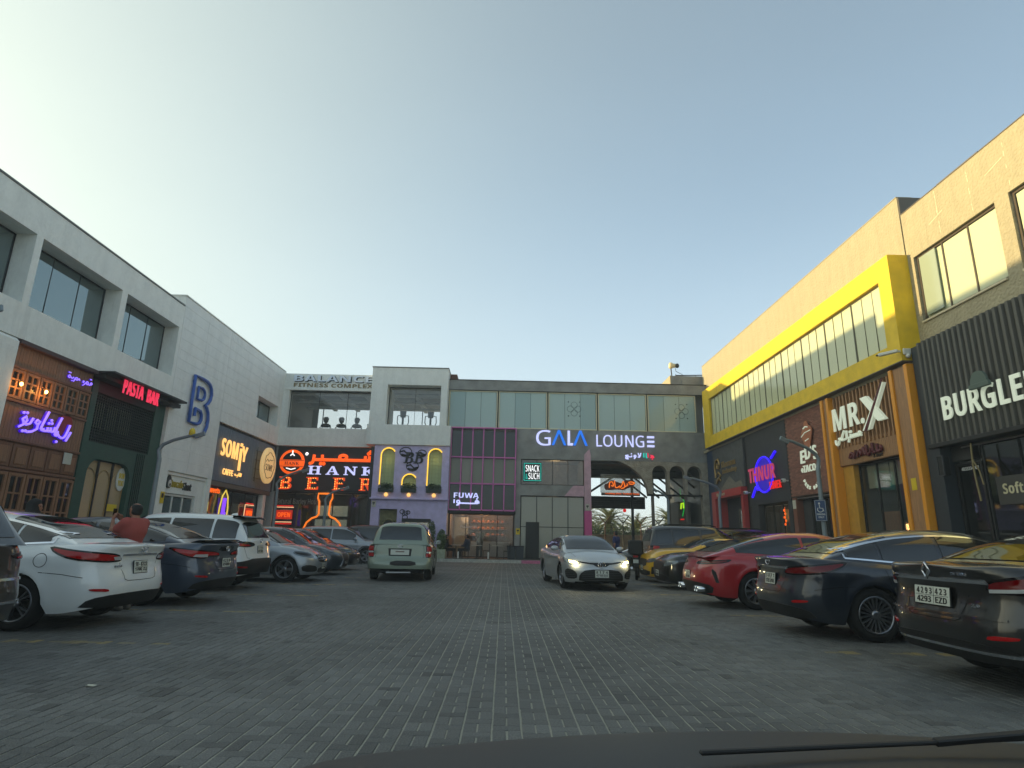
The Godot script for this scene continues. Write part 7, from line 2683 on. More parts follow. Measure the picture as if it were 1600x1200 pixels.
	# --- driving lane
	d = suv({"paint": M.sage_paint, "L": 4.9, "W": 1.9, "axf": 1.5, "axr": -1.4, "R": 0.33, "sill": 0.26, "gw": 0.87, "tum": 0.13, "rz": 0.4,
		"S": V([-2.45, 1.06, -1.6, 1.07, -0.5, 1.03, 0.8, 1.0, 1.15, 1.0, 1.8, 0.95, 2.2, 0.85, 2.45, 0.7]),
		"XR": V([0.25, 0.02, 0.5, 0.0, 0.58, 0.02, 0.62, 0.1, 0.9, 0.12, 1.1, 0.13, 1.3, 0.14]),
		"roof": V([-2.34, 1.05, -2.31, 1.2, -2.23, 1.45, -2.14, 1.6, -2.0, 1.66, -1.3, 1.7, -0.3, 1.71, 0.3, 1.69, 0.8, 1.5, 1.2, 1.25, 1.6, 0.98]),
		"ws": [0.4, 1.4], "rw": [-2.315, -2.17], "rww": 0.8, "sw": [[-2.05, -1.0], [-0.94, 0.0], [0.06, 1.1]], "mx": 1.2, "spokes": 8})
	d.feat.append_array([
		["taillight", "rear", V([0.74, 0.68, 0.92, 0.68, 0.95, 1.02, 0.82, 1.03, 0.76, 0.98]), M.lamp_dark, true, 0.008, 1],
		["light_lens", "rear", V([0.755, 0.7, 0.92, 0.7, 0.93, 0.8, 0.765, 0.8]), M.red_lens, true, 0.016, 0],
		["light_lens", "rear", V([0.775, 0.86, 0.93, 0.86, 0.935, 0.99, 0.79, 0.99]), M.red_lens, true, 0.016, 0],
		["clear_lens", "rear", V([0.765, 0.81, 0.92, 0.81, 0.925, 0.85, 0.77, 0.85]), M.clear_lens, true, 0.015, 0],
		["bumper_step", "rear", V([-0.28, 0.45, 0.5, 0.45, 0.46, 0.585, -0.24, 0.585]), M.black_plastic, false, 0.006, 1],
		["plate_recess", "rear", V([-0.32, 0.72, 0.32, 0.72, 0.34, 0.93, -0.34, 0.93]), M.black_plastic, false, 0.004, 0],
		["plate_garnish", "rear", V([-0.36, 0.93, 0.36, 0.93, 0.34, 0.97, -0.34, 0.97]), M.sage_paint, false, 0.02, 0],
	])
	d.seams.append_array([["rear", V([0.7, 1.06, 0.7, 0.66, 0.66, 0.62, 0.0, 0.62])]])
	o = car(d, "green_minivan", "pale green minivan driving away in the middle of the lot, seen from behind", "van", Vector3(-3.22, 0, -20.85), PI / 2 + 0.075)
	plate(o, false, 0.825, -2.345, -0.03, "", "", 0.54, 0.15)
	mb = MB.new()
	mb.box(Vector3(-2.352, 0.825, 0.0), Vector3(0.004, 0.07, 0.26))
	obj("plate_print", mb, M.plate_print, o)
	ring_emblem(o, -2.35, 1.0, 0.055, false, -0.03, "oval")
	mb = MB.new()
	mb.tube([Vector3(-2.5, 0.26, -0.35), Vector3(-2.5, 0.26, 0.35)], 0.03, 8)
	mb.bar(Vector3(-2.3, 0.27, -0.3), Vector3(-2.5, 0.26, -0.3), 0.04, 0.04)
	mb.bar(Vector3(-2.3, 0.27, 0.3), Vector3(-2.5, 0.26, 0.3), 0.04, 0.04)
	obj("tow_bar", mb, M.silver_metal, o)

	d = sedan({"paint": M.pearl_paint, "spokes": 10, "steer": 0.06,
		"S": V([-2.44, 1.02, -2.2, 1.04, -1.7, 1.03, -0.9, 0.99, 0.0, 0.95, 0.7, 0.94, 1.1, 0.94, 1.7, 0.9, 2.15, 0.81, 2.44, 0.71]),
		"roof": V([-2.02, 1.03, -1.7, 1.12, -1.25, 1.28, -0.8, 1.38, -0.2, 1.43, 0.25, 1.41, 0.6, 1.32, 1.0, 1.14, 1.42, 0.93])})
	d.feat.append_array([
		["headlight", "front", V([0.55, 0.66, 0.66, 0.74, 0.95, 0.79, 1.2, 0.84, 1.28, 0.81, 1.1, 0.72, 0.8, 0.65]), M.lamp_clear, true, 0.008, 1],
		["upper_grille", "front", V([0.62, 0.735, 0.56, 0.7, 0.22, 0.66, 0.12, 0.605, -0.12, 0.605, -0.22, 0.66, -0.56, 0.7, -0.62, 0.735, -0.3, 0.7, 0.3, 0.7]), M.black_gloss, false, 0.01, 0],
		["lower_grille", "front", V([-0.62, 0.22, 0.62, 0.22, 0.58, 0.42, 0.4, 0.54, -0.4, 0.54, -0.58, 0.42]), M.black_plastic, false, 0.006, 1],
		["air_intake", "front", V([0.66, 0.3, 1.02, 0.3, 1.08, 0.5, 0.9, 0.56, 0.72, 0.5, 0.64, 0.42]), M.black_plastic, true, 0.006, 1],
		["lip", "front", V([-0.75, 0.2, 0.75, 0.2, 0.72, 0.23, -0.72, 0.23]), M.black_gloss, false, 0.02, 0],
	])
	for k in 6:
		var y := 0.265 + k * 0.045
		d.feat.append(["grille_slat", "front", box_poly(-0.56 + k * 0.018, 0.56 - k * 0.018, y, y + 0.014), M.grey_plastic, false, 0.016, 0])
	for k in 4:
		var y := 0.345 + k * 0.045
		d.feat.append(["intake_slat", "front", box_poly(0.7, 1.04, y, y + 0.012), M.grey_plastic, true, 0.014, 0])
	o = car(d, "pearl_sedan", "pearl white sedan driving towards the camera with lit headlights", "car", Vector3(2.33, 0, -18.85), -PI / 2 + 0.1)
	plate(o, true, 0.43, 2.45, 0.0, "8 1 7 4", "4718 DJS", 0.36, 0.18)
	ring_emblem(o, 2.44, 0.655, 0.085, true, 0.0, "ellipses")
	var c: Car = cars["pearl_sedan"]
	for sg: float in [1.0, -1.0]:
		mb = MB.new()
		patch(mb, V([0.6, 0.675, 0.68, 0.725, 0.88, 0.755, 0.84, 0.69]), c.fn("front", sg), 0.02, 0.06, 0.02)
		inst("lit_headlamp", raw(mb), M.headlamp, o)
		var q := c.f_end(true, 0.72 * sg, 0.71)
		lamp("headlamp_light", o, q + Vector3(0.12, 0, 0), Color(1, 0.93, 0.7), 0.12, 0.06)

	# --- right row
	d = sedan({"paint": M.navy_paint, "spokes": 10, "spoke_style": "twin", "trim": M.chrome, "R": 0.355})
	add_rear_sedan(d, lampA, M.red_dark_lens, M.black_plastic)
	d.feat.append(["chrome_strip", "rear", V([-0.5, 0.925, 0.5, 0.925, 0.5, 0.955, -0.5, 0.955]), M.chrome, false, 0.014, 0])
	d.feat.append(["bumper_crease", "rear", V([-0.9, 0.63, 0.9, 0.63, 0.86, 0.645, -0.86, 0.645]), M.navy_paint, false, 0.016, 0])
	o = car(d, "navy_sedan", "navy blue sedan with chrome window trim and a multi-spoke wheel, parked nose-in on the right", "car", Vector3(6.45, 0, -9.55), 0.0, "cars parked along the right shops")
	plate(o, false, 0.77, -2.395, -0.12, "3 8 7 1", "1783 VDR")
	ring_emblem(o, -2.42, 1.02, 0.06, false)
	sized_text(o, "mazda6", false, -2.39, 0.7, -0.62, 0.16, 0.03, M.chrome)

	d = sedan({"paint": M.black_brown_paint, "spokes": 10, "W": 1.87,
		"S": V([-2.44, 1.08, -2.2, 1.1, -1.7, 1.09, -0.9, 1.03, 0.0, 0.98, 0.7, 0.96, 1.1, 0.955, 1.7, 0.89, 2.15, 0.79, 2.44, 0.69])})
	var lampC := V([0.62, 0.88, 0.66, 0.98, 0.9, 1.02, 1.2, 1.06, 1.5, 1.07, 1.5, 0.98, 1.2, 0.9, 0.9, 0.86])
	add_rear_sedan(d, lampC, M.red_dark_lens, M.black_plastic)
	d.feat.append_array([
		["chrome_strip", "rear", V([-0.66, 0.945, 0.66, 0.945, 0.66, 0.985, -0.66, 0.985]), M.chrome, false, 0.016, 0],
		["light_strip", "rear", V([0.66, 0.875, 1.3, 0.915, 1.3, 0.945, 0.66, 0.905]), M.clear_lens, true, 0.018, 0],
		["bumper_strip", "rear", V([-0.95, 0.35, 0.95, 0.35, 0.95, 0.375, -0.95, 0.375]), M.chrome, false, 0.016, 0],
		["bumper_crease", "rear", V([-0.8, 0.64, 0.8, 0.64, 0.8, 0.66, -0.8, 0.66]), M.black_brown_paint, false, 0.02, 0],
	])
	o = car(d, "black_sedan", "black sedan nearest on the right, its rear plate and chrome strip facing the lane", "car", Vector3(6.68, 0, -6.3), 0.0, "cars parked along the right shops")
	plate(o, false, 0.8, -2.4, -0.1, "4 2 9 3  4 2 3", "4293  EZD", 0.5, 0.17)
	ring_emblem(o, -2.43, 1.04, 0.06, false, 0.0, "diamond")
	sized_text(o, "SAFRANE", false, -2.44, 1.01, 0.36, 0.2, 0.028, M.chrome)
	sized_text(o, "2.0", false, -2.39, 0.74, 0.5, 0.1, 0.03, M.chrome)

	d = sedan({"paint": M.red_paint, "L": 5.0, "W": 1.95, "axf": 1.55, "axr": -1.4, "R": 0.36, "spokes": 10,
		"S": V([-2.5, 0.96, -2.3, 1.01, -1.7, 1.04, -0.9, 1.0, 0.0, 0.95, 0.7, 0.93, 1.1, 0.93, 1.7, 0.88, 2.2, 0.76, 2.5, 0.64]),
		"XR": V([0.2, 0.12, 0.34, 0.06, 0.5, 0.0, 0.7, 0.02, 0.85, 0.1, 1.0, 0.16, 1.2, 0.2]),
		"roof": V([-2.4, 0.99, -2.1, 1.09, -1.6, 1.26, -1.0, 1.42, -0.4, 1.51, 0.0, 1.52, 0.4, 1.46, 0.8, 1.28, 1.35, 0.93]),
		"rw": [-2.1, -1.05], "sw": [[-1.75, -0.38], [-0.32, 0.8]], "ws": [0.42, 1.16], "nr": 3.0})
	d.feat.append_array([
		["taillight", "rear", V([0.3, 0.86, 0.4, 0.9, 0.9, 0.93, 1.35, 0.96, 1.2, 0.89, 0.8, 0.85, 0.4, 0.835]), M.lamp_dark, true, 0.006, 1],
		["light_lens", "rear", V([0.36, 0.865, 0.9, 0.905, 1.25, 0.935, 1.1, 0.885, 0.8, 0.865]), M.red_dark_lens, true, 0.012, 1],
		["diffuser", "rear", V([-0.85, 0.26, 0.85, 0.26, 0.95, 0.44, 0.5, 0.5, -0.5, 0.5, -0.95, 0.44]), M.black_plastic, false, 0.008, 1],
		["air_vent", "rear", V([1.0, 0.5, 1.06, 0.5, 1.0, 0.7, 0.92, 0.76, 0.9, 0.74]), M.black_plastic, true, 0.008, 0],
	])
	o = car(d, "red_coupe", "red fastback coupe with quad exhausts parked nose-in on the right", "car", Vector3(6.45, 0, -13.5), 0.0, "cars parked along the right shops")
	plate(o, false, 0.62, -2.49, 0.0, "5 5 5", "555 AAA", 0.32, 0.16)
	mb = MB.new()
	for sg: float in [1.0, -1.0]:
		for k in 2:
			mb.lathe([Vector2(0.055, 0), Vector2(0.055, 0.16), Vector2(0.045, 0.16), Vector2(0.04, 0.05)], 12, Transform3D(Basis(Vector3.BACK, PI / 2), Vector3(-2.36, 0.36, sg * (0.52 + k * 0.13))))
	obj("exhaust_tips", mb, M.chrome, o)

	var muscle := {"L": 4.78, "W": 1.92, "axf": 1.42, "axr": -1.3, "R": 0.36, "spokes": 5, "fz": 0.6, "nf": 3.8,
		"S": V([-2.39, 1.02, -1.7, 1.05, -0.9, 1.0, 0.0, 0.96, 0.6, 0.955, 1.0, 0.955, 1.7, 0.93, 2.1, 0.88, 2.39, 0.76]),
		"XF": V([0.15, 0.1, 0.3, 0.03, 0.5, 0.0, 0.64, 0.02, 0.78, 0.06, 1.0, 0.2]),
		"roof": V([-2.1, 1.05, -1.6, 1.17, -1.0, 1.32, -0.5, 1.39, -0.1, 1.4, 0.2, 1.36, 0.6, 1.2, 1.1, 0.95]), "ws": [0.12, 0.95], "rw": [-1.85, -0.75], "sw": [[-1.1, -0.62], [-0.56, 0.6]], "mx": 0.7, "handles": [-0.4]}
	var mf := [
		["headlight", "front", V([0.55, 0.62, 0.6, 0.73, 0.9, 0.77, 1.1, 0.79, 1.05, 0.7, 0.8, 0.63]), M.lamp_clear, true, 0.008, 1],
		["grille", "front", V([-0.52, 0.5, 0.52, 0.5, 0.56, 0.68, 0.48, 0.74, -0.48, 0.74, -0.56, 0.68]), M.black_plastic, false, 0.008, 1],
		["lower_intake", "front", V([-0.7, 0.22, 0.7, 0.22, 0.78, 0.4, -0.78, 0.4]), M.black_plastic, false, 0.008, 1],
		["side_intake", "front", V([0.8, 0.28, 1.02, 0.3, 1.0, 0.5, 0.86, 0.5]), M.black_plastic, true, 0.008, 0],
	]
	var e := muscle.duplicate()
	e.paint = M.black_paint
	e.feat_add = mf
	o = car(sedan(e), "black_coupe", "black muscle coupe parked nose-out between the red coupe and the yellow coupe", "car", Vector3(6.85, 0, -18.2), PI, "cars parked along the right shops")
	plate(o, true, 0.42, 2.39, 0.0, "9 0 2", "209 NBB", 0.32, 0.16)
	mb = MB.new()
	mb.box(Vector3(2.28, 0.2, 0), Vector3(0.26, 0.02, 1.6), 0.006)
	obj("splitter", mb, M.grey_plastic, o)
	e = muscle.duplicate()
	e.paint = M.yellow_paint
	e.S = V([-2.39, 1.08, -1.7, 1.12, -0.9, 1.07, 0.0, 1.04, 0.6, 1.035, 1.0, 1.035, 1.7, 1.01, 2.1, 0.96, 2.39, 0.82])
	e.roof = V([-2.1, 1.11, -1.6, 1.22, -1.0, 1.36, -0.5, 1.42, -0.1, 1.43, 0.2, 1.39, 0.6, 1.25, 1.1, 1.03])
	e.feat_add = mf.duplicate()
	o = car(sedan(e), "yellow_coupe", "yellow muscle coupe parked nose-out, half hidden by the black coupe", "car", Vector3(7.0, 0, -20.9), PI, "cars parked along the right shops")
	plate(o, true, 0.45, 2.39, 0.0, "7 1 7", "717 YKS", 0.32, 0.16)

	d = suv({"paint": M.black_grey_paint, "L": 4.7, "swl": 0.06, "R": 0.37,
		"S": V([-2.35, 1.16, -1.6, 1.16, -0.5, 1.13, 0.8, 1.1, 1.15, 1.09, 1.8, 1.05, 2.2, 0.96, 2.35, 0.86]),
		"roof": V([-2.28, 1.15, -2.24, 1.35, -2.17, 1.6, -2.08, 1.78, -1.9, 1.85, -1.3, 1.88, -0.3, 1.88, 0.2, 1.85, 0.6, 1.66, 0.95, 1.4, 1.35, 1.1]), "rw": [-2.25, -2.11], "sw": [[-2.0, -1.46], [-1.38, -0.42], [-0.34, 0.86]]})
	d.feat.append_array([
		["taillight", "rear", V([0.8, 0.82, 1.02, 0.82, 1.15, 1.12, 0.9, 1.14]), M.red_lens, true, 0.014, 0],
		["clear_lens", "rear", V([0.84, 0.9, 1.04, 0.9, 1.08, 1.0, 0.86, 1.0]), M.clear_lens, true, 0.024, 0],
		["bumper_cladding", "rear", V([-1.4, 0.36, 1.4, 0.36, 1.4, 0.62, -1.4, 0.62]), M.black_plastic, false, 0.01, 0],
	])
	o = car(d, "black_suv", "black boxy SUV with red and white tail light, parked nose-in behind the yellow coupe", "car", Vector3(7.65, 0, -23.7), 0.0, "cars parked along the right shops")
	for sg: float in [1.0, -1.0]:
		mb = MB.new()
		mb.tube([Vector3(-1.7, 1.86, sg * 0.62), Vector3(-1.5, 1.92, sg * 0.62), Vector3(0.0, 1.92, sg * 0.62), Vector3(0.25, 1.86, sg * 0.62)], 0.018, 6)
		obj("roof_rail", mb, M.black_plastic, o)
	o = dup(o, "dark SUV roof visible behind the black boxy SUV, near the red doorway", Vector3(9.3, 0, -27.0), PI)

	d = sedan({"paint": M.black_paint})
	d.feat.append_array(front_sedan(V([0.5, 0.68, 0.62, 0.76, 0.95, 0.8, 1.15, 0.82, 1.1, 0.74, 0.8, 0.67]), false))
	d.feat.append(["grille", "front", V([-0.45, 0.4, 0.45, 0.4, 0.5, 0.66, -0.5, 0.66]), M.black_plastic, false, 0.008, 1])
	o = car(d, "blue_black_sedan", "dark sedan parked nose-out behind the pearl white sedan, a man beside it", "car", Vector3(7.6, 0, -29.2), PI, "cars parked along the right shops")
	plate(o, true, 0.5, 2.43, 0.0, "1 2 6", "621 KLA", 0.36, 0.16)

	# --- the bonnet of the car the photograph is taken from
	d = sedan({"paint": M.own_paint, "W": 2.1, "open": true, "fz": 1.0, "nf": 2.8,
		"S": V([-2.44, 0.88, 0.0, 0.9, 0.9, 0.905, 1.6, 0.893, 2.1, 0.84, 2.44, 0.72]),
		"C": V([-2.44, 0.02, 0, 0.05, 1.2, 0.07, 2.0, 0.06, 2.44, 0.02])})
	d.seams = [["side", V([0.98, 0.85, 0.9, 0.3])]]
	d.feat.append_array(front_sedan(V([0.52, 0.56, 0.62, 0.64, 0.9, 0.68, 1.1, 0.69, 1.05, 0.62, 0.8, 0.55]), false))
	o = car(d, "foreground_car", "dark bonnet of the car in the foreground along the bottom edge", "car", Vector3(0.58, 0, 0.62), PI / 2)
	# wiper lying at the foot of the windscreen
	for q in [[Vector3(1.56, 0.968, -0.3), Vector3(1.7, 0.975, 0.62)]]:
		mb = MB.new()
		mb.bar(q[0], q[1], 0.006, 0.009, 0.002)
		mb.bar(q[0].lerp(q[1], 0.4), q[0].lerp(q[1], 0.6) + Vector3(0.0, 0.006, 0), 0.01, 0.012, 0.002)
		obj("wiper", mb, M.black_plastic, o)

# a thin spoiler lip bowed across the car
func lip(mb: MB, x0: float, x1: float, y0: float, y1: float, half: float) -> void:
	mb.sm = 4
	var last := []
	for k in 17:
		var q := -1.0 + k / 8.0
		var z := q * half
		var bow := 0.12 * q * q
		var s := [Vector3(x0 + bow, y0 - 0.05, z), Vector3(x0 + bow * 1.0, y0 + 0.012, z), Vector3(lerpf(x0, x1, 0.6) + bow, lerpf(y0, y1, 0.5) + 0.02, z), Vector3(x1 + bow, y1 - 0.02 * q * q, z), Vector3(x1 + bow + 0.01, y1 - 0.025 - 0.02 * q * q, z), Vector3(lerpf(x0, x1, 0.6) + bow, lerpf(y0, y1, 0.4) - 0.04, z)]
		if k > 0:
			for i in 6:
				mb.face([last[i], last[(i + 1) % 6], s[(i + 1) % 6], s[i]], (last[i] + last[(i + 1) % 6]) * 0.5 - (last[0] + last[2] + last[3] + last[5]) * 0.25)
		last = s
	mb.sm = -1

func front_sedan(p: PackedVector2Array, _lit: bool) -> Array:
	return [["headlight", "front", p, M.lamp_clear, true, 0.008, 1], ["headlight_inner", "front", inset(p, 0.035), M.lamp_dark, true, 0.012, 1]]

func dup(o: Node3D, label: String, at: Vector3, turn: float) -> Node3D:
	var r: Node3D = o.duplicate()
	var base := str(o.name)
	if base.length() > 4 and base.substr(base.length() - 3).is_valid_int():
		base = base.substr(0, base.length() - 4)
	r.name = numbered(base)
	add_child(r)
	r.position = at
	r.rotation.y = turn
	r.set_meta("label", label)
	return r
# ---------------------------------------------------------------- lamp posts, rooftop things, motorcycle, planters
func lamp_post(at: Vector3, top: float, reach: Vector3, label: String) -> Node3D:
	var o := thing("street_lamp", label, "street lamp", at, 0.0, "bent-arm lamp posts round the lot")
	var mb := MB.new()
	mb.tube([Vector3(0, 0, 0), Vector3(0, top - 0.5, 0)], 0.085, 10, 0.075)
	obj("pole", mb, M.lamp_grey, o)
	mb = MB.new()
	mb.tube([Vector3(0, top - 0.55, 0), Vector3(-reach.x * 0.05, top - 0.2, 0), Vector3(reach.x * 0.04, top, reach.z * 0.04), Vector3(reach.x * 0.3, top + reach.y * 0.45, reach.z * 0.3), Vector3(reach.x * 0.75, top + reach.y * 0.9, reach.z * 0.75), Vector3(reach.x, top + reach.y, reach.z)], 0.075, 8, 0.05)
	obj("arm", mb, M.lamp_grey, o)
	mb = MB.new()
	mb.lathe([Vector2(0.14, 0), Vector2(0.14, 0.03), Vector2(0.09, 0.05), Vector2(0.085, 0.12)], 12)
	obj("base_plate", mb, M.lamp_grey, o)
	mb = MB.new()
	var d := reach.normalized()
	mb.bar(reach * 0.86 + Vector3(0, top - 0.02, 0), reach + d * 0.18 + Vector3(0, top - 0.0, 0), 0.16, 0.07, 0.02)
	obj("lamp_head", mb, M.lamp_grey, o)
	return o

func build_street() -> void:
	var o := lamp_post(Vector3(-12.5, 0.14, -22.0), 4.2, Vector3(1.5, 0.35, 0.3), "grey bent-arm lamp post with a yellow knob, in front of the green shopfront")
	var mb := MB.new()
	mb.lathe([Vector2(0.06, 0), Vector2(0.11, 0.04), Vector2(0.1, 0.18), Vector2(0.05, 0.26), Vector2(0, 0.27)], 12, Transform3D(Basis(), Vector3(1.15, 4.52, 0.23)))
	obj("yellow_knob", mb, M.yellow_sign, o)
	lamp_post(Vector3(-12.35, 0.14, -33.4), 4.0, Vector3(1.5, 0.55, 0.2), "grey bent-arm lamp post in the far left corner by the black sign board")
	lamp_post(Vector3(-9.95, 0.14, -34.4), 3.25, Vector3(1.1, 0.45, 0.2), "grey bent-arm lamp post in front of the bottle outline")
	o = lamp_post(Vector3(11.1, 0.14, -21.4), 4.3, Vector3(-1.2, 0.45, 0.2), "grey bent-arm lamp post with a blue sign, in front of the brick wall")
	var s := thing("disabled_parking_sign", "blue disabled parking sign with wheelchair symbol on the lamp post", "sign", Vector3(10.98, 2.45, -21.28), -0.55)
	mb = MB.new()
	mb.box(Vector3(0, 0, 0), Vector3(0.36, 0.72, 0.02), 0.006)
	obj("plate", mb, M.sign_blue, s)
	mb = MB.new()
	mb.ball(Vector3(-0.03, 0.24, 0.014), Vector3(0.035, 0.035, 0.008), 8, 4)
	mb.tube([Vector3(-0.03, 0.2, 0.016), Vector3(-0.02, 0.08, 0.016), Vector3(0.07, 0.07, 0.016), Vector3(0.1, -0.03, 0.016)], 0.014, 5)
	var ring := []
	for k in 12:
		ring.append(Vector3(-0.01 + 0.085 * cos(PI * 0.75 + k * 0.38), 0.03 + 0.085 * sin(PI * 0.75 + k * 0.38), 0.016))
	mb.tube(ring, 0.012, 5)
	obj("wheelchair_symbol", mb, M.white_gloss, s)
	text("lettering", "PARKING", -0.13, -0.16, 0.26, 0.06, 0.01, 0.004, M.white_gloss, s)
	text("lettering", "ONLY", -0.09, -0.26, 0.18, 0.06, 0.01, 0.004, M.white_gloss, s)
	mb = MB.new()
	frame(mb, -0.165, 0.165, -0.345, 0.345, 0.01, 0.008, 0.013)
	obj("white_border", mb, M.white_gloss, s)
	lamp_post(Vector3(10.95, 0.14, -31.2), 3.9, Vector3(-1.7, 0.45, 0.3), "grey bent-arm lamp post beside the red doorway")
	lamp_post(Vector3(9.3, 0.14, -34.9), 3.6, Vector3(-0.75, 0.4, 0.2), "grey bent-arm lamp post in front of the small arches")
	lamp_post(Vector3(-12.6, 0.14, -12.6), 5.4, Vector3(1.5, 0.3, 0.2), "grey bent-arm lamp post whose head shows at the left edge")

	# rooftop
	o = far_thing("rooftop_block", "dark grey rooftop stair block above the right corner", "building")
	mb = MB.new()
	mb.b2(10.62, 15.5, 10.9, 11.78, -6.0, -0.8)
	obj("wall", mb, M.grey_wall, o)
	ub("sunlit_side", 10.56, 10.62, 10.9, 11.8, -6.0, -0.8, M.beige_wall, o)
	ub("drain_pipe", 11.3, 11.38, 10.96, 11.5, -0.8, -0.74, M.grey_wall, o)
	mb = MB.new()
	mb.tube([Vector3(11.0, 11.86, -1.0), Vector3(13.8, 11.95, -1.0)], 0.035, 6)
	for u: float in [11.0, 12.3, 13.4]:
		mb.tube([Vector3(u, 11.78, -1.0), Vector3(u, 11.93, -1.0)], 0.03, 6)
	obj("roof_rail", mb, M.black, o)
	o = far_thing("roof_floodlight", "round floodlight on a short mast at the rooftop block corner", "lamp")
	mb = MB.new()
	mb.tube([Vector3(10.8, 11.78, -1.2), Vector3(10.75, 12.5, -1.2)], 0.04, 6)
	obj("mast", mb, M.black, o)
	mb = MB.new()
	mb.lathe([Vector2(0, -0.16), Vector2(0.2, -0.14), Vector2(0.22, 0.0), Vector2(0.15, 0.1), Vector2(0.13, 0.3), Vector2(0, 0.32)], 14, Transform3D(Basis(Vector3.BACK, -PI / 2), Vector3(10.8, 12.58, -1.2)))
	obj("housing", mb, M.cream_panel, o)
	mb = MB.new()
	mb.ball(Vector3(11.15, 12.55, -1.1), Vector3(0.14, 0.16, 0.14), 10, 6)
	obj("motor", mb, M.black, o)
	mb = MB.new()
	mb.tube([Vector3(11.05, 12.4, -1.2), Vector3(11.08, 12.2, -1.2), Vector3(11.5, 11.98, -1.2), Vector3(11.55, 11.8, -1.2)], 0.018, 5)
	obj("cable", mb, M.black, o)

	# delivery motorcycle, seen end-on between the pearl sedan and the black SUV
	o = thing("motorcycle", "black delivery motorcycle with tall top box beside the pearl white sedan", "motorcycle", Vector3(4.75, 0, -22.3), PI / 2 - 0.25)
	for p in [[-0.62, "wheel"], [0.66, "wheel"]]:
		var w := Node3D.new()
		w.name = "wheel" if p[0] < 0.0 else "wheel_001"
		w.transform = Transform3D(Basis(Vector3.RIGHT, PI / 2), Vector3(p[0], 0.29, 0))
		o.add_child(w, true)
		mb = MB.new()
		mb.lathe([Vector2(0.2, -0.05), Vector2(0.28, -0.05), Vector2(0.3, 0.0), Vector2(0.28, 0.05), Vector2(0.2, 0.05), Vector2(0.2, -0.05)], 20)
		obj("tyre", mb, M.tyre, w)
		mb = MB.new()
		mb.lathe([Vector2(0.2, -0.04), Vector2(0.18, 0.0), Vector2(0.2, 0.04)], 20)
		for k in 5:
			mb.bar(Vector3(0, 0, 0), Vector3(cos(k * TAU / 5) * 0.19, 0, sin(k * TAU / 5) * 0.19), 0.03, 0.03)
		obj("rim", mb, M.rim, w)
	mb = MB.new()
	mb.prism(chaikin(V([-0.75, 0.55, -0.3, 0.42, 0.2, 0.36, 0.45, 0.5, 0.55, 0.9, 0.45, 0.95, 0.25, 0.65, -0.1, 0.72, -0.75, 0.78]), 1), -0.16, 0.16)
	obj("body", mb, M.black_gloss, o)
	for sg: float in [-1.0, 1.0]:
		mb = MB.new()
		mb.box(Vector3(-0.55, 0.6, 0.21 * sg), Vector3(0.5, 0.36, 0.14), 0.04)
		obj("side_case", mb, M.black_plastic, o)
	mb = MB.new()
	mb.box(Vector3(-0.92, 0.6, 0), Vector3(0.05, 0.4, 0.2), 0.02)
	obj("mudguard", mb, M.black_plastic, o)
	mb = MB.new()
	mb.box(Vector3(-0.95, 0.78, 0), Vector3(0.03, 0.06, 0.16), 0.01)
	obj("tail_lamp", mb, M.red_lens, o)
	mb = MB.new()
	mb.box(Vector3(-0.95, 0.62, 0), Vector3(0.012, 0.12, 0.18), 0.004)
	obj("number_plate", mb, M.plate, o)
	mb = MB.new()
	mb.box(Vector3(-0.35, 0.8, 0), Vector3(0.65, 0.1, 0.26), 0.03)
	obj("seat", mb, M.black_plastic, o)
	mb = MB.new()
	mb.box(Vector3(-0.75, 1.08, 0), Vector3(0.46, 0.48, 0.5), 0.04)
	obj("top_box", mb, M.black_plastic, o)
	mb = MB.new()
	mb.tube([Vector3(0.66, 0.3, 0.07), Vector3(0.5, 0.95, 0.07)], 0.025, 6)
	mb.tube([Vector3(0.66, 0.3, -0.07), Vector3(0.5, 0.95, -0.07)], 0.025, 6)
	mb.tube([Vector3(0.36, 1.06, 0.36), Vector3(0.46, 1.02, 0.1), Vector3(0.46, 1.02, -0.1), Vector3(0.36, 1.06, -0.36)], 0.018, 6)
	obj("fork_and_handlebar", mb, M.silver_metal, o)
	mb = MB.new()
	mb.prism(V([-0.2, 0.95, 0.2, 0.95, 0.14, 1.35, -0.14, 1.35]), -0.006, 0.006, Transform3D(Basis(Vector3.UP, PI / 2) * Basis(Vector3.RIGHT, -0.35), Vector3(0.55, 0.05, 0)))
	obj("windshield", mb, M.dim_glass, o)
	mb = MB.new()
	mb.ball(Vector3(0.58, 0.86, 0), Vector3(0.08, 0.1, 0.1), 10, 6)
	obj("headlamp", mb, M.lamp_clear, o)
	mb = MB.new()
	mb.tube([Vector3(-0.8, 0.4, -0.16), Vector3(-0.2, 0.34, -0.16)], 0.045, 8)
	obj("exhaust", mb, M.chrome, o)

	# planters before the lilac front
	var pp := [[-2.92, 1.7, 0.5, "pale square planter with a leafy shrub, right of the green minivan"], [-3.55, 1.5, 0.46, "pale planter beside the lilac front, against the green plinth"], [-4.7, 1.9, 0.5, "pale planter with tall shrub behind the green minivan"]]
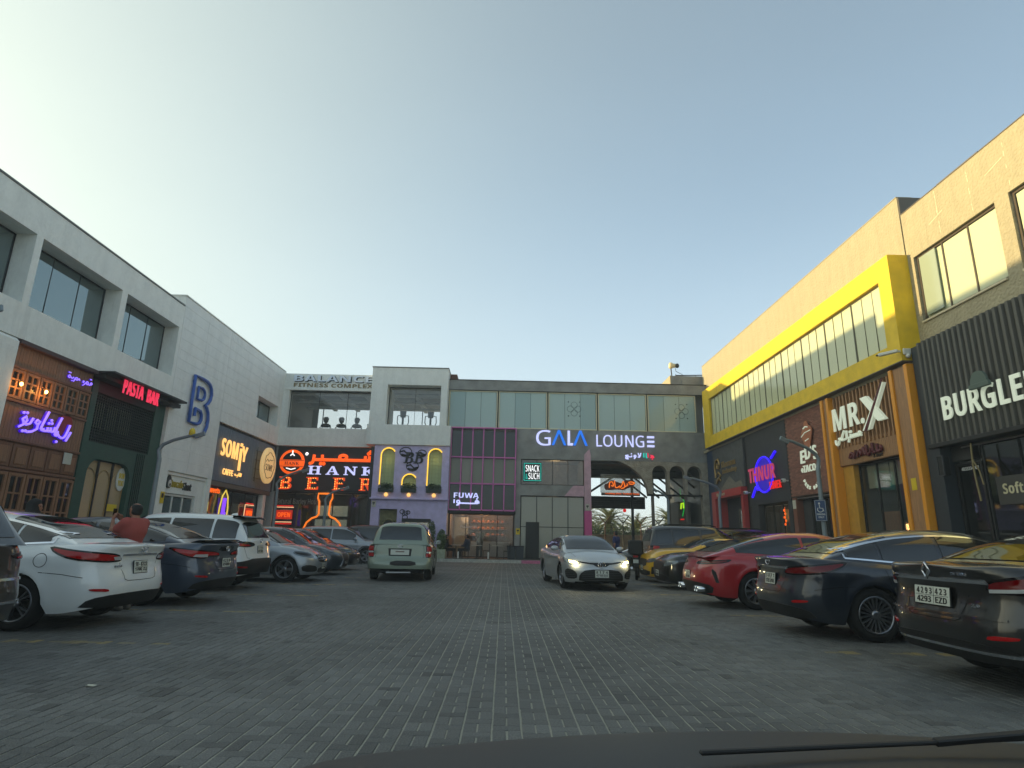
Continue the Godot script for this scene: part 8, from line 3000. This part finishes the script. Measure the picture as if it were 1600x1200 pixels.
	for k in 3:
		var t := far_thing("square_planter", pp[k][3], "planter", "planters on the far pavement")
		var u: float = pp[k][0] - 0.6
		mb = MB.new()
		mb.b2(u - 0.26, u + 0.26, 0.146, 0.146 + pp[k][2], pp[k][1] - 0.26, pp[k][1] + 0.26, 0.015)
		obj("pot", mb, M.planter_white, t)
		stuff(obj("leaves", leaf_mass(Vector3(u, 1.15 + 0.25 * (k % 2), pp[k][1]), Vector3(0.28, 0.6 + 0.25 * (k % 2), 0.26), 700, 0.07), M.leaf, t))
		mb = MB.new()
		for j in 5:
			mb.tube([Vector3(u, 0.6, pp[k][1]), Vector3(u + 0.15 * cos(j * 1.3), 1.4, pp[k][1] + 0.12 * sin(j * 1.3))], 0.012, 5)
		obj("stems", mb, M.bark, t)
	for k in 3:
		var c := far_thing("cafe_table", ["small cafe table at the left of the pink-grid cafe", "small cafe table in front of the cafe counter", "small cafe table at the right of the pink-grid cafe"][k], "table", "cafe tables outside the pink-grid front")
		var u := -2.75 + k * 1.2
		mb = MB.new()
		mb.lathe([Vector2(0, 0.87), Vector2(0.3, 0.87), Vector2(0.31, 0.885), Vector2(0.3, 0.9), Vector2(0, 0.9)], 18, Transform3D(Basis(), Vector3(u, 0, 0.75)))
		obj("top", mb, M.counter_white, c)
		mb = MB.new()
		mb.lathe([Vector2(0.2, 0.146), Vector2(0.2, 0.16), Vector2(0.03, 0.18), Vector2(0.03, 0.87)], 12, Transform3D(Basis(), Vector3(u, 0, 0.75)))
		obj("pedestal", mb, M.black, c)
		var ch := far_thing("cafe_chair", ["dark chair beside the left cafe table", "dark chair beside the middle cafe table", "dark chair beside the right cafe table"][k], "chair", "cafe chairs outside the pink-grid front")
		mb = MB.new()
		mb.b2(u + 0.35, u + 0.75, 0.58, 0.62, 0.55, 0.95, 0.01)
		obj("seat", mb, M.black_plastic, ch)
		mb = MB.new()
		mb.b2(u + 0.72, u + 0.76, 0.62, 1.0, 0.57, 0.93, 0.01)
		obj("backrest", mb, M.black_plastic, ch)
		for q in [[0.38, 0.58], [0.72, 0.58], [0.38, 0.92], [0.72, 0.92]]:
			mb = MB.new()
			mb.bar(Vector3(u + q[0], 0.146, q[1]), Vector3(u + q[0], 0.59, q[1]), 0.03, 0.03)
			obj("leg", mb, M.black, ch)
# ---------------------------------------------------------------- people
# bones are [from, to, radius, radius]; their tapered capsules are blended into one field and meshed with surface nets
func flesh(mb: MB, bones: Array, cell: float, k: float) -> void:
	var lo := Vector3(1e9, 1e9, 1e9)
	var hi := -lo
	for b in bones:
		var r := Vector3.ONE * (maxf(b[2], b[3]) + cell * 4.0)
		lo = lo.min(b[0] - r).min(b[1] - r)
		hi = hi.max(b[0] + r).max(b[1] + r)
	var n := Vector3i(((hi - lo) / cell).ceil()) + Vector3i.ONE
	var f := PackedFloat32Array()
	f.resize(n.x * n.y * n.z)
	for b in bones:
		var A: Vector3 = b[0]
		var AB: Vector3 = b[1] - A
		var l2 := maxf(AB.length_squared(), 1e-9)
		var r := Vector3.ONE * (maxf(b[2], b[3]) + 3.0 / k + cell * 2.0)
		var p0 := Vector3i(((A.min(b[1]) - r - lo) / cell).floor()).clamp(Vector3i.ZERO, n - Vector3i.ONE)
		var p1 := Vector3i(((A.max(b[1]) + r - lo) / cell).ceil()).clamp(Vector3i.ZERO, n - Vector3i.ONE)
		for z in range(p0.z, p1.z + 1):
			for y in range(p0.y, p1.y + 1):
				var at := (z * n.y + y) * n.x
				for x in range(p0.x, p1.x + 1):
					var q := lo + Vector3(x, y, z) * cell - A
					var t := clampf(q.dot(AB) / l2, 0.0, 1.0)
					var d: float = (q - AB * t).length() - lerpf(b[2], b[3], t)
					f[at + x] += exp(-k * d)
	# inside where the sum is above 1
	var ids := {}
	var vs := []
	for z in n.z - 1:
		for y in n.y - 1:
			for x in n.x - 1:
				var base := (z * n.y + y) * n.x + x
				var c := [base, base + 1, base + n.x, base + n.x + 1, base + n.x * n.y, base + n.x * n.y + 1, base + n.x * n.y + n.x, base + n.x * n.y + n.x + 1]
				var m := 0
				for i in 8:
					if f[c[i]] > 1.0:
						m |= 1 << i
				if m == 0 or m == 255:
					continue
				var s := Vector3()
				var cnt := 0
				for e in [[0, 1], [2, 3], [4, 5], [6, 7], [0, 2], [1, 3], [4, 6], [5, 7], [0, 4], [1, 5], [2, 6], [3, 7]]:
					var a: int = e[0]
					var b2: int = e[1]
					if ((m >> a) & 1) != ((m >> b2) & 1):
						var fa := log(maxf(f[c[a]], 1e-12))
						var fb := log(maxf(f[c[b2]], 1e-12))
						var t := clampf(fa / (fa - fb), 0.0, 1.0)
						s += Vector3(a & 1, (a >> 1) & 1, a >> 2).lerp(Vector3(b2 & 1, (b2 >> 1) & 1, b2 >> 2), t)
						cnt += 1
				ids[base] = vs.size()
				vs.append(lo + (Vector3(x, y, z) + s / cnt) * cell)
	mb.sm = 5
	var sx := 1
	var sy := n.x
	var sz := n.x * n.y
	for base: int in ids:
		var in0 := f[base] > 1.0
		for ax in 3:
			var st: int = [sx, sy, sz][ax]
			var u: int = [sy, sz, sx][ax]
			var v: int = [sz, sx, sy][ax]
			if (f[base + st] > 1.0) == in0:
				continue
			if not (ids.has(base - u) and ids.has(base - v) and ids.has(base - u - v)):
				continue
			var a: Vector3 = vs[ids[base]]
			var b3: Vector3 = vs[ids[base - u]]
			var c3: Vector3 = vs[ids[base - u - v]]
			var d3: Vector3 = vs[ids[base - v]]
			if in0:
				mb.quad(a, b3, c3, d3)
			else:
				mb.quad(a, d3, c3, b3)

func hand_bones(w: Vector3, d: Vector3, side: Vector3, up: Vector3) -> Array:   # palm and five bent fingers, rooted at the wrist
	var b := []
	var k := w + d * 0.085
	for i in 4:
		var o := side * (0.028 - 0.0187 * i)
		b.append([w + d * 0.015 + o * 0.6, k + o, 0.015, 0.012])
		var l: float = [0.034, 0.04, 0.038, 0.03][i]
		var j1 := k + o + (d * 0.8 + up * 0.6).normalized() * l
		var j2 := j1 + (d * 0.1 + up).normalized() * l * 0.8
		b.append([k + o, j1, 0.0095, 0.0088])
		b.append([j1, j2, 0.0088, 0.0078])
	var t0 := w + d * 0.03 + side * 0.03
	var t1 := t0 + (d * 0.6 + side * 0.7 + up * 0.3).normalized() * 0.04
	b.append([w + d * 0.02, t0, 0.016, 0.014])
	b.append([t0, t1, 0.012, 0.0105])
	b.append([t1, t1 + (d * 0.7 + up * 0.7).normalized() * 0.03, 0.0105, 0.009])
	return b

func person(label: String, at: Vector3, turn: float, top: Color, legs: Color, hair: Color, pose := "stand", scarf := false, scale_h := 1.0, group := "", cell := 0.022) -> Node3D:
	var o := thing("person", label, "person", at, turn, group)
	var s := scale_h
	var P := func(x: float, y: float, z: float) -> Vector3: return Vector3(x, y, z) * s
	var sit := pose == "sit"
	var dy := -0.42 if sit else 0.0
	var skin_m := mat(Color(0.56, 0.38, 0.29), 0.6)
	var neck: Vector3 = P.call(0.0, 1.47 + dy, 0)
	var chest: Vector3 = P.call(0.0, 1.28 + dy, 0)
	var pel: Vector3 = P.call(0.0, 0.97 + dy, 0)
	var head: Vector3 = P.call(0.025, 1.635 + dy, 0)
	var body := []
	var shirt := [[pel + Vector3(0, 0.0, -0.05), pel + Vector3(0, 0, 0.05), 0.135, 0.135], [pel, chest, 0.15, 0.155], [chest + Vector3(0, 0.02, -0.07), chest + Vector3(0, 0.02, 0.07), 0.15, 0.15], [chest, neck - Vector3(0, 0.06, 0), 0.15, 0.1]]
	body.append_array([[pel, chest, 0.125, 0.13], [chest, neck, 0.13, 0.055], [neck - Vector3(0, 0.02, 0), head - Vector3(0.015, 0.02, 0), 0.058, 0.055]])
	var trou := [[pel + Vector3(0, -0.02, -0.06), pel + Vector3(0, -0.02, 0.06), 0.13, 0.13]]
	var shoes := []
	var hands := []
	for sg: float in [-1.0, 1.0]:
		var sh: Vector3 = P.call(-0.01, 1.42 + dy, 0.185 * sg)
		var el: Vector3 = P.call(-0.03, 1.13 + dy, 0.23 * sg)
		var wr: Vector3 = P.call(0.06, 0.88 + dy, 0.22 * sg)
		var hd := Vector3(0.15, -1, 0).normalized()
		var hs := Vector3(1, 0.1, 0)
		var hu := Vector3(0.2, 0, -sg)
		if pose == "phone":
			el = P.call(0.24, 1.27, 0.2 * sg)
			wr = P.call(0.38, 1.47, 0.085 * sg)
			hd = Vector3(0.35, 0.75, -0.35 * sg).normalized()
			hs = Vector3(-0.6, 0.3, 0.2 * sg).normalized()
			hu = Vector3(0.1, 0.2, -sg).normalized()
		elif sit:
			el = P.call(0.1, 1.14 + dy, 0.23 * sg)
			wr = P.call(0.33, 1.12 + dy, 0.12 * sg)
			hd = Vector3(1, 0, -0.2 * sg).normalized()
			hs = Vector3(0, 0, -sg)
			hu = Vector3(0, -1, 0)
		elif pose == "front":
			el = P.call(0.05, 1.15, 0.23 * sg)
			wr = P.call(0.24, 1.08, 0.1 * sg)
			hd = Vector3(0.8, 0.1, -0.4 * sg).normalized()
			hs = Vector3(0, 1, 0)
			hu = Vector3(0.3, 0, -sg).normalized()
		body.append_array([[chest + Vector3(0, 0.1, 0.05 * sg), sh, 0.09, 0.06], [sh, el, 0.052, 0.042], [el, wr, 0.042, 0.028]])
		shirt.append_array([[chest + Vector3(0, 0.1, 0.06 * sg), sh, 0.11, 0.078], [sh, sh.lerp(el, 0.62), 0.074, 0.068]])
		if scarf or pose == "sit":
			shirt.append([sh, el, 0.07, 0.058])
			shirt.append([el, wr.lerp(el, 0.1), 0.058, 0.045])
		hands.append_array(hand_bones(wr, hd, hs.normalized(), hu.normalized()))
		var hip: Vector3 = P.call(0, 0.93 + dy, 0.09 * sg)
		var kn: Vector3 = P.call(0.46, 0.5, 0.1 * sg) if sit else P.call(0.015, 0.5, 0.1 * sg)
		var an: Vector3 = P.call(0.44, 0.09, 0.1 * sg) if sit else P.call(-0.02 + 0.03 * sg, 0.09, 0.11 * sg)
		body.append_array([[hip, kn, 0.075, 0.05], [kn, an, 0.05, 0.035], [an, an + Vector3(0.14, -0.045, 0), 0.035, 0.03]])
		trou.append_array([[hip, kn, 0.098, 0.07], [kn, an + Vector3(0, 0.02, 0), 0.068, 0.062]])
		shoes.append_array([[an + Vector3(-0.05, -0.045, 0), an + Vector3(0.14, -0.05, 0), 0.044, 0.04], [an + Vector3(-0.02, 0.0, 0), an + Vector3(0.04, -0.03, 0), 0.045, 0.042]])
		if scarf:
			shirt.append_array([[hip, an + Vector3(0, 0.06, 0), 0.15, 0.16]])
	var mb := MB.new()
	flesh(mb, body, cell, 45.0)
	var hb := [[head + Vector3(-0.012, 0.03, 0), head + Vector3(-0.012, 0.03, 0), 0.088, 0.088], [head + Vector3(0.02, 0.01, 0), head + Vector3(0.03, -0.03, 0), 0.072, 0.062], [head + Vector3(0.035, -0.055, 0), head + Vector3(0.05, -0.075, 0), 0.05, 0.034], [head + Vector3(0.0, -0.03, 0), head + Vector3(-0.01, -0.13, 0), 0.05, 0.055],
		[head + Vector3(0.09, 0.0, 0), head + Vector3(0.104, -0.028, 0), 0.008, 0.014], [head + Vector3(0.078, 0.026, -0.03), head + Vector3(0.078, 0.026, 0.03), 0.012, 0.012], [head + Vector3(0.085, -0.058, -0.014), head + Vector3(0.085, -0.058, 0.014), 0.009, 0.009],
		[head + Vector3(-0.005, 0.015, -0.082), head + Vector3(-0.012, -0.025, -0.08), 0.016, 0.011], [head + Vector3(-0.005, 0.015, 0.082), head + Vector3(-0.012, -0.025, 0.08), 0.016, 0.011]]
	flesh(mb, hb, cell * 0.42, 110.0)
	flesh(mb, hands, cell * 0.34, 260.0)
	obj("body", mb, skin_m, o)
	mb = MB.new()
	flesh(mb, shirt, cell, 40.0)
	obj("robe" if scarf else "shirt", mb, mat(top, 0.85, 0.0, "grain", 3.0), o)
	if not scarf:
		mb = MB.new()
		flesh(mb, trou, cell, 40.0)
		obj("trousers", mb, mat(legs, 0.85, 0.0, "grain", 3.0), o)
	mb = MB.new()
	flesh(mb, shoes, cell * 0.7, 70.0)
	obj("shoes", mb, mat(Color(0.34, 0.33, 0.31), 0.7), o)
	mb = MB.new()
	var cap := [[head + Vector3(-0.034, 0.022, 0), head + Vector3(-0.036, -0.03, 0), 0.08, 0.066], [head + Vector3(-0.02, 0.04, -0.035), head + Vector3(-0.03, -0.02, -0.045), 0.058, 0.05], [head + Vector3(-0.02, 0.04, 0.035), head + Vector3(-0.03, -0.02, 0.045), 0.058, 0.05], [head + Vector3(0.03, 0.085, -0.035), head + Vector3(0.03, 0.085, 0.035), 0.022, 0.022]]
	if not (pose == "phone"):
		cap.append([head + Vector3(-0.02, 0.075, 0), head + Vector3(0.03, 0.075, 0), 0.065, 0.05])
	if scarf:
		cap.append_array([[head + Vector3(-0.02, 0.03, 0), head + Vector3(-0.02, -0.16, 0), 0.1, 0.12], [head + Vector3(-0.02, -0.14, -0.1), head + Vector3(-0.02, -0.14, 0.1), 0.08, 0.08]])
	flesh(mb, cap, cell * 0.5, 90.0)
	obj("headscarf" if scarf else "hair", mb, mat(hair, 0.7), o)
	for sg: float in [-1.0, 1.0]:
		mb = MB.new()
		mb.ball(head + Vector3(0.083, 0.008, 0.031 * sg), Vector3(0.01, 0.008, 0.012), 8, 5)
		obj("eye", mb, M.black_gloss, o)
	return o

func build_people() -> void:
	person("man in a salmon red T-shirt holding up a phone between the parked sedans", Vector3(-6.27, 0, -10.62), PI - 0.25, Color(0.64, 0.3, 0.27), Color(0.13, 0.15, 0.19), Color(0.035, 0.032, 0.03), "phone", false, 0.98)
	var ph := thing("mobile_phone", "dark phone held up in both hands by the man in the red T-shirt", "phone", Vector3(-6.27, 0, -10.62), PI - 0.25)
	var mb := MB.new()
	mb.box(Vector3(0.45, 1.555, 0.0), Vector3(0.01, 0.155, 0.075), 0.004)
	obj("case", mb, M.black_plastic, ph)
	mb = MB.new()
	mb.box(Vector3(0.444, 1.555, 0.0), Vector3(0.002, 0.14, 0.066))
	obj("screen", mb, M.black_gloss, ph)
	person("woman in dark clothes and headscarf between the white and the dark blue-grey sedan", Vector3(-8.13, 0, -10.75), 0.35, Color(0.07, 0.07, 0.08), Color(0.1, 0.1, 0.1), Color(0.03, 0.025, 0.025), "front", true, 1.0, "", 0.028)
	person("man in a blue shirt standing beyond the pearl white sedan", Vector3(5.45, 0, -30.2), PI * 0.8, Color(0.14, 0.2, 0.42), Color(0.12, 0.12, 0.14), Color(0.03, 0.028, 0.026), "stand", false, 1.0, "", 0.03)
	person("customer in a pale olive shirt standing at the cafe counter", Vector3(-1.45, 0.16, -38.2), PI / 2, Color(0.34, 0.35, 0.27), Color(0.2, 0.2, 0.18), Color(0.03, 0.028, 0.026), "front", false, 1.0, "", 0.032)
	person("customer in a blue-grey shirt sitting at the left cafe table", Vector3(-2.1, 0.14, -36.25), PI * 0.9, Color(0.16, 0.2, 0.27), Color(0.1, 0.1, 0.12), Color(0.03, 0.028, 0.026), "sit", false, 1.0, "", 0.032)
	person("customer in black sitting left of the cafe table", Vector3(-3.3, 0.14, -36.2), 0.1, Color(0.06, 0.06, 0.07), Color(0.06, 0.06, 0.07), Color(0.03, 0.028, 0.026), "sit", false, 0.98, "", 0.032)
